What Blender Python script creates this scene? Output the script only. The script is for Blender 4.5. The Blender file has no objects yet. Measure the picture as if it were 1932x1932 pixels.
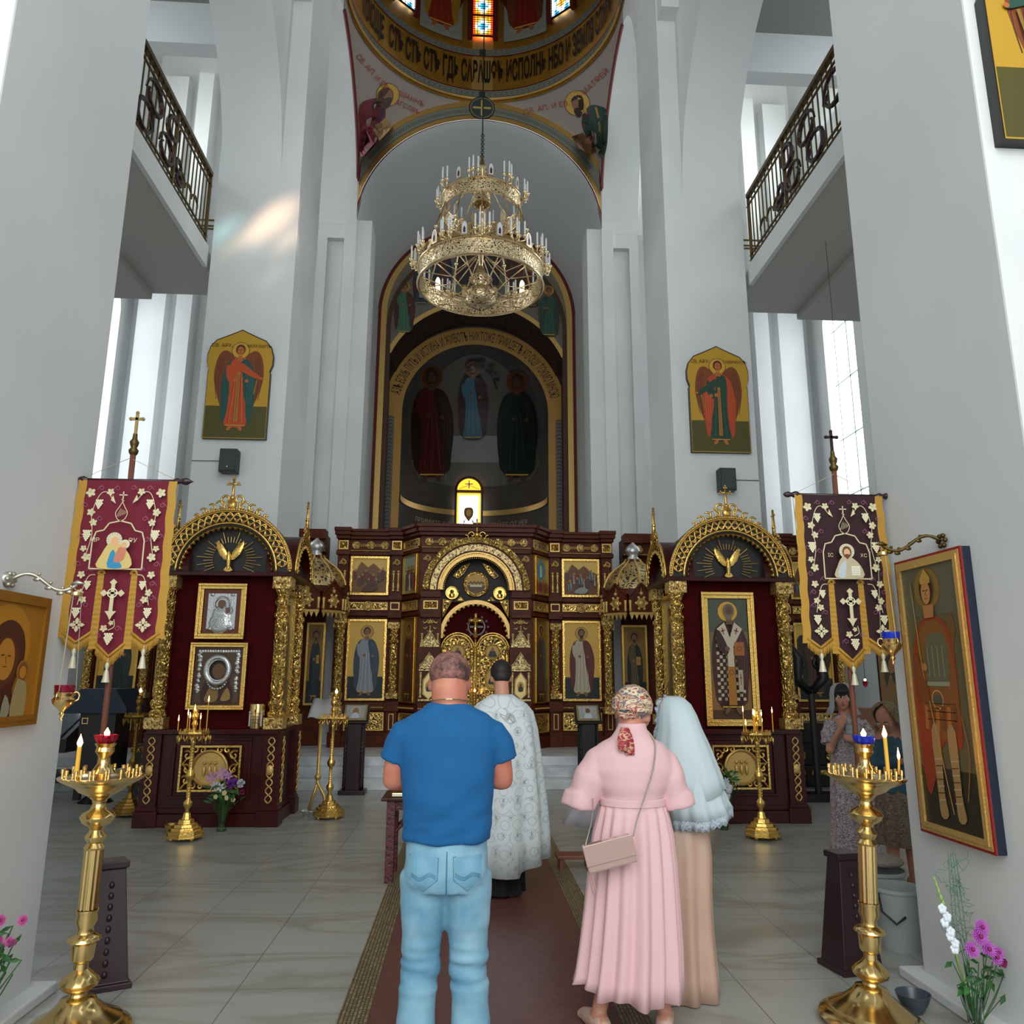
import bpy, bmesh, math, random
from math import sin, cos, pi, sqrt, radians, atan2
from mathutils import Vector, Matrix
from mathutils.bvhtree import BVHTree
random.seed(7)
S = bpy.context.scene
COL = S.collection
V = Vector
# ---------------------------------------------------------------- camera frame (metres; x across, y along the nave, z up)
FPX = 1454.0
CX = CY = 966.0
CAM = V((-.17, 0, 1.65))
AX = V((.9982, .0164, .0569)); AY = V((-.0591, .2094, .976)); AZ = V((.004, -.9777, .21))   # world axes seen from the camera (right, down, forward)
def ray(u, v):
    c = V((u-CX, v-CY, FPX)).normalized()
    return V((AX.dot(c), AY.dot(c), AZ.dot(c)))
def at(u, v, y):                 # photo point -> point on the cross wall at distance y
    d = ray(u, v); return CAM + d*(y/d.y)
def atz(u, v, z=0):
    d = ray(u, v); return CAM + d*((z-1.65)/d.z)
def atx(u, v, x):
    d = ray(u, v); return CAM + d*((x+.17)/d.x)
def lin(c):
    if isinstance(c, str):
        c = c.lstrip('#'); c = [int(c[i:i+2], 16)/255 for i in (0, 2, 4)]
        return tuple((x/12.92 if x <= .04045 else ((x+.055)/1.055)**2.4) for x in c)
    return tuple(c)
# ---------------------------------------------------------------- materials
_m = {}
def mat(name, color='#888888', rough=.5, metal=0, bump=None, color2=None, cs=4, emit=None, trans=0, spec=None, attr=False, carve=None, sheen=0, alpha=1, coat=0, ior=None):
    if name in _m: return _m[name]
    m = bpy.data.materials.new(name); m.use_nodes = True
    n = m.node_tree.nodes; l = m.node_tree.links; b = n['Principled BSDF']
    c = (*lin(color), 1)
    b.inputs['Base Color'].default_value = c
    b.inputs['Roughness'].default_value = rough
    b.inputs['Metallic'].default_value = metal
    if trans: b.inputs['Transmission Weight'].default_value = trans
    if ior: b.inputs['IOR'].default_value = ior
    if spec is not None: b.inputs['Specular IOR Level'].default_value = spec
    if sheen:
        b.inputs['Sheen Weight'].default_value = sheen
        b.inputs['Sheen Tint'].default_value = c
    if coat: b.inputs['Coat Weight'].default_value = coat; b.inputs['Coat Roughness'].default_value = .1
    if alpha < 1: b.inputs['Alpha'].default_value = alpha
    if emit:
        b.inputs['Emission Color'].default_value = (*lin(emit[0]), 1); b.inputs['Emission Strength'].default_value = emit[1]
    tc = n.new('ShaderNodeTexCoord')
    if attr:
        a = n.new('ShaderNodeAttribute'); a.attribute_name = 'col'
        l.new(a.outputs['Color'], b.inputs['Base Color'])
        l.new(a.outputs['Alpha'], b.inputs['Metallic'])
    if color2:
        t = n.new('ShaderNodeTexNoise'); t.inputs['Scale'].default_value = cs; t.inputs['Detail'].default_value = 4
        l.new(tc.outputs['Object'], t.inputs['Vector'])
        r = n.new('ShaderNodeValToRGB'); r.color_ramp.elements[0].position = .35; r.color_ramp.elements[1].position = .65
        r.color_ramp.elements[0].color = c; r.color_ramp.elements[1].color = (*lin(color2), 1)
        l.new(t.outputs['Fac'], r.inputs['Fac']); l.new(r.outputs['Color'], b.inputs['Base Color'])
    if carve:                     # pierced and chased metalwork: (scale, dark colour, threshold, height)
        t = n.new('ShaderNodeTexNoise'); t.inputs['Scale'].default_value = carve[0]*.6; t.inputs['Detail'].default_value = 1
        l.new(tc.outputs['Object'], t.inputs['Vector'])
        ad = n.new('ShaderNodeVectorMath'); ad.operation = 'MULTIPLY_ADD'; ad.inputs[1].default_value = (.9/carve[0]*3,)*3
        l.new(t.outputs['Color'], ad.inputs[0]); l.new(tc.outputs['Object'], ad.inputs[2])
        w = n.new('ShaderNodeTexVoronoi'); w.feature = 'DISTANCE_TO_EDGE'; w.inputs['Scale'].default_value = carve[0]
        l.new(ad.outputs[0], w.inputs['Vector'])
        mr = n.new('ShaderNodeMapRange'); mr.inputs['From Min'].default_value = carve[2]-.06; mr.inputs['From Max'].default_value = carve[2]+.06
        l.new(w.outputs['Distance'], mr.inputs['Value'])
        mx = n.new('ShaderNodeMix'); mx.data_type = 'RGBA'
        mx.inputs[6].default_value = c; mx.inputs[7].default_value = (*lin(carve[1]), 1)
        l.new(mr.outputs[0], mx.inputs[0]); l.new(mx.outputs[2], b.inputs['Base Color'])
        mm = n.new('ShaderNodeMath'); mm.operation = 'MULTIPLY_ADD'; mm.inputs[1].default_value = -metal; mm.inputs[2].default_value = metal
        l.new(mr.outputs[0], mm.inputs[0])
        if metal: l.new(mm.outputs[0], b.inputs['Metallic'])
        bp = n.new('ShaderNodeBump'); bp.inputs['Strength'].default_value = .9; bp.inputs['Distance'].default_value = carve[3]; bp.invert = True
        l.new(w.outputs['Distance'], bp.inputs['Height']); l.new(bp.outputs[0], b.inputs['Normal'])
    if bump:                      # (scale, distance, kind)
        t = n.new('ShaderNodeTexVoronoi' if len(bump) > 2 else 'ShaderNodeTexNoise'); t.inputs['Scale'].default_value = bump[0]
        l.new(tc.outputs['Object'], t.inputs['Vector'])
        bp = n.new('ShaderNodeBump'); bp.inputs['Strength'].default_value = .8; bp.inputs['Distance'].default_value = bump[1]
        l.new(t.outputs[0], bp.inputs['Height']); l.new(bp.outputs[0], b.inputs['Normal'])
    _m[name] = m
    return m
GOLDC = '#d9a13a'
M = dict(
 plaster=mat('white_plaster', '#dcdedd', .75, color2='#d3d6d6', cs=.7),
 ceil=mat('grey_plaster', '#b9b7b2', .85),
 gold=mat('polished_gold', '#e6bd68', .27, .96, bump=(45, .006)),
 goldc=mat('carved_gold', '#e2b65e', .3, .95, carve=(30, '#4a2c0c', .20, .015)),
 goldf=mat('fine_carved_gold', '#e8c06a', .25, .95, carve=(20, '#6a4512', .26, .05)),
 goldo=mat('open_gold', '#e4ba64', .3, .9, carve=(18, '#23100c', .17, .02)),
 goldp=mat('matte_gilding', '#d6b068', .38, .6, bump=(60, .005)),
 brass=mat('brass', '#e4c483', .17, 1.0),
 chand=mat('pierced_pale_gold', '#f5dcae', .28, .92, carve=(26, '#3d2a14', .16, .008)),
 chandp=mat('pale_gold', '#f5dcae', .22, .95),
 wood=mat('dark_mahogany', '#420a0a', .33, spec=.3, color2='#330808', cs=6),
 woodb=mat('brown_mahogany', '#5e2a14', .45, spec=.18, color2='#4c2010', cs=5),
 plate=mat('embossed_gilding', '#dcb870', .36, .65, carve=(24, '#6a4a1c', .24, .02)),
 burg=mat('burgundy_velvet_board', '#4a0508', .8, spec=.12, color2='#3a0406', cs=8),
 dark=mat('near_black_wood', '#14100f', .4),
 plum=mat('dark_plum_wood', '#2c1419', .35),
 silver=mat('silver_relief', '#c9cacb', .25, .9, bump=(70, .006)),
 black=mat('black_plastic', '#262829', .5),
 iron=mat('dark_bronze_iron', '#57451f', .4, .7),
 maroon=mat('maroon_iron', '#2b1115', .4, .3),
 red=mat('oxblood_paint', '#5e1512', .6),
 paint=mat('icon_paint', attr=True, rough=.5),
 enamel=mat('glossy_paint', attr=True, rough=.22),
 marble=mat('white_marble', '#e0e3e6', .3, color2='#bfc3c6', cs=3),
 candle=mat('beeswax', '#e0b040', .5, emit=('#e0a030', .12)),
 bulb=mat('white_candle_tube', '#e9eaea', .3),
 flame=mat('flame', '#ffd090', .5, emit=('#ffb060', 22)),
 glass=mat('clear_glass', '#e8f2f0', .03, trans=1, ior=1.45),
 redglass=mat('red_glass', '#a01438', .08, trans=.6, ior=1.45),
 blueglass=mat('blue_glass', '#1a35c8', .12, trans=.25, ior=1.45),
 bead=mat('pearl_white', '#e7e4da', .4),
)
# ---------------------------------------------------------------- mesh builder
EAST = [False]      # the east end (dome, vault, apse) is scaled up about the camera position here
def full(p): return V((p[0]*1.25, p[1]*1.25, p[2]*1.25-.4125))  # enlarges a point outward from camera height on the nave axis
class MB:
    def __init__(s): s.v = []; s.f = []; s.m = []; s.c = []
    def face(s, idx, m=0, c=None): s.f.append(tuple(idx)); s.m.append(m); s.c.append(c)
    def add(s, vs): b = len(s.v); s.v += [V(p) for p in vs]; return b
    def box(s, x0, x1, y0, y1, z0, z1, m=0, c=None):
        b = s.add([(x0,y0,z0),(x1,y0,z0),(x1,y1,z0),(x0,y1,z0),(x0,y0,z1),(x1,y0,z1),(x1,y1,z1),(x0,y1,z1)])
        for q in ((0,3,2,1),(4,5,6,7),(0,1,5,4),(1,2,6,5),(2,3,7,6),(3,0,4,7)): s.face([b+i for i in q], m, c)
        return s
    def grid(s, rows, m=0, c=None, closed=False, cap=False):
        n = len(rows[0]); b = len(s.v)
        for r in rows: s.v += [V(p) for p in r]
        for i in range(len(rows)-1):
            for j in range(n if closed else n-1):
                k = (j+1) % n
                s.face((b+i*n+j, b+i*n+k, b+(i+1)*n+k, b+(i+1)*n+j), m, c)
        if cap:
            s.face([b+j for j in range(n)][::-1], m, c); s.face([b+(len(rows)-1)*n+j for j in range(n)], m, c)
        return s
    def lathe(s, prof, x=0, y=0, z=0, seg=24, m=0, c=None, a0=0, a1=2*pi, axis='z', cap=False, sq=None):
        full = abs(a1-a0-2*pi) < 1e-6; rows = []
        for r, h in prof:
            row = []
            for k in range(seg + (0 if full else 1)):
                a = a0+(a1-a0)*k/seg
                rr = r*(sq(a) if sq else 1)
                p = (rr*cos(a), rr*sin(a), h)
                if axis == 'y': p = (p[0], -h, p[1])
                if axis == 'x': p = (h, p[0], p[1])
                row.append((x+p[0], y+p[1], z+p[2]))
            rows.append(row)
        return s.grid(rows, m, c, closed=full, cap=cap and full)
    def tube(s, path, r, seg=8, m=0, c=None, closed=False, cap=True, up=None):
        P = [V(p) for p in path]; n = len(P); rows = []; N = None
        for i in range(n):
            a = P[(i-1) % n] if (closed or i) else P[0]; b = P[(i+1) % n] if (closed or i < n-1) else P[-1]
            t = (b-a)
            if t.length < 1e-9: t = V((0,0,1))
            t.normalize()
            if N is None:
                N = t.orthogonal() if up is None else V(up)
            N = (N - t*N.dot(t))
            if N.length < 1e-6: N = t.orthogonal()
            N.normalize(); B = t.cross(N)
            rr = r[i] if isinstance(r, (list, tuple)) else r
            rows.append([P[i]+(N*cos(2*pi*k/seg)+B*sin(2*pi*k/seg))*rr for k in range(seg)])
        if closed: rows.append(rows[0])
        return s.grid(rows, m, c, closed=True, cap=cap and not closed)
    def sph(s, p, r, seg=12, m=0, c=None, sc=(1,1,1)):
        h = max(4, seg//2); rows = []
        for i in range(h+1):
            t = pi*i/h
            rows.append([(p[0]+r*sc[0]*max(sin(t), 1e-4)*cos(2*pi*k/seg), p[1]+r*sc[1]*max(sin(t), 1e-4)*sin(2*pi*k/seg), p[2]-r*sc[2]*cos(t)) for k in range(seg)])
        return s.grid(rows, m, c, closed=True)
    def ext(s, pts, a, b, plane='xz', m=0, c=None, caps=True):
        n = len(pts)
        def q(p, d): return {'xz': (p[0], d, p[1]), 'xy': (p[0], p[1], d), 'yz': (d, p[0], p[1])}[plane]
        o = s.add([q(p, a) for p in pts]); s.add([q(p, b) for p in pts])
        if caps: s.face(range(o, o+n), m, c); s.face(range(o+2*n-1, o+n-1, -1), m, c)
        for i in range(n): s.face((o+i, o+(i+1) % n, o+n+(i+1) % n, o+n+i), m, c)
        return s
    def arch(s, cx, cz, r0, r1, y0, y1, a0=0, a1=pi, seg=32, m=0, c=None):    # ring segment standing in the xz plane
        pts = [(cx+r1*cos(a0+(a1-a0)*k/seg), cz+r1*sin(a0+(a1-a0)*k/seg)) for k in range(seg+1)]
        pin = [(cx+r0*cos(a0+(a1-a0)*k/seg), cz+r0*sin(a0+(a1-a0)*k/seg)) for k in range(seg+1)]
        for k in range(seg):
            s.ext([pts[k], pts[k+1], pin[k+1], pin[k]], y0, y1, 'xz', m, c)
        return s
    def merge(s, o, mtx=None):
        b = len(s.v); s.v += [(mtx @ p if mtx else p.copy()) for p in o.v]
        for f, m, c in zip(o.f, o.m, o.c): s.face([b+i for i in f], m, c)
        return s
    def tf(s, mtx): s.v = [mtx @ p for p in s.v]; return s
    def build(s, name, mats, parent=None, smooth=False, bev=0, sub=0, fixn=True):
        me = bpy.data.meshes.new(name); me.from_pydata([tuple(full(p) if EAST[0] else p) for p in s.v], [], s.f); me.update()
        if not isinstance(mats, (list, tuple)): mats = [mats]
        for q in mats: me.materials.append(q)
        me.polygons.foreach_set('material_index', s.m)
        if any(c is not None for c in s.c):
            at_ = me.color_attributes.new('col', 'FLOAT_COLOR', 'CORNER'); buf = []
            for f, c in zip(s.f, s.c):
                c = c or ('#888888', 0); L_ = lin(c[0]) if isinstance(c, tuple) and isinstance(c[0], str) else lin(c)
                al = c[1] if isinstance(c, tuple) and isinstance(c[0], str) else 0
                buf += [L_[0], L_[1], L_[2], al]*len(f)
            at_.data.foreach_set('color', buf)
        if fixn:
            bm = bmesh.new(); bm.from_mesh(me); bmesh.ops.recalc_face_normals(bm, faces=bm.faces); bm.to_mesh(me); bm.free()
        if smooth:
            if smooth is True: me.polygons.foreach_set('use_smooth', [True]*len(me.polygons))
            else: me.polygons.foreach_set('use_smooth', [True]*len(me.polygons)); me.set_sharp_from_angle(angle=radians(smooth))
        o = bpy.data.objects.new(name, me); COL.objects.link(o)
        if parent: o.parent = parent; o.matrix_parent_inverse = parent.matrix_basis.inverted()
        if bev:
            w = o.modifiers.new('b', 'BEVEL'); w.width = bev; w.segments = 2; w.limit_method = 'ANGLE'
        if sub:
            w = o.modifiers.new('s', 'SUBSURF'); w.levels = sub; w.render_levels = sub
        return o
def tag(o, label=None, cat=None, group=None, kind=None):
    if label: o['label'] = label
    if cat: o['category'] = cat
    if group: o['group'] = group
    if kind: o['kind'] = kind
    return o
def thing(name, loc, label, cat, group=None, rz=0):
    o = bpy.data.objects.new(name, None); o.empty_display_size = .1; o.location = loc; o.rotation_euler = (0, 0, rz); COL.objects.link(o)
    o.matrix_basis = Matrix.Translation(loc) @ Matrix.Rotation(rz, 4, 'Z')
    return tag(o, label, cat, group)
def kids(o): return [c for c in bpy.data.objects if c.parent == o]
def copy_tree(o, parent=None, first=True):
    c = o.copy(); COL.objects.link(c)
    if not first:
        mi = o.matrix_parent_inverse.copy(); c.parent = parent; c.matrix_parent_inverse = mi
    for ch in kids(o): copy_tree(ch, c, False)
    return c
def dup(o, mtx, label, group=None):
    c = copy_tree(o); c.matrix_basis = mtx; c['label'] = label
    if group: c['group'] = group
    return c
def evalmesh(o, name=None):
    dg = bpy.context.evaluated_depsgraph_get(); dg.update()
    me = bpy.data.meshes.new_from_object(o.evaluated_get(dg)); return me
def fuse(mb, name, mats, parent, vox=.01, smooth_it=6, disp=None, keep=1.0):
    """one continuous skin over overlapping closed shapes"""
    o = mb.build(name, mats)
    r = o.modifiers.new('r', 'REMESH'); r.mode = 'VOXEL'; r.voxel_size = vox; r.use_smooth_shade = True
    if smooth_it: s_ = o.modifiers.new('s', 'SMOOTH'); s_.iterations = smooth_it; s_.factor = .6
    me = evalmesh(o); o.modifiers.clear(); old = o.data; o.data = me; bpy.data.meshes.remove(old)
    me.name = name
    if disp:
        for v in me.vertices:
            v.co = disp(v.co, v.normal)
    me.polygons.foreach_set('use_smooth', [True]*len(me.polygons))
    if parent: o.parent = parent; o.matrix_parent_inverse = parent.matrix_basis.inverted()
    return o
def crom(pts, n=6, closed=True):
    P = [V((p[0], p[1], 0)) if len(p) == 2 else V(p) for p in pts]; out = []; N = len(P)
    for i in range(N if closed else N-1):
        p0, p1, p2, p3 = (P[(i-1) % N], P[i], P[(i+1) % N], P[(i+2) % N]) if closed else (P[max(i-1, 0)], P[i], P[i+1], P[min(i+2, N-1)])
        for k in range(n):
            t = k/n
            out.append(.5*((2*p1)+(p2-p0)*t+(2*p0-5*p1+4*p2-p3)*t*t+(3*p1-p0-3*p2+p3)*t**3))
    if not closed: out.append(P[-1])
    return out
def text2d(s, size=1, font=None, bold=0):
    cu = bpy.data.curves.new('t', 'FONT'); cu.body = s; cu.size = size; cu.align_x = 'CENTER'; cu.resolution_u = 3; cu.offset = bold
    o = bpy.data.objects.new('t', cu); COL.objects.link(o)
    me = evalmesh(o); vs = [(v.co.x, v.co.y) for v in me.vertices]; fs = [tuple(p.vertices) for p in me.polygons]
    bpy.data.objects.remove(o); bpy.data.curves.remove(cu); bpy.data.meshes.remove(me)
    return vs, fs
# ---------------------------------------------------------------- flat painting built of thin coloured layers
class Paint:
    def __init__(s): s.mb = MB(); s.k = 0; s.ps = []
    def poly(s, pts, c, smooth=0):
        if smooth: pts = [(p.x, p.y) for p in crom(pts, smooth)]
        s.ps.append((list(pts), c)); return s
    def circ(s, x, y, r, c, ry=None, n=24): return s.poly([(x+r*cos(2*pi*k/n), y+(ry or r)*sin(2*pi*k/n)) for k in range(n)], c)
    def rect(s, x0, y0, x1, y1, c): return s.poly([(x0,y0),(x1,y0),(x1,y1),(x0,y1)], c)
    def ring(s, x, y, r, w, c, n=28):
        for k in range(n):
            a, b = 2*pi*k/n, 2*pi*(k+1)/n
            s.ps.append(([(x+r*cos(a), y+r*sin(a)), (x+(r+w)*cos(a), y+(r+w)*sin(a)), (x+(r+w)*cos(b), y+(r+w)*sin(b)), (x+r*cos(b), y+r*sin(b))], c, 1))
        return s
    def line(s, pts, w, c, smooth=0):
        if smooth: pts = [(p.x, p.y) for p in crom(pts, smooth, False)]
        for a, b in zip(pts, pts[1:]):
            d = V((b[0]-a[0], b[1]-a[1])); 
            if d.length < 1e-9: continue
            n = V((-d.y, d.x)).normalized()*w/2
            s.ps.append(([(a[0]-n.x, a[1]-n.y), (b[0]-n.x, b[1]-n.y), (b[0]+n.x, b[1]+n.y), (a[0]+n.x, a[1]+n.y)], c, 1))
        return s
    def text(s, t, x, y, size, c, rot=0, bold=0):
        vs, fs = text2d(t, size, bold=bold); ca, sa = cos(rot), sin(rot)
        s.ps.append(([(x+a*ca-b*sa, y+a*sa+b*ca) for a, b in vs], c, fs)); return s
    def build(s, name, mapf, parent=None, m=None, eps=.0005, fine=0):
        mb = MB(); k = 0; prev = False
        for p in s.ps:
            same = len(p) > 2 and p[2] == 1
            if not same: k += 1
            elif not prev: k += 1
            prev = same
            if fine and not (len(p) > 2):
                bm = bmesh.new(); bm.faces.new([bm.verts.new((x, y, 0)) for x, y in p[0]]); bmesh.ops.triangulate(bm, faces=bm.faces)
                for _ in range(5):
                    E = [e for e in bm.edges if e.calc_length() > fine]
                    if not E: break
                    bmesh.ops.subdivide_edges(bm, edges=E, cuts=1); bmesh.ops.triangulate(bm, faces=bm.faces)
                bm.verts.index_update(); b = mb.add([mapf(v.co.x, v.co.y, k*eps) for v in bm.verts])
                for f in bm.faces: mb.face([b+v.index for v in f.verts], 0, p[1])
                bm.free(); continue
            b = mb.add([mapf(x, y, k*eps) for x, y in p[0]])
            if len(p) > 2 and p[2] != 1:
                for f in p[2]: mb.face([b+i for i in f], 0, p[1])
            else: mb.face(range(b, b+len(p[0])), 0, p[1])
        return mb.build(name, m or M['paint'], parent, fixn=False)
def onwall(x0, z0, y):                      # painting facing the camera side (-y)
    return lambda u, w, d: (x0+u, y-d, z0+w)
SKIN = '#8a5a34'
def saint(P, x, z, h, robe='#7c8b95', cloak='#2f4f66', hair='#2a1a12', halo='#d9b04a', w=1.0, face=SKIN, beard=False, wings=None, bg=None, book=None, feet=True, cloakside=1, epi=False, checks=False, halfonly=False, trim='#c8a040'):
    """standing haloed figure in 2D; h is overall height, feet at z"""
    H = h; X = lambda a: x+a*H*w
    Z = lambda b: z+b*H
    q = lambda L: [(X(a), Z(b)) for a, b in L]
    if wings:
        for sg in (-1, 1):
            P.poly(q([(sg*.05,.80),(sg*.16,.90),(sg*.24,.82),(sg*.27,.60),(sg*.22,.38),(sg*.15,.22),(sg*.14,.45),(sg*.10,.62)]), wings, 4)
            for t in (.0, .03, .06): P.line(q([(sg*(.17+t*.6),.82),(sg*(.19+t),.55),(sg*(.17+t*.9),.34)]), .006*H, '#4a2412', 3)
    P.circ(X(0), Z(.90), .098*H, '#7a3410'); P.circ(X(0), Z(.90), .091*H, halo)
    P.poly(q([(-.14,.72),(-.06,.80),(.06,.80),(.14,.72),(.19,.50),(.17,.22),(.13,.06),(-.12,.06),(-.17,.24),(-.18,.52)]), cloak, 4)
    P.poly(q([(-.07,.79),(.07,.79),(.10,.66),(.09,.45),(.10,.20),(.11,.04),(-.11,.04),(-.10,.2),(-.09,.45),(-.11,.66)]), robe, 4)
    if checks:
        for i in range(-4, 5):
            for j in range(18):
                if (i+j) % 2 == 0 and abs(i) > 0: P.rect(X(i*.03-.014), Z(.10+j*.034), X(i*.03+.014), Z(.127+j*.034), '#c9b89a')
    for t in (-.06, -.02, .03, .065): P.line(q([(t*.7,.62),(t,.35),(t*1.4,.07)]), .005*H, tuple(v*.45 for v in lin(robe)), 3)
    for t in (-.045, .0, .05): P.line(q([(t*.7,.60),(t*1.1,.35),(t*1.5,.09)]), .004*H, tuple(min(1, v*1.7+.03) for v in lin(robe)), 3)
    cs = cloakside
    P.poly(q([(cs*.02,.78),(cs*.12,.75),(cs*.19,.52),(cs*.15,.20),(cs*.08,.34),(cs*.05,.55)]), cloak, 4)
    for t in (0, .03, .06): P.line(q([(cs*(.07+t*.6),.72),(cs*(.11+t*.8),.5),(cs*(.10+t*.8),.28)]), .005*H, tuple(min(1, v*1.6+.02) for v in lin(cloak)), 3)
    if epi:
        P.poly(q([(-.035,.55),(.035,.55),(.04,.06),(-.04,.06)]), '#a8701e'); P.ring(X(0), Z(.35), .018*H, .006*H, '#6c3c10')
        P.poly(q([(-.13,.74),(-.05,.80),(0,.66),(.05,.80),(.13,.74),(.03,.58),(.03,.40),(-.03,.40),(-.03,.58)]), '#c9bda6')
        for sx in (-.075, .075): P.line(q([(sx,.75),(sx*.8,.69)]), .012*H, '#9a5a30'); P.line(q([(sx*1.2,.715),(sx*.6,.73)]), .012*H, '#9a5a30')
    # arms and hands
    P.poly(q([(-.14,.70),(-.10,.72),(-.02,.56),(-.04,.51),(-.12,.56)]), robe, 3)
    P.circ(X(-.03), Z(.56), .022*H, face)
    if book:
        P.rect(X(cs*.09-.05), Z(.50), X(cs*.09+.05), Z(.62), book); P.ring(X(cs*.09), Z(.56), .016*H, .006*H, '#6a3a12')
    else: P.circ(X(cs*.09), Z(.55), .02*H, face)
    P.poly(q([(-.022,.84),(.022,.84),(.035,.78),(-.035,.78)]), face)
    P.circ(X(0), Z(.91), .052*H, hair, .060*H)
    P.circ(X(.002), Z(.898), .036*H, face, .047*H)
    if beard: P.poly(q([(-.034,.885),(-.02,.868),(0,.872),(.02,.868),(.034,.885),(.026,.845),(0,.815),(-.026,.845)]), beard, 3)
    for sx in (-.014, .014): P.line(q([(sx-.009,.908),(sx+.009,.908)]), .005*H, '#2a160c')
    P.line(q([(.001,.905),(.003,.885)]), .004*H, '#5a3016'); P.line(q([(-.008,.874),(.010,.874)]), .004*H, '#5a2418')
    P.line(q([(-.105,.045),(.105,.045)]), .012*H, trim)
    if feet:
        for sx in (-.045, .045): P.poly(q([(sx-.018,.04),(sx+.018,.04),(sx+.022*(1 if sx > 0 else -1)+.014,-.01),(sx+.022*(1 if sx > 0 else -1)-.02,-.012)]), face, 3)
    return P
def frame(mb, x0, x1, z0, z1, w, y0, y1, m=0):
    mb.box(x0, x1, y0, y1, z0, z0+w, m); mb.box(x0, x1, y0, y1, z1-w, z1, m)
    mb.box(x0, x0+w, y0, y1, z0+w, z1-w, m); mb.box(x1-w, x1, y0, y1, z0+w, z1-w, m)
    return mb
def spiral(cx, cz, r, turns, a0, y, flip=1, n=22, shrink=.2):
    return [(cx+flip*r*(1-(1-shrink)*k/n)*cos(a0+turns*2*pi*k/n), y, cz+r*(1-(1-shrink)*k/n)*sin(a0+turns*2*pi*k/n)) for k in range(n+1)]
def braid(path, amp, waves, r, mb, n=None, nrm=V((0,-1,0))):
    """two interlacing cords along a path given as f(t) -> (point, side vector)"""
    n = n or int(waves*12)
    for ph in (0, pi):
        pts = []
        for k in range(n+1):
            t = k/n; p, sd = path(t); a = t*waves*pi+ph
            pts.append(p+sd*amp*sin(a)+nrm*(r*.7*cos(a)))
        mb.tube(pts, r, 5)
    return mb
# ================================================================ floor
def floor_mat():
    m = bpy.data.materials.new('polished_floor_tiles'); m.use_nodes = True; n = m.node_tree.nodes; l = m.node_tree.links; b = n['Principled BSDF']
    tc = n.new('ShaderNodeTexCoord'); sp = n.new('ShaderNodeSeparateXYZ'); l.new(tc.outputs['Object'], sp.inputs[0])
    def mth(op, a, b_=None, c=None):
        q = n.new('ShaderNodeMath'); q.operation = op
        for i, x in enumerate((a, b_, c)):
            if x is None: continue
            if isinstance(x, (int, float)): q.inputs[i].default_value = x
            else: l.new(x, q.inputs[i])
        return q.outputs[0]
    def joint(o, off, pitch, w):
        f = mth('FRACT', mth('DIVIDE', mth('SUBTRACT', o, off), pitch))
        d = mth('MINIMUM', f, mth('SUBTRACT', 1, f)); return mth('LESS_THAN', d, w/pitch)
    ax = mth('ABSOLUTE', sp.outputs[0])
    j = mth('MAXIMUM', joint(ax, .77, .6, .0022), joint(sp.outputs[1], 4.68, 1.2, .0018))
    mp = n.new('ShaderNodeMapping'); mp.inputs['Rotation'].default_value = (0, 0, .75); mp.inputs['Scale'].default_value = (.55, 1.9, 1)
    l.new(tc.outputs['Object'], mp.inputs[0])
    nz = n.new('ShaderNodeTexNoise'); nz.inputs['Scale'].default_value = .8; nz.inputs['Detail'].default_value = 5; nz.inputs['Distortion'].default_value = 1.2
    l.new(mp.outputs[0], nz.inputs[0])
    vein = n.new('ShaderNodeValToRGB'); e = vein.color_ramp.elements
    e[0].position = .38; e[0].color = (*lin('#a4a7a2'), 1); e[1].position = .66; e[1].color = (*lin('#a9aca6'), 1)
    for p, c in ((.47, '#a0a29c'), (.52, '#908f86'), (.57, '#a2a49e')):
        k = e.new(p); k.color = (*lin(c), 1)
    l.new(nz.outputs[0], vein.inputs[0])
    mx = n.new('ShaderNodeMix'); mx.data_type = 'RGBA'; mx.inputs[7].default_value = (*lin('#55524c'), 1)
    l.new(j, mx.inputs[0]); l.new(vein.outputs[0], mx.inputs[6]); l.new(mx.outputs[2], b.inputs['Base Color'])
    b.inputs['Roughness'].default_value = .3
    return m
def structure(mb, name, m, **k):
    o = mb.build(name, m, **k); o['kind'] = 'structure'; return o
structure(MB().box(-11, 11, -6, 20, -.2, 0), 'floor', floor_mat())
def runner_mat():
    m = mat('red_granite_tiles', '#6d4440', .38, color2='#613b37', cs=14)
    return m
structure(MB().box(-.62, .62, -6, 12.2, 0, .006), 'trim_1', runner_mat())
def mosaic_mat():
    m = bpy.data.materials.new('mosaic_border'); m.use_nodes = True; n = m.node_tree.nodes; l = m.node_tree.links; b = n['Principled BSDF']
    tc = n.new('ShaderNodeTexCoord'); mp = n.new('ShaderNodeMapping'); mp.inputs['Rotation'].default_value = (0, 0, pi/2)
    br = n.new('ShaderNodeTexBrick'); br.inputs['Scale'].default_value = 1; br.inputs['Brick Width'].default_value = .05; br.inputs['Row Height'].default_value = .02
    br.inputs['Mortar Size'].default_value = .003; br.offset = .37; br.squash = .55; br.squash_frequency = 3
    br.inputs['Color1'].default_value = (*lin('#8f8566'), 1); br.inputs['Color2'].default_value = (*lin('#6f6648'), 1); br.inputs['Mortar'].default_value = (*lin('#4b3428'), 1)
    l.new(tc.outputs['Object'], mp.inputs[0]); l.new(mp.outputs[0], br.inputs[0]); l.new(br.outputs[0], b.inputs['Base Color']); b.inputs['Roughness'].default_value = .35
    return m
mm_ = mosaic_mat()
for i, s in enumerate((-1, 1)):
    a, b_ = sorted((s*.62, s*.77)); structure(MB().box(a, b_, -6, 12.1, 0, .007), 'trim_%d' % (i+2), mm_)
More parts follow.
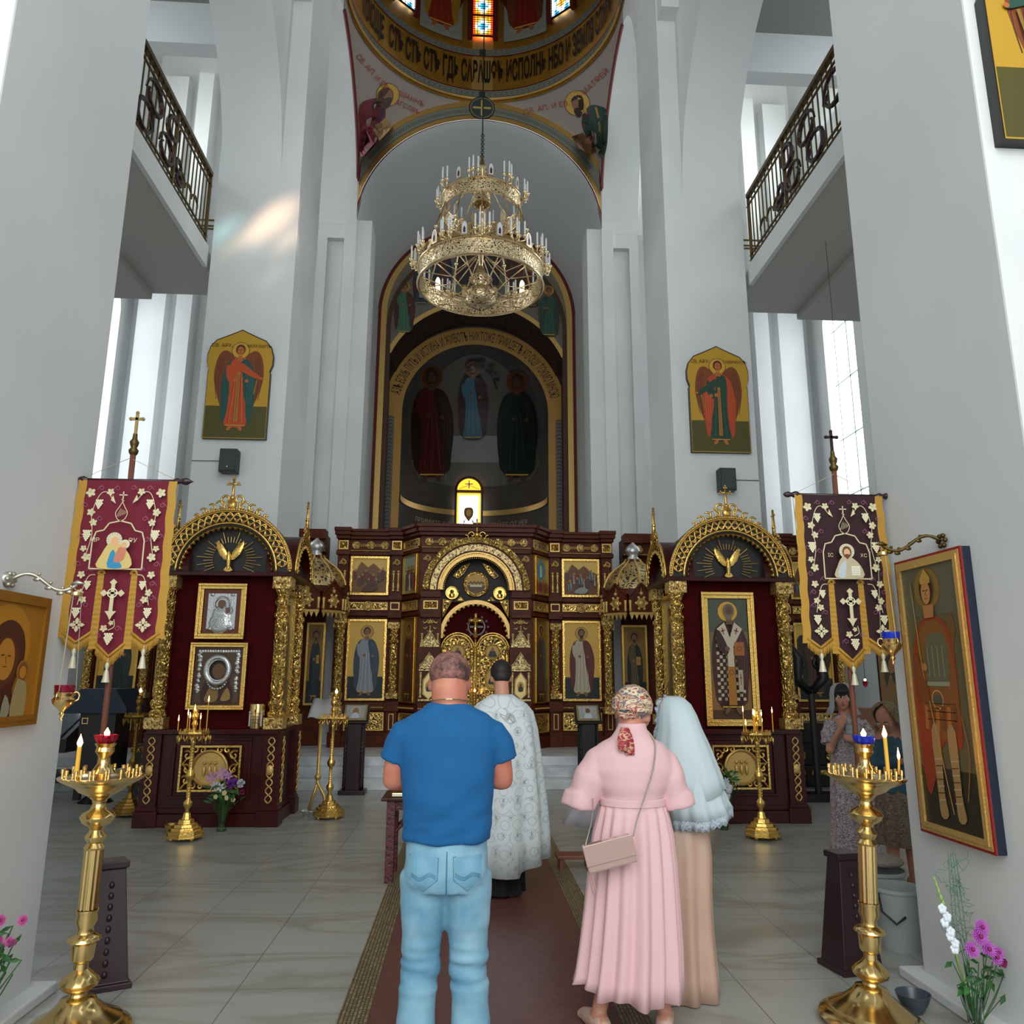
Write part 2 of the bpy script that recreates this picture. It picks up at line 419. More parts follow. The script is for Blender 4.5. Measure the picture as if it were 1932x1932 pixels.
# ================================================================ piers, arcades, galleries
P_ = M['plaster']; nt = [10]
def tr(mb, m=None, **k):
    nt[0] += 1; return structure(mb, 'trim_%d' % nt[0], m or P_, **k)
for s in (-1, 1):
    def bx(mb, x0, x1, *r, **k):
        a, b_ = sorted((s*x0, s*x1)); mb.box(a, b_, *r, **k); return mb
    tr(bx(MB(), 2.42, 3.98, 3.3, 4.62, 0, 18), bev=.012)                      # near pier
    tr(bx(MB(), 2.32, 4.1, 3.2, 4.70, 0, .055), bev=.01)                      # its low plinth
    tr(bx(MB(), 2.75, 3.96, 10.4, 11.8, 0, 18), bev=.01)                      # far pier
    # longitudinal arch between the piers
    pts = [(7.88+2.52*cos(pi*k/40), 8.9+2.52*sin(pi*k/40)) for k in range(41)]+[(4.6, 8.9), (4.6, 18), (10.42, 18)]
    a, b_ = sorted((s*3.05, s*3.93)); tr(MB().ext(pts, a, b_, 'yz'), smooth=30)
    # gallery: slab, step in the soffit, end beam, upper ceiling
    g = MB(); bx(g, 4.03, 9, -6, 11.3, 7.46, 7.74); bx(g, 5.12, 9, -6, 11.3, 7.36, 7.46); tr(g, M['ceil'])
    tr(bx(MB(), 4.0, 4.06, 4.6, 10.4, 7.44, 7.76))
    g = MB(); bx(g, 3.9, 9, -6, 12.2, 12.75, 13.1); tr(g, mat('shaded_ceiling_plaster', '#8f8e89', .9))  # same plaster as elsewhere, its shade put into a darker grey
    g = MB(); bx(g, 3.9, 9, 11.2, 11.5, 11.95, 12.75); tr(g)
    # end wall of the aisle with stepped pilasters, outer wall with the tall window
    g = MB(); bx(g, 3.5, 9.5, 17, 17.3, 0, 18)
    for x0, x1, d in ((8.2, 8.9, .5), (7.15, 7.75, .35), (6.5, 6.85, .5), (5.3, 6.1, .3), (4.2, 5.0, .3)): bx(g, x0, x1, 17-d, 17, 0, 16)
    structure(g, 'wall_back', P_)
    g = MB(); wx = 8.0
    y0, y1 = ((15.0, 16.4) if s < 0 else (14.85, 16.2)); zc = 9.6; a, b_ = sorted((s*wx, s*(wx+.5)))
    ar = [(y0+(y1-y0)/2*(1-cos(pi*k/20)), zc+(y1-y0)/2*sin(pi*k/20)) for k in range(21)]
    g.ext([(-6, 0), (17, 0), (17, 4.4), (-6, 4.4)], a, b_, 'yz')
    g.ext([(-6, 4.4), (y0, 4.4), (y0, zc)]+ar[1:11]+[(ar[10][0], 18), (-6, 18)], a, b_, 'yz')
    g.ext([(17, 4.4), (17, 18), (ar[10][0], 18)]+ar[10:20]+[(y1, zc), (y1, 4.4)], a, b_, 'yz')
    structure(g, 'wall_left' if s < 0 else 'wall_right', P_)
    w = MB(); w.face(range(w.add([(s*(wx+.3), y, z) for y, z in [(y0, 4.4)]+ar+[(y1, 4.4)]]), len(w.v)))
    structure(w, 'window_%d' % (1 if s < 0 else 2), mat('daylit_pane', '#ffffff', .5, emit=('#f4faff', 4.0)))
    w = MB(); w.box(min(s*(wx+.2), s*(wx+.25)), max(s*(wx+.2), s*(wx+.25)), (y0+y1)/2-.02, (y0+y1)/2+.02, 4.4, zc+.6)
    for z in (5.6, 6.9, 8.2, 9.5): w.box(min(s*(wx+.2), s*(wx+.25)), max(s*(wx+.2), s*(wx+.25)), y0, y1, z-.015, z+.015)
    structure(w, 'window_%d_bars' % (1 if s < 0 else 2), mat('pale_bar', '#c9d6dc', .5))
    # no clerestory glass is built here; area lamps light the upper gallery
EAST[0] = True
for s in (-1, 1):
    def bx(mb, x0, x1, *r, **k):
        a, b_ = sorted((s*x0, s*x1)); mb.box(a, b_, *r, **k); return mb
    # blocks beside the apse arch with a sunk panel
    g = MB(); x0, x1 = 1.93, 2.86; zt = 9.62
    for (xa, xb, za, zb) in ((x0, 2.30, 0.33, zt), (2.70, x1, 0.33, zt), (2.30, 2.70, 9.26, zt), (2.30, 2.70, 0.33, 1.2)): bx(g, xa, xb, 12.5, 12.62, za, zb)
    bx(g, x0, x1, 12.62, 13.1, 0.33, zt); tr(g)
    g = MB(); bx(g, 2.19, 2.4, 12.45, 15.95, 0.33, 9.62); tr(g)
    # side arch under the dome
    a, b_ = sorted((s*2.212, s*2.88))
    arc = [(10.3+2.2*cos(radians(t_)), 9.67+2.2*sin(radians(t_))) for t_ in range(0, 91, 5)]+[(10.3-.86*sin(radians(t_)), 10.0+1.87*cos(radians(t_))) for t_ in range(10, 91, 10)]
    g = MB().ext([(12.72, 9.63), (12.51, 9.63)]+arc+[(8.1, 10.0), (8.1, 15.5), (12.72, 15.5)], a, b_, 'yz'); tr(g, smooth=30)
EAST[0] = False
structure(MB().box(-4.2, -2.8, 15.62, 15.8, 11.5, 18).box(2.8, 4.2, 15.62, 15.8, 11.5, 18), 'trim_9', P_)
# nave ceiling west of the dome and outside roof
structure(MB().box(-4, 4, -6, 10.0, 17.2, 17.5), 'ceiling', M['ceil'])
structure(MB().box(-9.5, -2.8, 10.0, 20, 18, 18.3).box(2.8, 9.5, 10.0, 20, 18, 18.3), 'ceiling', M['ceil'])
# ================================================================ east arch, barrel vault
EAST[0] = True
R0, ZS = 2.2, 9.53
g = MB(); g.grid([[(R0*cos(pi*k/48), y, ZS+R0*sin(pi*k/48)) for k in range(49)] for y in (12.44, 14.2, 15.92)]); tr(g, mat('vault_plaster', '#dfe4e6', .8), smooth=True)
def bandgrid(r0, r1, y, dz=0):
    g = MB(); n = 60; rows = [[], []]
    for k in range(n+1):
        x = -2.199+4.398*k/n
        rows[0].append((x, y, ZS+sqrt(max(r0*r0-x*x, 0)))); rows[1].append((x, y, ZS+sqrt(r1*r1-x*x)))
    return g.grid(rows)
ea = thing('painted_arch', (0, 15.6, 11.5), 'gilded arch with a grey scroll border and central cross medallion over the white vault', 'arch'); ea['kind'] = 'structure'
bandgrid(2.2, 2.24, 12.47).build('red_edge', M['red'], ea)
bandgrid(2.24, 2.62, 12.465).build('gold_band', M['goldp'], ea)
bandgrid(2.33, 2.50, 12.45).build('scroll_border', mat('grey_green_band', '#8a8f84', .6), ea)
tr(bandgrid(2.6, 6.2, 12.49), M['goldp'])
def arcmap(R, y, yo=0):
    return lambda u, w, d: ((R+w)*sin(u/R), y-d, ZS+(R+w)*cos(u/R))
p = Paint()
for k in range(-46, 47):
    u = k*.052
    if abs(u) < .14: continue
    p.ring(u, 0, .020, .007, '#454b44', 10); p.line([(u, -.03), (u+.026, -.055)], .006, '#454b44'); p.line([(u, .03), (u+.026, .055)], .006, '#454b44')
    p.line([(u-.02, .045), (u+.02, -.045)], .005, '#5a5f56')
for w in (-.078, .078): p.line([(k*.05, w) for k in range(-48, 49)], .008, '#4d5a55')
p.build('scroll_drawing', arcmap(2.415, 12.448), ea)
p = Paint().circ(0, 0, .235, '#7d7a62').circ(0, 0, .20, '#3d4a47')
p.ring(0, 0, .225, .018, '#2a2a22')
for a in range(4): p.poly([(.02*cos(a*pi/2+1.2), .02*sin(a*pi/2+1.2)), (.15*cos(a*pi/2+.16), .15*sin(a*pi/2+.16)), (.18*cos(a*pi/2), .18*sin(a*pi/2)), (.15*cos(a*pi/2-.16), .15*sin(a*pi/2-.16)), (.02*cos(a*pi/2-1.2), .02*sin(a*pi/2-1.2))], '#c9b070')
p.build('medallion', onwall(0, 12.0, 12.44), ea)
# ================================================================ dome: drum bands, pendentives
DC = V((0, 10.3, 0)); DR = 2.2
def cyl(u, w, z0, r=DR):                   # u metres along the wall from the east point
    a = u/r; return V((r*sin(a), 10.3+r*cos(a), z0+w))
def drum(z0, z1, m, name, r=DR, par=None):
    g = MB(); g.grid([[(r*cos(2*pi*k/96), 10.3+r*sin(2*pi*k/96), z) for k in range(97)] for z in (z0, z1)]); return g.build(name, m, par, smooth=True)
dm = thing('dome_drum', (0, 12.87, 15), 'gilded drum ring of the dome with black Slavonic lettering and key pattern borders', 'dome'); dm['kind'] = 'structure'
gb = mat('lettered_gilding', '#b98a34', .4, .6, color2='#a67a2c', cs=5)
drum(12.16, 13.55, gb, 'gold_wall', 2.2, dm)
drum(12.24, 12.40, mat('grey_green_band', '#8a8f84', .6), 'key_band', 2.19, dm); drum(13.18, 13.31, M.get('x') or mat('grey_green_band'), 'key_band', 2.19, dm)
drum(12.40, 12.425, M['red'], 'red_line', 2.188, dm); drum(13.155, 13.18, M['red'], 'red_line', 2.188, dm)
p = Paint()
for zc, h in ((12.32, .095), (13.245, .08)):
    for k in range(-33, 34):
        u = k*.105
        if abs(k) < 1: p.rect(u-.06, zc-.07, u+.06, zc+.07, '#24413e'); p.line([(u-.03, zc), (u+.03, zc)], .014, '#b9c0a8'); p.line([(u, zc-.03), (u, zc+.03)], .014, '#b9c0a8'); continue
        p.line([(u-.052, zc-h/2), (u-.052, zc+h/2), (u+.03, zc+h/2), (u+.03, zc-h*.12), (u-.015, zc-h*.12), (u-.015, zc+h*.16)], .011, '#3f4a46')
        p.line([(u-.052, zc-h/2), (u+.052, zc-h/2)], .011, '#3f4a46')
p.build('key_pattern', lambda u, w, d: cyl(u, w, 0, 2.185-d), dm)
p = Paint()
tx = 'ПОЮЩЕ   СТЪ СТЪ СТЪ ГДЬ САВАѠѲЪ ИСПОЛНЬ НБО И ЗЕМЛЯ СЛАВЫ'
vs, fs = text2d(tx, .62, bold=.022); wd = [v[0] for v in vs]; k = 5.6/(max(wd)-min(wd)); x0 = (max(wd)+min(wd))/2
p.ps.append(([((a-x0)*k+.15, 12.6+b*.98) for a, b in vs], '#1d1408', fs))
p.build('lettering', lambda u, w, d: cyl(u, w, 0, 2.18-d), dm)
# drum wall with windows and standing figures
dw = MB()
wins = [(0, .22), (-.82, .20), (.82, .20), (-1.64, .2), (1.64, .2), (2.46, .2), (-2.46, .2), (3.28, .2)]
drum(13.55, 16.6, mat('drum_gold', '#a27a30', .45, .5), 'upper_wall', 2.2, dm)
g = MB(); g.lathe([(2.2*cos(pi/2*k/10)+.0001, 16.6+2.2*sin(pi/2*k/10)) for k in range(11)], 0, 10.3, 0, 48); g.build('dome_cap', gb, dm, smooth=True)
def stained(u0, w, z0, z1, name, colors, blue):
    mb = MB(); a0 = u0/2.2
    def q(u, z, r): return (r*sin((u0+u)/2.2), 10.3+r*cos((u0+u)/2.2), z)
    nx, nz = 8, int((z1-z0)/(2*w/8)); em = []
    for i in range(nx):
        for j in range(nz):
            ua, ub = -w+2*w*i/nx, -w+2*w*(i+1)/nx; za, zb = z0+(z1-z0)*j/nz, z0+(z1-z0)*(j+1)/nz
            dd = abs(i-3.5)+abs(((j+.5) % 9)-4.5)
            if i in (0, nx-1): c = 0 if not blue else 3
            elif dd < 1.6: c = 4
            elif dd < 3.2: c = 3
            elif dd < 4.4: c = 2
            else: c = 1
            if j % 9 == 0: c = 0
            if blue: c = {0: 5, 1: 4, 2: 3, 3: 3, 4: 1, 5: 5}[c]
            b = mb.add([q(ua, za, 2.14), q(ub, za, 2.14), q(ub, zb, 2.14), q(ua, zb, 2.14)]); mb.face((b, b+1, b+2, b+3), c)
    cols = ['#d8401a', '#f0a020', '#fff0a0', '#eef6ff', '#2aa0d0', '#1b3ea8']
    ms = [mat('stained_%d' % k, c, .3, emit=(c, 5.0 if k == 3 else 2.2)) for k, c in enumerate(cols)]
    o = structure(mb, name, ms)
    bars = MB()
    for i in range(0, nx+1, 2): bars.tube([q(-w+2*w*i/nx, z0, 2.13), q(-w+2*w*i/nx, z1, 2.13)], .008, 4)
    for j in range(nz+1): bars.tube([q(-w, z0+(z1-z0)*j/nz, 2.13), q(w, z0+(z1-z0)*j/nz, 2.13)], .006 if j % 9 else .02, 4)
    structure(bars, name+'_leading', M['dark'])
    fr = MB()
    for sx in (-1, 1): fr.ext([(sx*w, z0-.05), (sx*(w+.09), z0-.05), (sx*(w+.09), z1), (sx*w, z1)], 0, 1, 'xz'); 
    fr.v = [V(q(v.x, v.z, 2.19-.09*v.y)) for v in fr.v]; structure(fr, name+'_reveal', M['red'])
stained(-.005, .20, 13.56, 15.6, 'window_3', 0, False)
stained(-1.62, .22, 13.62, 15.6, 'window_4', 0, True)
stained(1.62, .22, 13.62, 15.6, 'window_5', 0, True)
p = Paint()
for u0, rb, ck in ((-.82, '#8a2a14', '#a07a2a'), (.82, '#7a1e14', '#6a3a20')):
    p.rect(u0-.42, 13.45, u0+.42, 15.9, '#8d9088'); 
    for a in range(9): p.line([(u0-.4+.1*a, 13.5+.03*(a % 3)), (u0-.35+.1*a, 13.62), (u0-.3+.1*a, 13.52)], .008, '#6f736b', 3)
    saint(p, u0, 13.62, 2.1, robe=rb, cloak=ck, wings='#4a2016', face='#9a5a30')
p.build('painted_figures', lambda u, w, d: cyl(u, w, 0, 2.17-d*.8), dm, fine=.12)
# pendentives
def pend(s):
    n = 40; rows = []; C0 = V((0, 10.3, 9.4)); low = []
    for k in range(n+1):
        t = k/n
        if t <= .5:
            x = 2.2*(t*2)**1.0; low.append(V((x, 12.5, ZS+sqrt(2.6**2-x*x))))
        else:
            y = 12.5-2.2*((t-.5)*2); low.append(V((2.2, y, min(ZS+sqrt(2.6**2-4.84)+3*(t-.5), 99) if t < .52 else 9.67+sqrt(max(2.2**2-(y-10.3)**2, 0)))))
    for j in range(13):
        f = j/12; row = []
        for k in range(n+1):
            th = pi/2*k/n; top = V((2.2*sin(th), 10.3+2.2*cos(th), 12.24))
            a = low[k]-C0; b = top-C0
            d = a.normalized().lerp(b.normalized(), f).normalized(); q = C0+d*(a.length*(1-f)+b.length*f)
            row.append((s*q.x, min(q.y, 12.5), q.z))
        rows.append(row)
    return MB().grid(rows)
pens = {}
for s in (-1, 1):
    mb = pend(s); o = mb.build('pendentive', mat('pale_mauve_plaster', '#9c918b', .75), smooth=True); o['kind'] = 'structure'
    pens[s] = BVHTree.FromPolygons([tuple(full(v)) for v in mb.v], mb.f)
    pts = [mb.v[i] for i in range(12*41, 13*41)]
    e = MB().tube([V((p_.x*.985, 10.3+(p_.y-10.3)*.985, p_.z-.02)) for p_ in pts], .022, 6); e.build('gold_rim', M['goldp'], o)
    e = MB().tube([mb.v[i]*1 for i in range(20, 41)], .03, 6); e.build('red_rim', M['red'], o)
def onsurf(bvh, off=.012):
    def f(u, w, d):
        r = ray(u, -w); h = bvh.ray_cast(CAM, r)
        return h[0]-r*(off+d*2) if h[0] is not None else CAM+r*15.6
    return f
def px(P, L, c, sm=3): P.poly([(a, -b) for a, b in L], c, sm); return P
p = Paint()
p.circ(732, -179, 22, '#c9a24a'); p.ring(732, -179, 21, 1.2, '#6a3a14')
px(p, [(678,200),(705,186),(722,190),(728,215),(720,245),(712,262),(700,278),(680,296),(679,250)], '#6e2330')
px(p, [(680,240),(700,235),(712,252),(706,275),(690,290),(680,292)], '#8a3444')
for a in range(7): p.line([(681+2*a, -(236+2*a)), (704, -(241+7*a))], 1.2, '#a85a66')
px(p, [(705,190),(724,195),(722,220),(712,232),(704,215)], '#3a2233')
px(p, [(716,172),(730,165),(741,172),(742,186),(735,198),(722,202),(714,190)], '#5a4034')
px(p, [(724,170),(737,168),(741,182),(736,193),(728,196)], '#8a6248')
px(p, [(727,186),(739,184),(737,198),(726,206),(718,200)], '#4a3a32')
px(p, [(704,244),(728,221),(742,238),(716,266)], '#a8895a', 0); p.line([(712, -254), (735, -234)], 1, '#6a5030')
px(p, [(708,235),(720,232),(722,240),(710,244)], '#8a6248'); p.line([(706, -238), (716, -250)], 1.5, '#3a2a20')
p.text('СВ. АП. И ЕВ.', 700, -140, 14, '#a0452e', rot=-.85); p.text('IѠАННЪ', 775, -190, 13, '#a0452e', rot=-.45); p.text('БГСЛВЪ', 768, -206, 12, '#a0452e', rot=-.45)
EAST[0] = False; p.build('evangelist_painting', onsurf(pens[-1]), None, eps=.001, fine=14)['kind'] = 'structure'; EAST[0] = True
p = Paint()
p.circ(1089, -195, 24, '#c9a24a'); p.ring(1089, -195, 23, 1.2, '#6a3a14')
px(p, [(1098,222),(1112,200),(1130,200),(1146,212),(1146,268),(1138,300),(1128,290),(1110,270),(1104,250)], '#22443a')
px(p, [(1098,222),(1112,205),(1116,232),(1122,262),(1112,264),(1100,245)], '#5c2230')
p.line([(1124, -202), (1130, -225), (1132, -252)], 4, '#a8813a')
for a in range(4): p.line([(1136+2*a, -(215+9*a)), (1124+3*a, -(262+7*a))], 1, '#3a6050')
px(p, [(1078,188),(1086,180),(1097,181),(1101,192),(1100,210),(1094,218),(1087,212),(1080,200)], '#2d1e18')
px(p, [(1079,192),(1090,188),(1096,196),(1094,208),(1086,210),(1080,202)], '#94674a')
px(p, [(1083,206),(1095,203),(1098,216),(1092,222),(1086,217)], '#2d1e18')
px(p, [(1078,258),(1100,250),(1124,282),(1116,292),(1092,280)], '#6e4a22', 0)
px(p, [(1104,262),(1118,260),(1120,270),(1106,270)], '#94674a')
p.text('СВ. АП. И ЕВ.', 1032, -207, 14, '#a0452e', rot=.2); p.text('МАТѲЕЙ', 1126, -158, 15, '#a0452e', rot=.75)
EAST[0] = False; p.build('evangelist_painting', onsurf(pens[1]), None, eps=.001, fine=14)['kind'] = 'structure'; EAST[0] = True
# ================================================================ apse
YA = 15.9
ap = thing('apse_arch', (0, 19.9, 0), 'gilded and painted apse arch framing the dark altar recess behind the icon screen', 'arch'); ap['kind'] = 'structure'
def ringwall(r0, r1, z0, y, name, m, x0z=0, par=ap, n=48, legs=True):
    g = MB(); g.grid([[(r*cos(pi*k/n), y, z0+r*sin(pi*k/n)) for k in range(n+1)] for r in (r0, r1)])
    if legs:
        for s in (-1, 1):
            b = g.add([(s*r0, y, x0z), (s*r1, y, x0z), (s*r1, y, z0), (s*r0, y, z0)]); g.face((b, b+1, b+2, b+3))
    return g.build(name, m, par, fixn=False)
Z1 = 9.53
# outer bands
ringwall(2.12, 2.2, Z1, 15.88, 'red_band', M['red']); ringwall(2.0, 2.12, Z1, 15.87, 'gold_band', M['goldp'])
ringwall(1.9, 2.0, Z1-.3, 15.89, 'brown_band', mat('brown_paint', '#4a2a16', .6), legs=True)
# lunette wall with lower segmental arch opening
zc2, r2 = 7.75, 2.06
pts = [(2.05*cos(pi*k/40), Z1+2.05*sin(pi*k/40)) for k in range(41)]
low = [(-r2*cos(a), zc2+r2*sin(a)) for a in [radians(24)+(pi-2*radians(24))*k/30 for k in range(31)]]
g = MB(); g.face(range(g.add([(x, 15.91, z) for x, z in pts+low]), len(g.v))); g.build('painted_lunette', mat('lunette_ground', '#6f6a60', .7), ap, fixn=False)
g = MB(); n = len(low); g.grid([[(x*f, 15.90, zc2+(z-zc2)*f) for x, z in low] for f in (1.0, 1.05)]); g.build('gold_edge', M['goldp'], ap, fixn=False)
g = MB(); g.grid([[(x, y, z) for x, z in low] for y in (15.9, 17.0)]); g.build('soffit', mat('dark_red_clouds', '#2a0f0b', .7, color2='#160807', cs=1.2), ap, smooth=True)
p = Paint()
for k in range(5):
    a = radians(38+26*k)
    for j in range(5): p.ring((a-pi/2)*-2.06, .55, .05+.07*j, .02, ['#5a2c1c', '#2a120c'][j % 2], 24)
p.build('cloud_rings', lambda u, w, d: (2.05*sin(u/2.06), 15.9+w, zc2+(2.05-d)*cos(u/2.06)), ap)
p = Paint()
def lun(P, x, z, h, c1, c2, f=1, **k): saint(P, x, z, h, robe=c1, cloak=c2, cloakside=f, feet=False, **k)
lun(p, -1.62, 9.05, 1.25, '#3c6a52', '#45201e', 1, halo='#a88234'); lun(p, -1.25, 9.75, 1.1, '#2c3c52', '#3a1c1a', -1, halo='#a88234'); lun(p, -.8, 10.1, 1.15, '#5a2a22', '#22303a', -1, halo='#a88234')
lun(p, -.28, 10.2, 1.2, '#2a2a2a', '#46281c', 1, halo='#a88234'); lun(p, .28, 10.2, 1.2, '#222c3a', '#3a1c1a', 1, halo='#a88234'); lun(p, .8, 10.1, 1.15, '#45281e', '#5a2a22', 1, halo='#a88234')
lun(p, 1.2, 9.75, 1.1, '#5a2a22', '#2b3f33', 1, halo='#a88234'); lun(p, 1.6, 9.05, 1.25, '#26503e', '#2a3a2e', -1, halo='#a88234')
p.rect(-1.3, 9.9, -.95, 10.0, '#8f8f86')
p.build('painted_saints', onwall(0, 0, 15.9), ap)
# inner wall: gold lettered arch
r3, zc3 = 1.69, 7.65
YB = 17.0
ringwall(r3, 2.12, zc3, YB, 'lettered_arch', mat('apse_gold', '#b58a44', .5, .35), 0)
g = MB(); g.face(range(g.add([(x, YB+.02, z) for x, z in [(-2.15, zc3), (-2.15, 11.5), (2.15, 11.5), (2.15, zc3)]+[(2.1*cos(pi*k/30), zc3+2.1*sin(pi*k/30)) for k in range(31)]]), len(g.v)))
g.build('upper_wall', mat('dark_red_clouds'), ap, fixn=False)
for s in (-1, 1):
    a, b_ = sorted((s*1.86, s*2.02)); MB().box(a, b_, YB-.03, YB, 0, 7.5).build('scroll_strip', mat('grey_strip', '#77736c', .7), ap)
    q = MB()
    for k in range(34): q.tube([((a+b_)/2+.05*cos(t), YB-.035, 4.5+.09*k+.04*sin(t)) for t in [pi*j/8 for j in range(9)]], .007, 4)
    q.build('scroll_ornament', M['dark'], ap)
    a, b_ = sorted((s*2.0, s*2.19)); MB().box(a, b_, 15.95, 17, 0, 9.4).build('pilaster', mat('brown_paint'), ap)
p = Paint(); tx = 'АЗЪ ЕСМЬ ПУТЬ И ИСТИНА И ЖИВОТЪ НИКТОЖЕ ПРИИДЕТЪ КО ОЦУ ТОКМО МНОЮ'
vs, fs = text2d(tx, .3); wd = [v[0] for v in vs]; k = 5.0/(max(wd)-min(wd)); x0 = (max(wd)+min(wd))/2
p.ps.append(([((a-x0)*k, .10+b*1.05) for a, b in vs], '#1d130a', fs))
Rm = 1.85
p.build('lettering', lambda u, w, d: ((1.69+w)*sin(u/Rm), YB-.01-d, zc3+(1.69+w)*cos(u/Rm)), ap)
# conch
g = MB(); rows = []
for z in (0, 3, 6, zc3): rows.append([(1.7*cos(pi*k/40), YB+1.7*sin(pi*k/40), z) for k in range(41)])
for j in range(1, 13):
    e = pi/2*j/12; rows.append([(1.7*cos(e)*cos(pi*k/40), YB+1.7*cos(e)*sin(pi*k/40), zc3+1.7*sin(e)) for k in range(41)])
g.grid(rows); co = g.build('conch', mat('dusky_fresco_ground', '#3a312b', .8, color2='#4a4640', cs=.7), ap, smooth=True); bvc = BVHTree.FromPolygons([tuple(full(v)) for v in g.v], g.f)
p = Paint()
px(p, [(800,790),(830,705),(896,668),(965,705),(1000,790),(1002,905),(790,905)], '#5a554e')
px(p, [(836,822),(960,822),(955,905),(840,905)], '#8a8a86', 0); px(p, [(838,872),(958,872),(954,916),(842,916)], '#62605a', 0)
def fpx(P, x, y, h, **k):
    q = Paint(); saint(q, x, -y, h, **k); P.ps += q.ps
fpx(p, 815, 905, 215, robe='#48100c', cloak='#2a0c0a', halo='#4a2a10', face='#4a3222')
fpx(p, 975, 905, 205, robe='#10201a', cloak='#0e1814', halo='#4a2a10', face='#4a3222')
fpx(p, 892, 832, 150, robe='#3a6478', cloak='#34161a', halo='#6a441c', face='#7a5a3c', feet=False)
for a, b_, c in ((905, 690, 18), (925, 700, 14), (885, 698, 9), (938, 716, 9)): p.circ(a, -b_, c*.6, '#1c211a', c*.4)
p.line([(915, -695), (930, -712), (938, -735)], 3, '#1c1a14')
EAST[0] = False; p.build('altar_fresco', onsurf(bvc, .02), None, eps=.002, fine=12)['kind'] = 'structure'; EAST[0] = True
g = MB(); g.grid([[(1.66*cos(pi*k/40), YB+1.66*sin(pi*k/40), z) for k in range(41)] for z in (5.55, 5.68)]); g.build('gold_fillet', M['goldp'], ap, smooth=True)
p = Paint()
for u, t in ((-.95, 'ПРІИМИТЕ ЯДИТЕ'), (.95, 'ПІЙТЕ ОТ НЕЯ')): p.text(t, u, 5.25, .15, '#a9946a'); p.text('СІЕ ЕСТЬ ТѢЛО', u, 5.03, .15, '#8a7648')
p.build('lower_lettering', lambda u, w, d: (1.64*sin(u/1.64), YB+(1.64-d)*cos(u/1.64), w), ap)
# apse stained window
xw, yw = -.12, 18.55
g = MB(); ms = [mat('stained_%d' % k, c, .3, emit=(c, 4)) for k, c in enumerate(['#d8401a', '#f0a020', '#fff0a0', '#eef6ff'])]
def wr(x0, x1, z0, z1, m): b = g.add([(x0, yw, z0), (x1, yw, z0), (x1, yw, z1), (x0, yw, z1)]); g.face((b, b+1, b+2, b+3), m)
wr(xw-.29, xw-.24, 5.1, 6.1, 1); wr(xw+.24, xw+.29, 5.1, 6.1, 1); wr(xw-.24, xw+.24, 5.1, 6.04, 3); wr(xw-.24, xw+.24, 6.04, 6.1, 1)
b = g.add([(xw+.29*cos(pi*k/12), yw, 6.18+.29*sin(pi*k/12)) for k in range(13)]); g.face(range(b, b+13), 1)
structure(g, 'window_6', ms)
p = Paint().ring(0, 5.6, .17, .008, '#3a2a20').poly([(-.09, 5.72), (.09, 5.72), (.11, 5.55), (.03, 5.42), (0, 5.38), (-.03, 5.42), (-.11, 5.55)], '#8a5a10', 4).circ(0, 5.6, .06, '#e8b040', .09)
for s in (-1, 1): p.line([(s*.06, 5.45), (s*.12, 5.33), (s*.10, 5.45)], .02, '#5a6a3a')
p.line([(-.22, 5.25), (0, 5.17), (.22, 5.25)], .008, '#555555', 4)
p.line([(0, 6.22), (0, 6.42)], .03, '#dfe8f0'); p.line([(-.1, 6.33), (.1, 6.33)], .03, '#dfe8f0'); p.line([(-.25, 6.2), (0, 6.3)], .012, '#c05a10'); p.line([(.25, 6.2), (0, 6.3)], .012, '#c05a10')
o = p.build('window_6_drawing', onwall(xw, 0, yw-.01)); o['kind'] = 'structure'
g = MB(); g.tube([(xw-.32, yw-.02, 5.0), (xw-.32, yw-.02, 6.18)]+[(xw-.32*cos(pi*k/16), yw-.02, 6.18+.32*sin(pi*k/16)) for k in range(1, 16)]+[(xw+.32, yw-.02, 6.18), (xw+.32, yw-.02, 5.0)], .03, 6)
g.tube([(xw-.3, yw-.02, 6.14), (xw+.3, yw-.02, 6.14)], .035, 6); structure(g, 'window_6_frame', M['dark'])
EAST[0] = False
# ================================================================ solea and steps
st = MB(); 
for k in range(3):
    z = .42-.14*k; d = 12.8-.32*k
    st.box(-8, 8, d, 20, z-.14, z)
structure(st, 'trim_5', M['marble'], bev=.008)
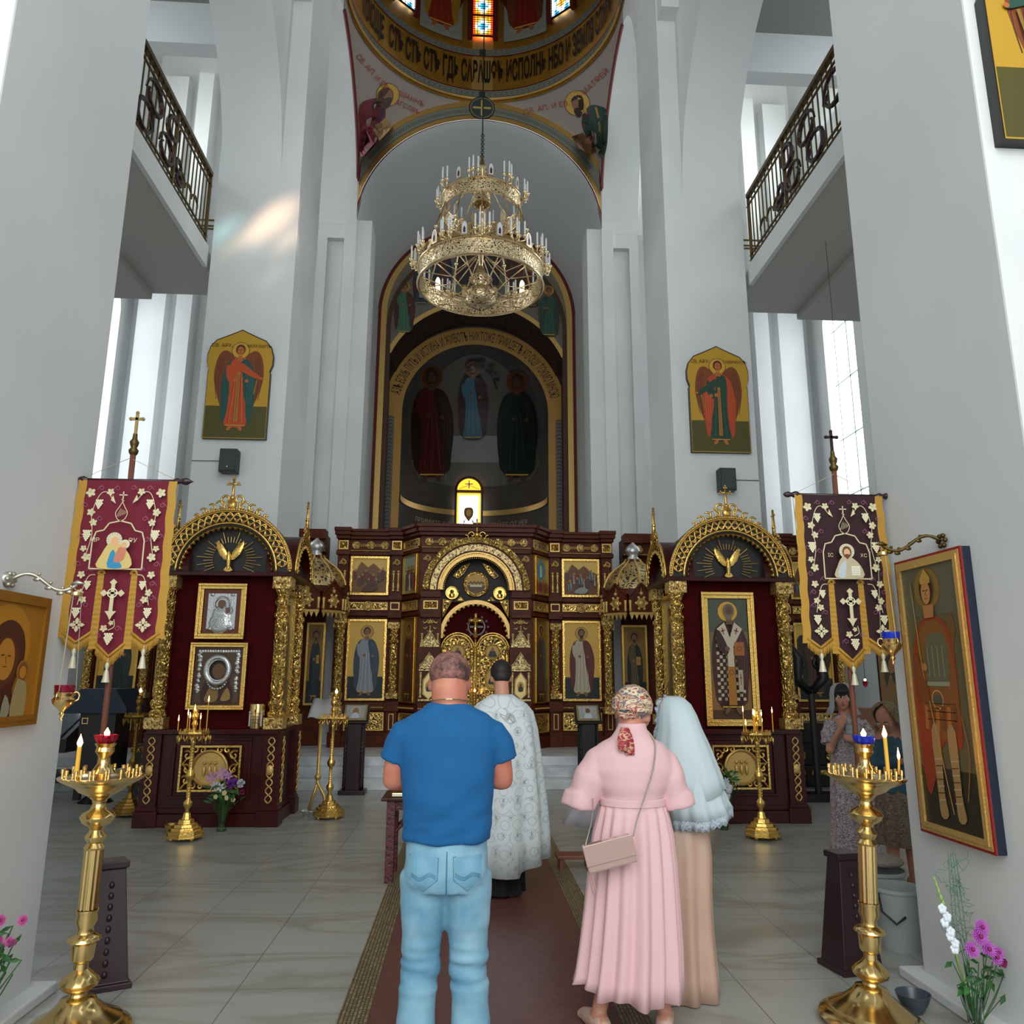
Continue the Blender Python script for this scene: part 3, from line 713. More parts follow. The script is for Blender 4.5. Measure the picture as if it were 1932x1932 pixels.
# balusters of the upper galleries
def railing(s):
    x = s*4.03
    rt = thing('gallery_railing', (x, 7.5, 7.74), 'wrought-iron railing with bronze bars and maroon scrolls on the %s gallery edge' % ('left' if s < 0 else 'right'), 'railing', rz=0)
    MB().box(x-.035, x+.035, 4.62, 10.3, 8.84, 8.90).build('handrail', M['iron'], rt)
    for z in (8.72, 7.90, 7.82): MB().box(x-.012, x+.012, 4.62, 10.36, z-.01, z+.012).build('rail', M['iron'], rt)
    b = MB()
    for k in range(44):
        y = 4.7+.13*k
        b.box(x-.008, x+.008, y-.008, y+.008, 7.74, 8.84)
    b.build('balusters', M['iron'], rt)
    for y in (10.3, 9.0, 7.0): MB().box(x-.02, x+.02, y-.02, y+.02, 7.6, 8.9).build('post', M['iron'], rt)
    def sc(pts, r, m): MB().tube(pts, [r*(.35+.65*sin(pi*min(1, (i+.5)/len(pts)))) for i in range(len(pts))], 6, 0).build('scroll', m, rt)
    for cy, cz, r, fl in ((8.9, 8.5, .2, 1), (8.75, 8.1, .22, -1), (8.3, 8.45, .24, -1), (8.1, 8.05, .25, 1), (7.55, 8.4, .28, 1), (9.15, 8.15, .12, 1), (9.2, 8.0, .1, -1), (7.0, 8.2, .2, 1), (6.3, 8.3, .3, -1), (5.4, 8.2, .3, 1)):
        sc([(x, cy+fl*(r-.1*r*k/6)*cos(k*.42), cz+(r-.035*r*k)*sin(k*.42)) for k in range(18)], .035, M['maroon'])
    for k in range(3):
        sc([(x, 9.8-.25*k+.12*cos(t), 8.05+.12*sin(t)) for t in [pi*j/8 for j in range(9)]], .02, M['iron'])
    for z in (8.7, 8.55, 8.6, 7.95): MB().box(min(s*4.05, s*7), max(s*4.05, s*7), 11.2, 11.22, z-.012, z+.012).build('end_rail', M['iron'], rt)
    return rt
railing(-1); railing(1)
# ================================================================ iconostasis
W_ = M['woodb']; G_ = M['goldp']; GC = M['goldc']
ic = thing('iconostasis', (0, 14.6, .42), 'wide dark brown carved icon screen with gilded ornament and rows of icons below the apse', 'iconostasis')
ZB = .42
def part(mb, name, m, par=None, label=None, **k):
    o = mb.build(name, m, par or ic, **k)
    if label: o['label'] = label
    return o
# placement of a flat element on a panel: origin, right vector, outward vector
def fr_(o, a): 
    r = V((cos(a), sin(a), 0)); n = V((sin(a), -cos(a), 0)); o = V(o)
    return lambda u, w, d=0: o+r*u+V((0, 0, w))+n*d
def pbox(mb, F, u0, u1, w0, w1, d0, d1, m=0):
    b = mb.add([F(u0,w0,d0),F(u1,w0,d0),F(u1,w0,d1),F(u0,w0,d1),F(u0,w1,d0),F(u1,w1,d0),F(u1,w1,d1),F(u0,w1,d1)])
    for q in ((0,3,2,1),(4,5,6,7),(0,1,5,4),(1,2,6,5),(2,3,7,6),(3,0,4,7)): mb.face([b+i for i in q], m)
def pdisc(mb, F, u, w, r, d0, d1, n=20, m=0, ring=0):
    a = [F(u+r*cos(2*pi*k/n), w+r*sin(2*pi*k/n), d0) for k in range(n)]; b = [F(u+r*cos(2*pi*k/n), w+r*sin(2*pi*k/n), d1) for k in range(n)]
    mb.grid([a, b], m, closed=True, cap=True)
    if ring: mb.tube([F(u+r*cos(2*pi*k/n), w+r*sin(2*pi*k/n), d1) for k in range(n)], ring, 6, m, closed=True)
def pframe(mb, F, u0, u1, w0, w1, t, d0, d1, m=0):
    pbox(mb, F, u0, u1, w0, w0+t, d0, d1, m); pbox(mb, F, u0, u1, w1-t, w1, d0, d1, m); pbox(mb, F, u0, u0+t, w0+t, w1-t, d0, d1, m); pbox(mb, F, u1-t, u1, w0+t, w1-t, d0, d1, m)
def roundel(F, u, w, r, par=None):
    mb = MB(); pdisc(mb, F, u, w, r, 0, .02, 20, ring=r*.16); pdisc(mb, F, u, w, r*.55, .02, .03, 16, ring=r*.1)
    for k in range(4): 
        a = k*pi/2+.78; mb.tube([F(u+r*.15*cos(a), w+r*.15*sin(a), .035), F(u+r*.8*cos(a), w+r*.8*sin(a), .03)], r*.09, 5)
    part(mb, 'roundel', M['plate'], par, smooth=40)
def knot(F, u, w, s, par=None, name='knot'):
    mb = MB()
    for a0 in (0, pi/2):
        mb.tube([F(u+s*(.7*cos(t+a0)*(1+.25*cos(4*t))), w+s*(.45*sin(t+a0)+.35*sin(2*t+a0)), .02+.006*cos(3*t)) for t in [2*pi*k/28 for k in range(28)]], s*.11, 5, closed=True)
    part(mb, name, G_, par, smooth=True)
def link(F, u, w, s):
    mb = MB()
    for q in (-1, 1):
        mb.tube([F(u-s+2*s*k/16, w+q*s*.42*cos(k/16*3*pi), .015+.005*q*sin(k/16*3*pi)) for k in range(17)], s*.12, 5)
    part(mb, 'link_ornament', G_, smooth=True)
def baluster(F, u, w0, w1, r, par=None, name='baluster', m=None):
    h = w1-w0; mb = MB(); P = [(.9,0),(.9,.06),(.6,.08),(.6,.12),(.95,.2),(.75,.32),(.5,.42),(.5,.45),(.85,.5),(.5,.55),(.5,.6),(.75,.78),(.95,.86),(.6,.9),(.9,.93),(.9,1)]
    o = F(u, 0, r*.6); mb.lathe([(r*a, w0+h*b) for a, b in P], o.x, o.y, 0, 12); part(mb, name, m or G_, par, smooth=50)
def column(F, u, w0, w1, r, par=None, m=None, d=None):
    """carved round column with rings, base block and capital block"""
    h = w1-w0; o = F(u, 0, d if d is not None else r); mb = MB()
    P = [(1.1,.07),(1.25,.085),(1.25,.1),(.9,.12),(1.2,.15),(1.2,.17),(.85,.19),(1.0,.21),(1.0,.70),(.85,.72),(1.18,.735),(1.18,.755),(.85,.77),(.8,.80),(1.15,.82),(1.15,.84),(.8,.86),(1.0,.89),(1.35,.92)]
    mb.lathe([(r*a, w0+h*b) for a, b in P], o.x, o.y, 0, 20)
    c = part(mb, 'column', m or M['goldf'], par, smooth=50)
    for nm, za, zb in (('column_base', w0, w0+h*.07), ('capital', w0+h*.92, w0+h)):
        b = MB(); b.box(o.x-r*1.4, o.x+r*1.4, o.y-r*1.4, o.y+r*1.4, za, zb)
        for k in range(3): b.sph((o.x+(k-1)*r*.7, o.y-r*1.4, (za+zb)/2), r*.3, 8)
        b.build(nm, M['plate'], c, smooth=40)
    return c
def rope(mb, pts, r, n):
    L = len(pts)
    for i in range(L-1):
        a, b = V(pts[i]), V(pts[i+1])
        k_ = max(1, int((b-a).length/n))
        for k in range(k_): mb.sph(a.lerp(b, (k+.5)/k_), r, 6, sc=(1.2, 1, 1))
def gpanel(F, u0, u1, w0, w1, par=None, name='gilded_panel', m=None):
    mb = MB(); pbox(mb, F, u0, u1, w0, w1, .0, .012); c = part(mb, name, m or M['goldo'], par)
    mb = MB(); pframe(mb, F, u0, u1, w0, w1, min(.02, (w1-w0)*.12), 0, .03); mb.build('panel_frame', G_, c)
    return c
def icon(F, u0, u1, w0, w1, drawf, name='icon_panel', t=.035, label=None, par=None, bg='#dcb04a'):
    mb = MB(); pbox(mb, F, u0, u1, w0, w1, -.02, .01); c = part(mb, name, mat('gold_ground', '#a8842f', .4, .35), par, label=label)
    mb = MB(); pframe(mb, F, u0, u1, w0, w1, t, 0, .045); pframe(mb, F, u0+t*.6, u1-t*.6, w0+t*.6, w1-t*.6, t*.5, 0, .055); mb.build('gold_frame', M['gold'], c)
    P = Paint(); iw, ih = u1-u0-2*t, w1-w0-2*t
    P.rect(-iw/2, 0, iw/2, ih, bg); drawf(P, iw, ih)
    P.build('painting', lambda a, b, d: F((u0+u1)/2+a, w0+t+b, .014+d), c)
    return c
def dr_saint(robe, cloak, ground='#10201e', **k):
    def f(P, w, h):
        P.rect(-w/2, 0, w/2, h*.28, ground); saint(P, 0, h*.05, h*.90, robe=robe, cloak=cloak, w=min(1.0, w/h*2.15), **k)
    return f
def dr_scene(seed, cols):
    def f(P, w, h):
        R = random.Random(seed)
        P.poly([(-w/2, h*.0), (w/2, 0), (w/2, h*.6), (w*.3, h*.68), (w*.1, h*.86), (-w*.05, h*.74), (-w*.25, h*.9), (-w*.38, h*.66), (-w/2, h*.62)], cols[0], 2)
        P.poly([(-w*.3, h*.5), (-w*.1, h*.6), (w*.15, h*.45), (w*.3, h*.3), (-w*.05, h*.34)], cols[1], 4)
        for i in range(9):
            x = (-.42+.1*i+R.random()*.03)*w; z = h*(.08+.32*R.random()); saint(P, x, z, h*.34, robe=cols[1+i % 3], cloak=cols[1+(i+1) % 3], w=.8, feet=False, halo='#d8b04a')
        P.poly([(-w*.2, h*.06), (w*.1, h*.04), (w*.2, h*.16), (w*.05, h*.22), (-w*.1, h*.18)], cols[3], 4)
    return f
# ---- side bays
F0 = fr_((0, 14.6, 0), 0)
def bay(c, hw, lower, upper, tag_):
    """one straight bay, centre c, half width hw"""
    u0, u1 = c-hw, c+hw
    mb = MB(); pbox(mb, F0, u0, u1, ZB, 4.2, -.45, -.03)
    pbox(mb, F0, u0, u1, ZB, .62, -.03, .10); pbox(mb, F0, u0, u1, 1.06, 1.2, -.03, .06)
    pbox(mb, F0, u0, u1, 2.76, 2.83, -.03, .08); pbox(mb, F0, u0, u1, 2.83, 3.05, -.03, .04); pbox(mb, F0, u0, u1, 3.05, 3.12, -.03, .1)
    pbox(mb, F0, u0, u1, 3.9, 3.96, -.03, .06); pbox(mb, F0, u0, u1, 3.96, 4.2, -.03, .03)
    pbox(mb, F0, u0, u1, 4.2, 4.26, -.45, .10); pbox(mb, F0, u0, u1, 4.26, 4.33, -.45, .17); pbox(mb, F0, u0, u1, 4.33, 4.38, -.45, .20)
    part(mb, 'wood_bay', W_, bev=.006)
    pil = [q for q in (u0+.12, u1-.12)]
    for q in pil:
        mb = MB()
        pbox(mb, F0, q-.12, q+.12, ZB, .68, 0, .16); pbox(mb, F0, q-.10, q+.10, .68, 1.04, 0, .10); pbox(mb, F0, q-.13, q+.13, 1.04, 1.22, 0, .14)
        pbox(mb, F0, q-.09, q+.09, 1.22, 2.72, 0, .02); pbox(mb, F0, q-.13, q+.13, 2.72, 2.84, 0, .15); pbox(mb, F0, q-.10, q+.10, 2.84, 3.05, 0, .10); pbox(mb, F0, q-.13, q+.13, 3.05, 3.14, 0, .16)
        pbox(mb, F0, q-.10, q+.10, 3.14, 3.94, 0, .06); pbox(mb, F0, q-.13, q+.13, 3.9, 3.98, 0, .12); pbox(mb, F0, q-.11, q+.11, 3.98, 4.2, 0, .08)
        pbox(mb, F0, q-.13, q+.13, 4.2, 4.26, 0, .17); pbox(mb, F0, q-.15, q+.15, 4.26, 4.33, 0, .24); pbox(mb, F0, q-.16, q+.16, 4.33, 4.40, 0, .27)
        part(mb, 'pilaster', W_, bev=.006)
    for q in pil:
        column(F0, q, 1.27, 2.64, .075)
        Fq = lambda u, w, d=0: F0(u, w, d+.08)
        gpanel(Fq, q-.085, q+.085, 2.87, 3.01, m=M['goldf']); gpanel(Fq, q-.09, q+.09, 4.0, 4.17, name='diamond_plate', m=M['goldf'])
        knot(Fq, q, 3.76, .075)
        for t in (-.045, .045): baluster(Fq, q+t, 3.22, 3.6, .032)
        mb = MB(); pframe(mb, lambda u, w, d=0: F0(u, w, d+.10), q-.045, q+.045, .72, 1.0, .012, 0, .012); part(mb, 'slot_frame', G_)
    for k in range(3):
        roundel(lambda u, w, d=0: F0(u, w, d+.03), c+(k-1)*.27, 4.09, .066)
    for k in range(2): link(lambda u, w, d=0: F0(u, w, d+.03), c+(k-.5)*.27, 4.09, .06)
    mb = MB(); rope(mb, [F0(u0, 3.985, .05), F0(u1, 3.985, .05)], .013, .028); rope(mb, [F0(u0, 1.11, .07), F0(u1, 1.11, .07)], .016, .034)
    part(mb, 'rope_moulding', G_, smooth=True)
    w = hw-.26
    gpanel(lambda u, w_, d=0: F0(u, w_, d+.04), c-w, c+w, 2.87, 3.01, name='frieze_panel')
    roundel(lambda u, w_, d=0: F0(u, w_, d+.06), c, 2.94, .08)
    gpanel(F0, c-w, c+w, .7, 1.02, name='dado_panel'); roundel(lambda u, w_, d=0: F0(u, w_, d+.02), c, .86, .11)
    if lower: icon(F0, c-w, c+w, 1.23, 2.70, lower, name='lower_icon')
    if upper: icon(F0, c-w, c+w, 3.15, 3.88, upper, name='upper_icon', bg='#dcb55a')
bay(-2.0, .62, dr_saint('#8b9199', '#2a4152', hair='#2a1a12', halo='#b8923c'), dr_scene(1, ['#7c5226', '#6e1f1e', '#3c4a2c', '#54240f']), 'l')
bay(2.0, .62, dr_saint('#b5ab92', '#5c1a18', hair='#1c100c', beard='#1c100c', halo='#b8923c'), dr_scene(2, ['#6e3f1e', '#6e1f1e', '#22465a', '#8f948e']), 'r')
bay(-6.45, .62, dr_saint('#1d2421', '#20302e', halo='#8c6a28'), dr_scene(3, ['#5e3a1e', '#4e1f1e', '#22465a', '#6f948e']), 'fl')
bay(6.45, .62, dr_saint('#4a2c22', '#1e2420', halo='#8c6a28', wings='#35302a'), dr_scene(4, ['#6e4a1e', '#5e1f1e', '#22465a', '#8f948e']), 'fr')
for s in (-1, 1):
    c = s*4.35
    mb = MB(); pbox(mb, F0, c-1.5, c+1.5, ZB, 4.3, -.45, -.2); pbox(mb, F0, c-1.5, c+1.5, 3.96, 4.2, -.2, .0); pbox(mb, F0, c-1.5, c+1.5, 4.2, 4.38, -.2, .12); pbox(mb, F0, c-1.5, c+1.5, 2.8, 3.1, -.2, 0); part(mb, 'wood_bay', W_)
    for k in range(9): roundel(F0, c+(k-4)*.3, 4.09, .066)
    mb = MB(); rope(mb, [F0(c-1.5, 3.985, .02), F0(c+1.5, 3.985, .02)], .013, .03); part(mb, 'rope_moulding', G_, smooth=True)
    # side door icon under the canopy and domed canopy in front
    cx = s*2.93
    FD = fr_((cx, 14.45, 0), 0)
    icon(FD, -.14 if s < 0 else -.20, .20 if s < 0 else .28, 1.15, 2.62, dr_saint('#1b2b30' if s < 0 else '#5a4a2c', '#101c1c', beard='#1a100c', halo='#7a5c24', book='#b98c3a'), name='side_door_icon', bg='#8a6a24')
    cy = 14.15; R = .56
    mb = MB()
    n = 8
    prof = [(1.0, 3.12), (.99, 3.22), (.93, 3.36), (.80, 3.50), (.62, 3.61), (.42, 3.69), (.26, 3.76), (.2, 3.82)]
    mb.lathe([(R*a, z) for a, z in prof], cx, cy, 0, n*3); c_ = part(mb, 'canopy_dome', W_, smooth=60)
    mb = MB(); mb.lathe([(R*a+.012, z) for a, z in prof[1:7]], cx, cy, 0, 48); mb.build('dome_carving', mat('silvery_gilding', '#c9ad74', .35, .8, carve=(13, '#2c120c', .17, .008)), c_, smooth=True)
    mb = MB()
    for k in range(n):
        a = 2*pi*(k+.5)/n-pi/2-pi/n
        mb.tube([(cx+(R*q+.02)*cos(a), cy+(R*q+.02)*sin(a), z) for q, z in prof], .02, 6)
    mb.build('rib', G_, c_, smooth=True)
    mb = MB(); mb.lathe([(.11, 3.80), (.12, 3.84), (.09, 3.87), (.13, 3.92), (.15, 3.98), (.12, 4.05), (.06, 4.10), (.02, 4.14), (.001, 4.15)], cx, cy, 0, 12); mb.build('finial', M['silver'], c_, smooth=True)
    for k in range(n):
        a = -pi/2+2*pi*k/n; FK = fr_((cx+R*.97*sin(a+pi/2), cy-R*.97*cos(a+pi/2), 0), a+pi/2)
        hw = R*sin(pi/n)*1.02
        if cos(a+pi/2) < -.1: continue
        mb = MB(); b = [(-hw, 2.78), (hw, 2.78), (hw, 3.08), (0, 3.30), (-hw, 3.08)]
        A = mb.add([FK(u, w, 0) for u, w in b]); mb.add([FK(u, w, .05) for u, w in b]); mb.face(range(A, A+5)); mb.face(range(A+5, A+10))
        for i in range(5): mb.face((A+i, A+(i+1) % 5, A+5+(i+1) % 5, A+5+i))
        for sg in (-1, 1): mb.tube([FK(sg*hw, 3.08, .06), FK(0, 3.31, .07)], .022, 4)
        g_ = mb.build('gable', W_, c_)
        m2 = MB(); pdisc(m2, FK, 0, 2.95, .075, .05, .07, 20, ring=.012)
        for q in range(6): 
            t = q*pi/3; m2.sph(FK(.095*cos(t), 2.95+.11*sin(t), .06), .032, 8, sc=(1, .6, 1))
        m2.sph(FK(0, 3.12, .06), .04, 8); m2.build('kokoshnik', G_, g_, smooth=True)
        for q in (-1, 1): 
            o = FK(q*hw*.93, 0, .06); MB().lathe([(.02, 2.80), (.028, 2.82), (.022, 2.9), (.03, 2.98), (.03, 3.0)], o.x, o.y, 0, 8).build('small_post', G_, g_, smooth=True)
        m2 = MB()
        for q in range(5):
            u = (q-2)*hw*.4; A = m2.add([FK(u-.04, 2.76, .03), FK(u+.04, 2.76, .03), FK(u, 2.66, .03), FK(u-.04, 2.76, .045), FK(u+.04, 2.76, .045), FK(u, 2.66, .045)])
            m2.face((A, A+1, A+2)); m2.face((A+3, A+4, A+5)); m2.face((A, A+2, A+5, A+3)); m2.face((A+1, A+2, A+5, A+4))
        pbox(m2, FK, -hw, hw, 2.75, 2.79, .03, .06); m2.build('fringe', G_, g_)
    for q in (-1, 1): column(fr_((cx+q*.5, 14.25, 0), 0), 0, ZB+.6, 2.74, .07)
# ---- centre: projecting middle and canted sides
YC = 14.05; FC = fr_((0, YC, 0), 0)
hwc = 1.02
mb = MB()
outer = [(-hwc, ZB), (-.62, ZB), (-.62, 3.19)]+[(-.62*cos(pi*k/24), 3.19+.62*sin(pi*k/24)) for k in range(1, 24)]+[(.62, 3.19), (.62, ZB), (hwc, ZB), (hwc, 4.2), (-hwc, 4.2)]
A = mb.add([FC(u, w, 0) for u, w in outer]); mb.add([FC(u, w, -.25) for u, w in outer]); n = len(outer); mb.face(range(A, A+n)); mb.face(range(A+n, A+2*n))
for i in range(n): mb.face((A+i, A+(i+1) % n, A+n+(i+1) % n, A+n+i))
pbox(mb, FC, -hwc-.03, hwc+.03, 4.2, 4.26, -.8, .10); pbox(mb, FC, -hwc-.05, hwc+.05, 4.26, 4.34, -.8, .16); pbox(mb, FC, -hwc-.07, hwc+.07, 4.34, 4.40, -.8, .2)
for s in (-1, 1):
    x0, x1 = sorted((s*.64, s*1.0))
    for (w0, w1, d) in ((ZB, .62, .12), (1.06, 1.2, .1), (2.70, 2.78, .1), (2.78, 3.06, .06), (3.06, 3.19, .12), (3.88, 3.95, .06)): pbox(mb, FC, x0, x1, w0, w1, 0, d)
part(mb, 'central_gate_wall', W_, bev=.005)
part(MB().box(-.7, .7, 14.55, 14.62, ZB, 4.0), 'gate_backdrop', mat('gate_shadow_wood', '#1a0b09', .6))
mb = MB(); pbox(mb, FC, -.6, .6, 2.2, 3.1, -.30, -.27); part(mb, 'gate_curtain', M['burg'])
# the great arch
def arcbar(r0, r1, d0, d1, zc=3.19, n=40):
    mb = MB()
    for k in range(n):
        a, b = pi*k/n, pi*(k+1)/n
        q = [(r1*cos(a), r1*sin(a)), (r1*cos(b), r1*sin(b)), (r0*cos(b), r0*sin(b)), (r0*cos(a), r0*sin(a))]
        A = mb.add([FC(u, zc+w, d0) for u, w in q]); mb.add([FC(u, zc+w, d1) for u, w in q])
        mb.face((A+4, A+5, A+6, A+7)); mb.face((A, A+1, A+5, A+4)); mb.face((A+2, A+3, A+7, A+6))
        if k == 0: mb.face((A, A+3, A+7, A+4))
        if k == n-1: mb.face((A+1, A+2, A+6, A+5))
    return mb
part(arcbar(.60, .96, .0, .16), 'arch_body', W_, smooth=40)
part(arcbar(.86, .965, .14, .20), 'arch_outer_rim', M['goldf'], smooth=40)
part(arcbar(.72, .83, .14, .175), 'arch_scroll_band', mat('pale_carved', '#cdb078', .4, .6, carve=(22, '#30160c', .2, .006)), smooth=40)
part(arcbar(.60, .69, .14, .19), 'arch_inner_rim', G_, smooth=40)
part(arcbar(.655, .665, .18, .20), 'arch_fillet', M['goldc'], smooth=40)
mb = MB()
for k in range(47): a = pi*(k+.5)/47; mb.sph(FC(.585*cos(a), 3.19+.585*sin(a), .14), .016, 6)
part(mb, 'arch_beading', G_, smooth=True)
mb = MB()
for s in (-1, 1):
    mb.tube([(x, YC-.15, z) for x, y, z in spiral(s*.09, 4.2, .07, .8, 0, 0, s)], .015, 6); mb.tube([(x, YC-.15, z) for x, y, z in spiral(s*.19, 4.15, .05, .8, 1, 0, s)], .012, 6)
mb.tube([(0, YC-.15, 4.12), (0, YC-.15, 4.5)], .018, 6); mb.tube([(-.07, YC-.15, 4.42), (.07, YC-.15, 4.42)], .016, 6); mb.sph((0, YC-.15, 4.2), .06, 8)
part(mb, 'arch_crest', M['gold'], smooth=True)
# tracery under the arch
FI = fr_((0, 14.22, 0), 0)
mb = MB(); pdisc(mb, FI, 0, 3.33, .22, 0, .02, 32, ring=.022); o = part(mb, 'mystic_roundel', M['goldc'], smooth=40)
P = Paint(); P.circ(0, 0, .185, '#c69a45'); P.poly([(-.17, -.02), (.17, -.02), (.14, -.12), (0, -.18), (-.14, -.12)], '#5a3a1c')
for k in range(9): P.circ(-.13+.0325*k, .015+.02*(k % 2), .018, '#3a2414'); P.circ(-.13+.0325*k, .03+.02*(k % 2), .012, '#8a5c30')
P.rect(-.11, -.05, .11, -.015, '#d8d0b8'); P.build('painting', lambda a, b, d: FI(a, 3.33+b, .03+d), o)
for s in (-1, 1):
    mb = MB(); pdisc(mb, FI, s*.44, 3.17, .11, 0, .02, 24, ring=.018); mb.sph(FI(s*.44, 3.19, .02), .04, 8); mb.sph(FI(s*.44, 3.12, .02), .06, 8, sc=(1, .5, .8)); part(mb, 'side_roundel', M['gold'], smooth=40)
    for A3 in ([(.12, 3.72), (.26, 3.66), (.42, 3.48), (.34, 3.44), (.24, 3.52)], [(.28, 3.10), (.36, 3.03), (.20, 3.02)], [(.60, 3.05), (.60, 2.72), (.50, 2.92), (.44, 3.02)]):
        mb = MB(); pts = [(s*a, b) for a, b in A3]; A = mb.add([FI(a, b, .015) for a, b in pts]); mb.face(range(A, A+len(pts))); part(mb, 'spandrel_scroll', M['goldo'], fixn=False)
        mb = MB(); mb.tube([FI(a, b, .02) for a, b in pts], .012, 5, closed=True); part(mb, 'spandrel_edge', G_, smooth=True)
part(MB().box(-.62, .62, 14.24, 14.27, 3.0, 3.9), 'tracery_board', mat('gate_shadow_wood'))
# scalloped second arch
R2, z2 = .66, 2.34
mb = MB()
for k in range(40):
    a, b = pi*k/40, pi*(k+1)/40; A = mb.add([FC(r*cos(t), z2+r*sin(t)*1.05, d) for d in (-.12, -.08) for r, t in ((R2, a), (R2, b), (R2-.07, b), (R2-.07, a))])
    mb.face((A+4, A+5, A+6, A+7)); mb.face((A+2, A+3, A+7, A+6))
    tm = (a+b)/2
    if k % 2 == 0: 
        tm = (a+b)/2+pi/80; mb.sph(FC((R2-.08)*cos(tm), z2+(R2-.08)*sin(tm)*1.05, -.09), .03, 8, sc=(1, .5, 1))
part(mb, 'scalloped_arch', G_, smooth=40)
mb = MB()
for k in range(24):
    a, b = pi*k/24, pi*(k+1)/24; A = mb.add([FC(.7*cos(a), z2+.7*sin(a)*1.05, -.15), FC(.7*cos(b), z2+.7*sin(b)*1.05, -.15), FC(.75*cos(b), 3.3, -.15), FC(.75*cos(a), 3.3, -.15)]); mb.face((A, A+1, A+2, A+3))
# royal doors
FR = fr_((0, 14.2, 0), 0)
for s in (-1, 1):
    c = s*.315; hw = .30
    mb = MB(); pts = [(c-hw, .75), (c+hw, .75), (c+hw, 2.14)]+[(c+hw*cos(pi*k/16), 2.14+hw*sin(pi*k/16)) for k in range(1, 16)]+[(c-hw, 2.14)]
    A = mb.add([FR(u, w, 0) for u, w in pts]); mb.add([FR(u, w, -.05) for u, w in pts]); n = len(pts); mb.face(range(A, A+n)); mb.face(range(A+n, A+2*n))
    for i in range(n): mb.face((A+i, A+(i+1) % n, A+n+(i+1) % n, A+n+i))
    dr = part(mb, 'royal_door', M['goldo'])
    mb = MB()
    for rr in (hw, hw-.045): mb.tube([FR(c+rr*cos(pi*k/20), 2.14+rr*sin(pi*k/20), .02) for k in range(21)], .017, 6)
    for q in (-1, 1): mb.tube([FR(c+q*(hw-.01), .75, .02), FR(c+q*(hw-.01), 2.14, .02)], .017, 6); mb.tube([FR(c+q*(hw-.07), .75, .02), FR(c+q*(hw-.07), 2.10, .02)], .014, 6)
    mb.build('door_frame', M['gold'], dr, smooth=True)
    for z, rz in ((2.1, .12), (1.62, .17), (1.12, .15)):
        mb = MB(); pdisc(mb, FR, c, z, .125, 0, .02, 24, ring=.014)
        if rz > .13: mb.v = [V((v.x, v.y, z+(v.z-z)*1.5)) for v in mb.v]
        r_ = mb.build('door_medallion', mat('gold_ground'), dr, smooth=40)
        P = Paint(); k_ = 1.5 if rz > .13 else 1
        P.circ(0, 0, .11, '#c9a04a', .11*k_); P.poly([(-.07, -.085), (.07, -.085), (.055, .0), (.02, .025), (-.02, .025), (-.055, 0)], '#2a2020', 3); P.circ(0, .045, .022, '#4a2c1a'); P.circ(.002, .042, .014, '#9a6a40'); P.ring(0, .045, .03, .006, '#8a6020')
        P.build('painting', lambda a, b, d, z=z: FR(c+a, z+b*1.0, .03+d), r_)
        if z > 2: continue
    mb = MB()
    for z in (1.88, 1.38, .92):
        for q in (-1, 1): mb.tube([(x, 14.17, zz) for x, y, zz in spiral(c+q*.09, z, .07, .9, .5, 0, q)], .016, 6)
        mb.sph(FR(c, z, .03), .04, 8)
    mb.build('door_scrolls', M['gold'], dr, smooth=True)
mb = MB(); mb.tube([(0, 14.15, .75), (0, 14.15, 2.5)], .022, 8)
for k in range(30): mb.sph((0, 14.15, .8+k*.05), .028, 6)
for q in range(4): a = q*pi/2; mb.tube([(0, 14.13, 2.66), (.13*cos(a), 14.13, 2.66+(.13 if q != 3 else .30)*sin(a))], [.02, .045], 6)
mb.lathe([(.055, -.01), (.07, 0), (.055, .01)], 0, 14.13, 2.66, 20, axis='y'); part(mb, 'door_cross', M['gold'], smooth=True)
P = Paint().ring(0, 0, .14, .022, '#8b8d90').line([(-.12, .0), (.12, 0)], .035, '#8b8d90').line([(0, -.14), (0, .14)], .03, '#8b8d90')
for k in range(11): a = 2*pi*k/11; P.circ(.02+.19*cos(a), .19*sin(a), .022, '#6e3038')
P.build('curtain_embroidery', lambda a, b, d: FC(a+.02, 2.56+b, -.26+d), ic)
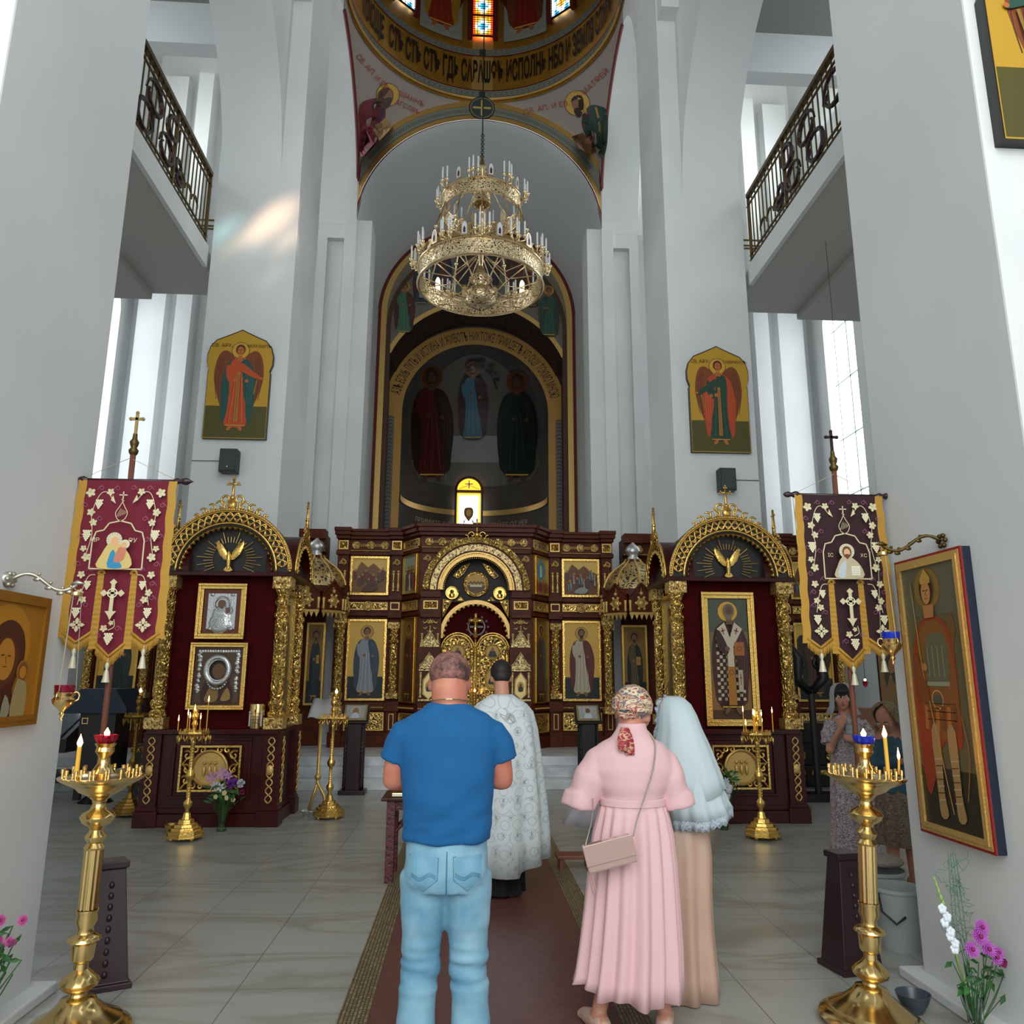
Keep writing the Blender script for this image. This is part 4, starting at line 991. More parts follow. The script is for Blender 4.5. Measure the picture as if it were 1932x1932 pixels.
# canted wings and side piers of the centre
for s in (-1, 1):
    xa, ya, xb, yb = (s*1.02, YC, s*1.38, 14.6)
    L = sqrt((xb-xa)**2+(yb-ya)**2)
    if s < 0: FW = fr_((xb, yb, 0), atan2(ya-yb, xa-xb)); 
    else: FW = fr_((xa, ya, 0), atan2(yb-ya, xb-xa))
    mb = MB(); pbox(mb, FW, 0, L, ZB, 4.2, -.2, 0)
    for (w0, w1, d) in ((ZB, .62, .08), (1.06, 1.16, .06), (2.74, 2.8, .05), (3.05, 3.12, .06), (3.9, 3.96, .05), (4.2, 4.26, .08), (4.26, 4.34, .14), (4.34, 4.40, .18)): pbox(mb, FW, -.03, L+.03, w0, w1, 0, d)
    part(mb, 'canted_wall', W_, bev=.005)
    icon(FW, .06, L-.06, 1.2, 2.72, dr_saint('#4a2414' if s < 0 else '#5a3420', '#5e2a14' if s < 0 else '#3c4a4a', ground='#3a2a14', halo='#a07a30', beard=None if s < 0 else '#3a2418'), name='canted_icon', t=.02, bg='#7a5a26')
    icon(FW, .06, L-.06, 3.14, 3.88, (lambda P, w, h: (P.rect(-w/2, h*.35, w/2, h, '#9aa28c'), [saint(P, (-.3+.15*i)*w, h*(.05+.1*(i % 2)), h*.6, robe=['#2f5a5a', '#8a4a3a', '#b8c4c0'][i % 3], cloak='#6e2a24', w=.7, feet=False) for i in range(5)])) if s < 0 else
         (lambda P, w, h: (P.circ(0, h*.66, w*.34, '#5d8a92', h*.26), saint(P, 0, h*.45, h*.42, robe='#c9d2cc', cloak='#a8b4b0'), [saint(P, (-.3+.2*i)*w, h*.04, h*.36, robe=['#a04a34', '#7a3a3a', '#b06a44'][i % 3], cloak='#8a3a24', w=.9, feet=False) for i in range(4)])), name='canted_upper_icon', t=.02, bg='#a8935c')
    gpanel(FW, .05, L-.05, 2.84, 3.02, name='frieze_panel', m=M['goldf']); gpanel(FW, .04, L-.04, .68, 1.02, name='dado_panel')
    gpanel(FW, .03, L-.03, 4.01, 4.16, name='scroll_plate', m=mat('silvery_gilding'))
    mb = MB(); rope(mb, [FW(0, 3.98, .05), FW(L, 3.98, .05)], .012, .028); rope(mb, [FW(0, 1.11, .07), FW(L, 1.11, .07)], .016, .034); part(mb, 'rope_moulding', G_, smooth=True)
    # pier ornament
    xc = s*.815
    gpanel(lambda u, w, d=0: FC(u, w, d+.06), xc-.13, xc+.13, 2.85, 3.0, m=M['goldf']);
    knot(FC, s*.9, 3.78, .075)
    FP = lambda u, w, d=0: FC(xc+u, w, d)
    mb = MB()
    for q in (-1, 1): mb.tube([FP(q*a, b, .02) for a, b in ((.13, 2.64), (.11, 2.60), (.07, 2.62), (.05, 2.66))], .016, 6); mb.tube([FP(q*a, b, .02) for a, b in ((.12, 2.52), (.08, 2.5), (.05, 2.54))], .014, 6)
    for a in range(5): mb.tube([FP(0, 2.60, .02), FP(.07*cos(pi*(a+.0)/4), 2.62+.08*sin(pi*a/4), .02)], [.02, .01], 6)
    part(mb, 'palmette', G_, smooth=True)
    mb = MB()
    for z0, sc_ in ((2.18, 1.0), (1.80, 1.05)):
        A = mb.add([FP(a, b, .02) for a, b in [(-.17, z0), (.17, z0), (.17, z0+.06), (.08*sc_, z0+.12), (.05, z0+.2), (0, z0+.26), (-.05, z0+.2), (-.08*sc_, z0+.12), (-.17, z0+.06)]]); mb.face(range(A, A+9))
        mb.tube([FP(a, b, .03) for a, b in [(-.17, z0+.05), (-.10, z0+.11), (-.05, z0+.2), (0, z0+.28), (.05, z0+.2), (.10, z0+.11), (.17, z0+.05)]], .016, 6)
    mb.tube([FP(0, 2.3, .03), FP(0, 2.56, .03)], .014, 6); mb.tube([FP(-.05, 2.46, .03), FP(.05, 2.46, .03)], .012, 6)
    for z in (1.76, 1.24, 1.17, .66): pbox(mb, FP, -.18, .18, z, z+.03, 0, .05)
    mat('pale_gilding', '#dcc180', .4, .5); part(mb, 'white_gold_tower', mat('pale_carved_gilding', '#e6cc8c', .38, .5, carve=(26, '#5a3a1c', .22, .012)), smooth=40)
    for q in (-1, 1): baluster(lambda u, w, d=0: FC(u, w, d), xc+q*.145, 1.3, 1.74, .028, name='tower_post', m=mat('pale_gilding')); baluster(lambda u, w, d=0: FC(u, w, d), xc+q*.14, 2.24, 2.42, .03, name='tower_post', m=mat('pale_gilding'))
    mb = MB(); pts = [(-.10, 1.36), (0, 1.27), (.10, 1.36), (.10, 1.6), (0, 1.74), (-.10, 1.6)]; A = mb.add([FP(a, b, .03) for a, b in pts]); mb.face(range(A, A+6)); mb.tube([FP(a, b, .035) for a, b in pts], .014, 5, closed=True)
    q_ = part(mb, 'small_icon', mat('pale_gilding'), fixn=False)
    P = Paint(); P.circ(0, 1.49, .06, '#c9a04a', .09); P.poly([(-.04, 1.41), (.04, 1.41), (.03, 1.49), (-.03, 1.49)], '#2a2a2e', 3); P.circ(0, 1.52, .022, '#6a4022'); P.build('painting', lambda a, b, d: FP(a, b, .036+d), q_)
    gpanel(lambda u, w, d=0: FC(u, w, d+.0), xc-.12, xc+.12, .7, 1.02, name='dado_panel')
    mb = MB(); pframe(mb, FC, xc-.07, xc+.07, 1.02, 1.16, .012, 0, .11); part(mb, 'slot_frame', G_)
for k in range(3):
    for s in (-1, 1): roundel(FC, s*(.40+.235*k), 4.09, .066)
for k in range(2):
    for s in (-1, 1): link(FC, s*(.52+.235*k), 4.09, .055)
mb = MB(); rope(mb, [FC(-1.0, 3.985, .02), FC(-.6, 3.985, .02)], .013, .028); rope(mb, [FC(.6, 3.985, .02), FC(1.0, 3.985, .02)], .013, .028); rope(mb, [FC(-1.0, 1.11, .11), FC(-.64, 1.11, .11)], .016, .034); rope(mb, [FC(.64, 1.11, .11), FC(1.0, 1.11, .11)], .016, .034); part(mb, 'rope_moulding', G_, smooth=True)
# ================================================================ icon shrines (kiosks)
def shrine(cx, label):
    k = thing('icon_shrine', (cx, 9.35, 0), label, 'shrine', 'gilded icon shrines before the piers')
    X = lambda a: cx+a
    y0, y1 = 9.35, 10.38
    Wm = M['wood']
    mb = MB(); mb.box(X(-.70), X(.70), y0+.03, y1-.03, .1, 1.0); mb.box(X(-.74), X(.74), y0-.05, y1, 1.0, 1.06); mb.box(X(-.76), X(.76), y0-.02, y1, 0, .14); mb.box(X(-.72), X(.72), y0+.01, y1, .14, .2)
    mb.build('cabinet', Wm, k, bev=.008)
    mb = MB(); frame(mb, X(-.44), X(.44), .30, .96, .03, y0-.0, y0+.03); mb.build('panel_moulding', Wm, k, bev=.006)
    for s in (-1, 1):
        for yy in (y0, y1-.16):
            mb = MB(); a, b = sorted((X(s*.57), X(s*.77))); mb.box(a, b, yy-.015, yy+.17, .16, 1.02); mb.box(a-.03, b+.03, yy-.04, yy+.19, 0, .17); mb.box(a-.015, b+.015, yy-.025, yy+.18, .17, .21)
            p_ = mb.build('corner_post', Wm, k, bev=.006)
            if yy == y0:
                mb = MB(); xc = X(s*.67)
                braid(lambda t: (V((xc, yy-.025, .25+.72*t)), V((1, 0, 0))), .035, 8, .009, mb)
                mb.sph((xc, yy-.025, .61), .045, 12, sc=(1, .35, 1.3)); mb.build('braid', M['goldp'], p_, smooth=True)
            mb = MB(); xs = X(s*.775)
            braid(lambda t: (V((xs+s*.01, yy+.08, .25+.72*t)), V((0, 1, 0))), .035, 8, .009, mb, nrm=V((s, 0, 0)))
            mb.build('braid', M['goldp'], p_, smooth=True)
            # column above
            column(fr_((X(s*.67), yy+.07, 0), 0), 0, 1.06, 2.82, .078, k, d=0)
    # front grille with medallion
    mb = MB(); frame(mb, X(-.34), X(.34), .38, .88, .022, y0-.035, y0-.01)
    for s in (-1, 1):
        for zz in (.50, .62, .77): 
            mb.tube([(x, y0-.02, z) for x, y, z in spiral(X(s*.26), zz, .055, 1.1, 1.2*zz, 0, s)], .013, 6)
        for zz, xx in ((.83, .10), (.83, .18), (.44, .10), (.44, .18)): mb.tube([(x, y0-.02, z) for x, y, z in spiral(X(s*xx), zz, .035, .9, 2, 0, s)], .012, 6)
        mb.tube([(X(s*.31), y0-.02, .41), (X(s*.2), y0-.02, .55), (X(s*.31), y0-.02, .68), (X(s*.2), y0-.02, .8)], .011, 6)
    mb.build('grille', M['gold'], k, smooth=40)
    mb = MB(); mb.lathe([(.001, .0), (.17, .0), (.18, .015), (.19, .03), (.205, .02), (.205, -.01)], X(0), y0-.03, .63, 32, axis='y'); g = mb.build('medallion', M['goldp'], k, smooth=50)
    mb = MB()
    for a in range(3): mb.sph((X(-.06+.06*a), y0-.045, .60), .028, 8, sc=(.8, .5, 2.2)); mb.sph((X(-.06+.06*a), y0-.05, .69), .02, 8)
    mb.build('medallion_relief', M['goldp'], g, smooth=True)
    # back board, lintel
    MB().box(X(-.62), X(.62), y0+.15, y0+.18, 1.06, 2.84).build('velvet_board', M['burg'], k)
    mb = MB(); mb.box(X(-.80), X(.80), y0-.06, y1+.02, 2.82, 2.87); mb.build('lintel', M['wood'], k, bev=.006)
    MB().box(X(-.56), X(.56), y0+.7, y1-.05, 1.06, 2.84).build('inner_box', M['wood'], k)
    for s in (-1, 1):
        xs = X(s*.60); a, b = sorted((xs, xs+s*.03)); mb = MB().box(a, b, y0+.2, y1-.2, 1.08, 2.8); pn = mb.build('side_board', M['burg'], k)
        FS = fr_((xs+s*.03, y0+.25 if s > 0 else y1-.25, 0), pi/2 if s > 0 else -pi/2)
        icon(FS, .0, .53, 1.15, 2.70, dr_saint('#4a4030', '#5c3c20', halo='#a8873c'), name='side_icon', t=.05, par=k, bg='#8c7c4c')
        # side barrel arch
        mb = MB(); n = 24; xo, xi = X(s*.80), X(s*.45)
        for kk in range(n):
            t0, t1 = pi*kk/n, pi*(kk+1)/n; P4 = []
            for xx in (xo, xi):
                for r in (.52, .40):
                    for t in (t0, t1): P4.append((xx, (y0+y1)/2+r*cos(t), 2.87+r*sin(t)))
            A = mb.add(P4); mb.face((A, A+1, A+3, A+2)); mb.face((A, A+1, A+5, A+4)); mb.face((A+2, A+3, A+7, A+6)); mb.face((A+4, A+5, A+7, A+6))
        sa = mb.build('side_arch', M['wood'], k, smooth=40)
        mb = MB(); xx = X(s*.81)
        braid(lambda t: (V((xx, (y0+y1)/2+.465*cos(pi*t), 2.87+.465*sin(pi*t))), V((0, cos(pi*t), sin(pi*t)))), .03, 11, .009, mb, nrm=V((s, 0, 0)))
        for r, w in ((.52, .016), (.41, .014)): mb.tube([(xx, (y0+y1)/2+r*cos(pi*t/32), 2.87+r*sin(pi*t/32)) for t in range(33)], w, 6)
        for t in range(17): a = pi*(t+.5)/17; mb.sph((xx, (y0+y1)/2+.385*cos(a), 2.87+.385*sin(a)), .022, 6)
        mb.build('side_arch_gilding', M['gold'], sa, smooth=True)
        MB().box(*sorted((X(s*.62), X(s*.64))), y0+.12, y1-.12, 2.86, 3.26).build('side_tympanum', M['dark'], k)
        mb = MB(); 
        def wing(m, F): 
            for q in (-1, 1): m.tube([F(q*.02, .02), F(q*.09, .10), F(q*.15, .20)], [.03, .04, .012], 6)
            m.tube([F(0, -.12), F(0, 0), F(0, .10)], [.04, .035, .02], 8)
        wing(mb, lambda u, w: V((X(s*.66), (y0+y1)/2+u, 3.03+w))); mb.build('side_dove', M['gold'], k, smooth=True)
        mb = MB(); cy_ = (y0+y1)/2
        for q in (-1, 1):
            mb.tube([(xx, y, z) for y, _, z in spiral(cy_+q*.08, 3.46, .06, .8, 0, 0, q)], .014, 6); mb.tube([(xx, y, z) for y, _, z in spiral(cy_+q*.17, 3.40, .045, .8, 1, 0, q)], .012, 6)
        mb.tube([(xx, cy_, 3.38), (xx, cy_, 3.86)], [.03, .014], 6); mb.tube([(xx, cy_-.05, 3.78), (xx, cy_+.05, 3.78)], .014, 6); mb.sph((xx, cy_, 3.62), .03, 8)
        mb.build('side_crest', M['gold'], sa, smooth=True)
    # front arch slab
    zc = 2.87
    mb = MB().arch(cx, zc, .56, .765, y0-.03, y0+.22, seg=40); fa = mb.build('front_arch', M['dark'], k, smooth=40)
    mb = MB().arch(cx, zc, 0.01, .57, y0+.10, y0+.13, seg=32); mb.build('tympanum', M['dark'], k)
    mb = MB(); yb = y0-.04
    for q in (.026, -.026):
        pass
    braid(lambda t: (V((cx-.665*cos(pi*(.03+.94*t)), yb, zc+.665*sin(pi*(.03+.94*t)))), V((-cos(pi*(.03+.94*t)), 0, sin(pi*(.03+.94*t))))), .050, 23, .012, mb)
    braid(lambda t: (V((cx-.665*cos(pi*(.03+.94*t)), yb, zc+.665*sin(pi*(.03+.94*t)))), V((-cos(pi*(.03+.94*t)), 0, sin(pi*(.03+.94*t))))), .028, 23, .007, mb)
    mb.build('arch_braid', M['gold'], fa, smooth=True)
    mb = MB()
    for r, w in ((.755, .022), (.735, .010), (.59, .016)): mb.tube([(cx+r*cos(pi*t/48), yb, zc+r*sin(pi*t/48)) for t in range(49)], w, 6)
    for t in range(80): a = pi*(t+.5)/80; mb.sph((cx+.755*cos(a), yb-.015, zc+.755*sin(a)), .017, 6)
    mb.build('arch_rope', M['gold'], fa, smooth=True)
    for t in range(25):
        a = pi*(t+.5)/25; r = .555; mb = MB(); c_ = V((cx+r*cos(a), yb+.01, zc+r*sin(a)))
        d = V((-cos(a), 0, -sin(a))); sd = V((-sin(a), 0, cos(a)))
        rows = [c_+sd*(.033*cos(q))+d*(.03*sin(q)+(.018 if q == pi/2 else 0)) for q in [pi*j/8 for j in range(9)]]
        A = mb.add(rows+[p_+V((0, .03, 0)) for p_ in rows]+[c_+d*.012+V((0, -.018, 0))]); 
        for j in range(8): mb.face((A+j, A+j+1, A+18)); mb.face((A+j, A+j+1, A+10+j, A+9+j))
        mb.build('leaf_drop', M['gold'], fa, smooth=True)
    # rays and dove
    mb = MB(); zd = 3.04
    for t in range(-14, 15):
        a = pi/2+t*radians(8.6); L = .34 if abs(t) % 4 == 2 or abs(t) in (12, 14) else .27
        L = min(L, .5)
        mb.tube([(cx+.20*cos(a), y0+.07, zd+.20*sin(a)), (cx+(L)*cos(a)*(1.15 if abs(t) > 6 else 1), y0+.07, zd+(L)*sin(a))], .005, 5)
    mb.build('rays', M['goldp'], k)
    mb = MB()
    for q in (-1, 1):
        pts = [(0.01, -.02), (.06, -.01), (.12, .05), (.155, .13), (.165, .21), (.13, .20), (.09, .165), (.05, .11), (.02, .05)]
        fr = [V((cx+q*a, y0+.05, zd+b)) for a, b in pts]; bk = [p_+V((0, .03, 0)) for p_ in fr]; c_ = V((cx+q*.09, y0+.025, zd+.10))
        A = mb.add(fr+bk+[c_]); n = len(pts)
        for j in range(n): mb.face((A+j, A+(j+1) % n, A+2*n)); mb.face((A+j, A+(j+1) % n, A+n+(j+1) % n, A+n+j))
    mb.tube([(cx, y0+.045, zd-.13), (cx, y0+.04, zd-.02), (cx, y0+.03, zd+.04), (cx-.005, y0+.03, zd+.085)], [.022, .034, .026, .012], 8)
    A = mb.add([(cx-.055, y0+.04, zd-.14), (cx, y0+.04, zd-.165), (cx+.055, y0+.04, zd-.14), (cx, y0+.03, zd-.07)]); mb.face((A, A+1, A+3)); mb.face((A+1, A+2, A+3))
    mb.build('dove', M['gold'], k, smooth=50)
    # crest with scrolls and cross
    mb = MB(); yc = y0-.0
    for q in (-1, 1):
        for (x, z, r, t, a) in ((.07, 3.76, .075, .85, -1.2), (.13, 3.68, .07, .9, .4), (.24, 3.65, .055, .9, .8), (.33, 3.60, .05, .9, .4), (.07, 3.66, .05, .8, 2), (.41, 3.545, .032, .8, .2), (.035, 3.72, .03, .8, 0)):
            mb.tube([(x_, yc, z_) for x_, _, z_ in spiral(cx+q*x, z, r, t, a, 0, q)], [.017*(.6+.4*sin(pi*i/22)) for i in range(23)], 6)
    mb.sph((cx, yc-.01, 3.69), .06, 10, sc=(1, .5, 1)); mb.sph((cx, yc-.01, 3.78), .03, 8)
    mb.tube([(cx, yc, 3.70), (cx, yc, 4.02)], [.022, .014], 8); mb.tube([(cx-.055, yc, 3.955), (cx+.055, yc, 3.955)], .013, 6)
    for a, b in ((-.06, 3.955), (.06, 3.955), (0, 4.03)):
        for u, w in ((0, .018), (.014, -.008), (-.014, -.008)): mb.sph((cx+a+u, yc, b+w), .014, 6)
    mb.build('crest', M['gold'], k, smooth=True)
    # dark roof barrel
    mb = MB(); mb.lathe([(.74, -(y0+.2)), (.74, -(y1-.1))], cx, 0, zc, 24, axis='y', a0=0, a1=pi); mb.build('roof', M['dark'], k, smooth=True)
    return k
ks = shrine(-3.04, 'burgundy and gold icon shrine by the left pier, with two framed icons')
k2 = dup(ks, Matrix.Translation((3.09, 9.35, 0)), 'burgundy and gold icon shrine by the right pier, with one tall bishop icon')
# ---- framed icons hanging on the shrines
def hung(x0, x1, z0, z1, y, label, drawf, t, bg, mats=M['gold'], name='framed_icon', inner=None, relief=None):
    h = thing(name, ((x0+x1)/2, y, z0), label, 'icon')
    F = fr_((0, y, 0), 0)
    mb = MB(); pbox(mb, F, x0, x1, z0, z1, -.05, 0); mb.build('backing', M['wood'], h)
    for i, (a, d) in enumerate(((0, .05), (.45, .035))):
        mb = MB(); pframe(mb, F, x0+t*a, x1-t*a, z0+t*a, z1-t*a, t*(.45 if i == 0 else .5), -.0, d+.0); mb.build('frame', mats, h, bev=.004)
    w, hh = x1-x0-2*t, z1-z0-2*t
    P = Paint(); P.rect(-w/2, 0, w/2, hh, bg)
    if inner: P.rect(-w/2+inner, inner, w/2-inner, hh-inner, '#8c7a5a')
    drawf(P, w, hh)
    P.build('painting', lambda a, b, d: F((x0+x1)/2+a, z0+t+b, .008+d), h)
    if relief: relief(h, F, (x0+x1)/2, z0+t, w, hh)
    return h
def madonna_relief(scale=1, oval=False):
    def f(h, F, cx, z, w, hh):
        mb = MB(); i = .05
        if not oval:
            pbox(mb, F, cx-w/2+i, cx+w/2-i, z+i, z+hh-i, .008, .018)
            mb.tube([F(cx-.0+.085*cos(t), z+hh*.66+.085*sin(t), .03) for t in [2*pi*j/24 for j in range(24)]], .012, 6, closed=True)
            mb.tube([F(cx+.08+.045*cos(t), z+hh*.52+.045*sin(t), .03) for t in [2*pi*j/20 for j in range(20)]], .008, 6, closed=True)
            for a, b, r, sx, sz in ((-.01, .40, .10, 1.1, 1.3), (-.02, .22, .13, 1.0, 1.0), (.07, .36, .05, 1, 1.3), (.07, .2, .06, 1.2, 1)): mb.sph(F(cx+a, z+hh*b, .012), r, 12, sc=(sx, .22, sz))
            for a, b in ((-.12, .88), (.12, .88), (-.12, .1), (.12, .1)): mb.sph(F(cx+a, z+hh*b, .02), .022, 8, sc=(1.3, .5, 1))
            for q in range(9): mb.tube([F(cx-.1+.02*q, z+hh*.12, .045), F(cx-.06+.012*q, z+hh*.45, .048)], .004, 4)
        else:
            mb.tube([F(cx+.13*cos(t), z+hh*.60+.15*sin(t), .03) for t in [2*pi*j/32 for j in range(32)]], .035, 8, closed=True)
            mb.tube([F(cx+.11*cos(t)+.01, z+hh*.60+.12*sin(t), .045) for t in [2*pi*j/32 for j in range(32)]], .01, 6, closed=True)
            R = random.Random(3)
            for q in range(46):
                a = R.choice((-1, 1))*(w/2-.045-.02*R.random()); mb.sph(F(cx+a, z+hh*(.22+.72*q/46), .015), .02+.012*R.random(), 6, sc=(1, .6, 1))
            for q in range(16): mb.sph(F(cx-w/2+.05+(w-.1)*q/15, z+hh*.93, .015), .024, 6, sc=(1, .6, 1)); 
            for q in range(12): t = pi+pi*q/11; mb.sph(F(cx+.11*cos(t), z+hh*.44+.11*sin(t), .02), .018, 6)
        mb.build('silver_cover', M['silver'], h, smooth=50)
        if not oval:
            P = Paint(); P.circ(-.0, hh*.66, .038, '#7a5238', .05); P.circ(.08, hh*.52, .024, '#7a5238', .03); P.build('painted_faces', lambda a, b, d: F(cx+a, z+b, .05+d), h)
    return f
yk = 9.44
hung(-3.37, -2.80, 2.08, 2.74, yk, 'small gold-framed silver relief icon of mother and child, upper one on the left shrine', lambda P, w, h: P.rect(-w/2, 0, w/2, h, '#6a3420'), .07, '#6a3420', relief=madonna_relief())
def dk(P, w, h):
    P.rect(-w/2+.03, .03, w/2-.03, h-.03, '#57402c')
    P.poly([(-w*.3, h*.03), (w*.32, h*.03), (w*.26, h*.4), (0, h*.62), (-w*.26, h*.4)], '#3a1c18', 3)
    P.poly([(-w*.25, h*.1), (-.02, h*.45), (.02, h*.12), (-.06, h*.04)], '#8a6a34', 3); P.poly([(.05, h*.08), (.12, h*.3), (.16, h*.1)], '#9a7a3c', 3)
    P.circ(0, h*.60, .10, '#2c1a14', .12); P.circ(.01, h*.58, .075, '#6a4c2c', .09); P.circ(.09, h*.46, .05, '#5a3c24')
hung(-3.40, -2.74, 1.27, 2.04, yk, 'larger gold-framed dark icon with silver halo work, lower one on the left shrine', dk, .055, '#4a2c22', relief=madonna_relief(oval=True))
def bishop(P, w, h):
    P.rect(-w/2, 0, w/2, h*.35, '#8a6230'); P.rect(-w/2, h*.35, w/2, h*.72, '#6e6a50'); P.rect(-w/2, h*.72, w/2, h, '#4d5545'); P.rect(-w/2, 0, w/2, h*.07, '#4a2c14')
    saint(P, 0, h*.055, h*.93, robe='#3a1c16', cloak='#431e16', hair='#6b6258', beard='#756b60', halo='#d9ae48', w=.92, epi=True, checks=True, book='#a3642a', face='#6e4a34', cloakside=1)
    P.rect(w*.16, h*.22, w*.28, h*.40, '#b8a98c'); P.line([(w*.22, h*.28), (w*.22, h*.37)], .01, '#8a4a28'); P.line([(w*.19, h*.335), (w*.25, h*.335)], .01, '#8a4a28')
hung(2.73, 3.39, 1.09, 2.70, yk, 'tall gold-framed icon of a grey-bearded bishop on the right shrine', bishop, .085, '#6e6a50')
# ---- archangel boards on the far piers
def ogee(w, h):
    hw = w/2
    L = [(hw, 0), (hw, h*.60), (hw*.97, h*.62), (hw*1.05, h*.68), (hw*1.06, h*.76), (hw*.98, h*.84), (hw*.80, h*.90), (hw*.50, h*.935), (hw*.18, h*.975), (0, h)]
    return L+[(-a, b) for a, b in L[::-1][1:]]
def angel(x, z, y, w, h, label, robe, cloak, f, name='archangel_icon'):
    t = thing(name, (x, y, z), label, 'icon')
    MB().ext([(x+a, z+b) for a, b in ogee(w, h)], y, y-.07).build('board', M['dark'], t)
    P = Paint(); og = ogee(w*.985, h*.99)
    P.poly(og, '#b98f22'); P.poly([(-w*.485, .01), (w*.485, .01), (w*.485, h*.29), (-w*.485, h*.29)], '#4b4712')
    q = Paint(); saint(q, 0, h*.08, h*.80, robe=robe, cloak=cloak, hair='#5a2410', halo='#c79c2e', wings='#7a3c14', face='#b0642c', w=.98, cloakside=f, epi=False, trim='#b8862c')
    P.ps += q.ps
    P.poly([(-.03*w, h*.15), (.03*w, h*.15), (.025*w, h*.6), (-.02*w, h*.6)], '#a9702c'); P.line([(0, h*.16), (0, h*.58)], .008, '#6a3812')
    P.poly([(f*.02*w, h*.62), (f*.2*w, h*.56), (f*.36*w, h*.53), (f*.36*w, h*.555), (f*.2*w, h*.62), (f*.05*w, h*.68)], robe, 3); P.circ(f*.37*w, h*.545, .02*w, '#b0642c')
    P.line([(f*.30*w, h*.53), (f*.26*w, h*.40)], .02, '#8a6a24')
    P.text('СВ. АРХ.', -w*.30, h*.83, h*.045, '#5a3a10'); P.text('МИХАИЛЪ' if f > 0 else 'ГАВРИИЛЪ', w*.30, h*.83, h*.04, '#5a3a10')
    P.build('painting', onwall(x, z, y-.071), t)
    return t
angel(-3.395, 4.84, 10.4, .86, 1.61, 'gilded angel icon board on the left pier, orange robe', '#b84a16', '#1c4a44', 1)
angel(3.415, 4.79, 10.4, .86, 1.62, 'gilded angel icon board on the right pier, dark green robe', '#1e4030', '#b0441a', -1)
a3 = angel(2.90, 4.30, 3.3, .84, 1.45, 'gilded angel icon board high on the near right pillar, cut by the picture edge', '#20483c', '#b0441a', -1)
# ---- speakers with their cables
def speaker(x, z, label, s):
    t = thing('speaker', (x, 10.3, z), label, 'speaker', 'black wall speakers under the angel boards')
    MB().box(x-.115, x+.115, 10.17, 10.34, z, z+.32).build('cabinet', M['black'], t, bev=.008)
    MB().box(x-.10, x+.10, 10.16, 10.17, z+.02, z+.30).build('grille', mat('speaker_mesh', '#3a4042', .7), t)
    MB().box(x-.02, x+.02, 10.34, 10.4, z+.12, z+.2).build('bracket', M['black'], t)
    if s < 0: MB().box(x-.008, x+.008, 10.155, 10.16, z+.06, z+.075).build('badge', M['bead'], t)
    MB().tube([(x+s*.1, 10.38, z+.2), (s*3.95, 10.385, z+.20)], .005, 5).build('cable', M['black'], t)
speaker(-3.40, 4.33, 'small black speaker on the left pier beneath the orange-robed angel board', -1)
speaker(3.43, 4.20, 'small black speaker on the right pier beneath the green-robed angel board', 1)
# ================================================================ chandelier
ch = thing('chandelier', (0, 12.87, 8.15), 'large two-tier gilt ring chandelier with white candle lamps hanging on a dark rod', 'chandelier')
HX, HY = -.01, 12.87
def ringband(r, z0, z1, name, bn=.03):
    mb = MB(); mb.lathe([(r-.02, z0), (r, z0), (r, z1), (r-.02, z1), (r-.02, z0)], HX, HY, 0, 96); b = mb.build(name, M['chand'], ch, smooth=40)
    for z in (z0, z1): mb = MB(); mb.lathe([(r+bn*cos(a), z+bn*.7*sin(a)) for a in [2*pi*j/8 for j in range(9)]], HX, HY, 0, 96); mb.build('rim', M['chandp'], b, smooth=True)
ringband(1.13, 8.60, 8.92, 'lower_ring'); ringband(.74, 10.05, 10.33, 'upper_ring', .022)
ringband(.16, 10.28, 10.5, 'crown', .02)
def lamp(a, r, z, h=.20):
    x, y = HX+r*cos(a), HY+r*sin(a); mb = MB()
    mb.lathe([(.006, -.06), (.03, -.03), (.045, 0), (.03, .01), (.02, .02)], x, y, z, 10); c = mb.build('candle_cup', M['chandp'], ch, smooth=True)
    mb = MB(); mb.lathe([(.016, 0), (.016, h*.7), (.012, h*.72), (.019, h*.8), (.012, h*.92), (.002, h)], x, y, z+.02, 8); mb.build('candle_lamp', M['bulb'], c, smooth=True)
def plaque(a, r, z, w=.11, h=.26):
    o = V((HX+r*cos(a), HY+r*sin(a), z)); F = fr_(o, a+pi/2); mb = MB()
    pts = [(-w/2, 0), (w/2, 0), (w/2, h*.6)]+[(w/2*cos(t), h*.6+h*.4*sin(t)) for t in [pi*j/10 for j in range(1, 10)]]+[(-w/2, h*.6)]
    A = mb.add([F(u, q, -.01) for u, q in pts]); mb.add([F(u, q, .01) for u, q in pts]); n = len(pts); mb.face(range(A, A+n)); mb.face(range(A+n, A+2*n))
    for i in range(n): mb.face((A+i, A+(i+1) % n, A+n+(i+1) % n, A+n+i))
    p_ = mb.build('icon_plaque', M['chandp'], ch)
    P = Paint(); P.poly([(a_*.75, .02+b_*.88) for a_, b_ in pts], '#d8d8dc'); P.poly([(-.02, .04), (.02, .04), (.022, .12), (0, .17), (-.022, .12)], '#3c2446'); P.build('painting', lambda u, q, d: F(u, q, .012+d), p_)
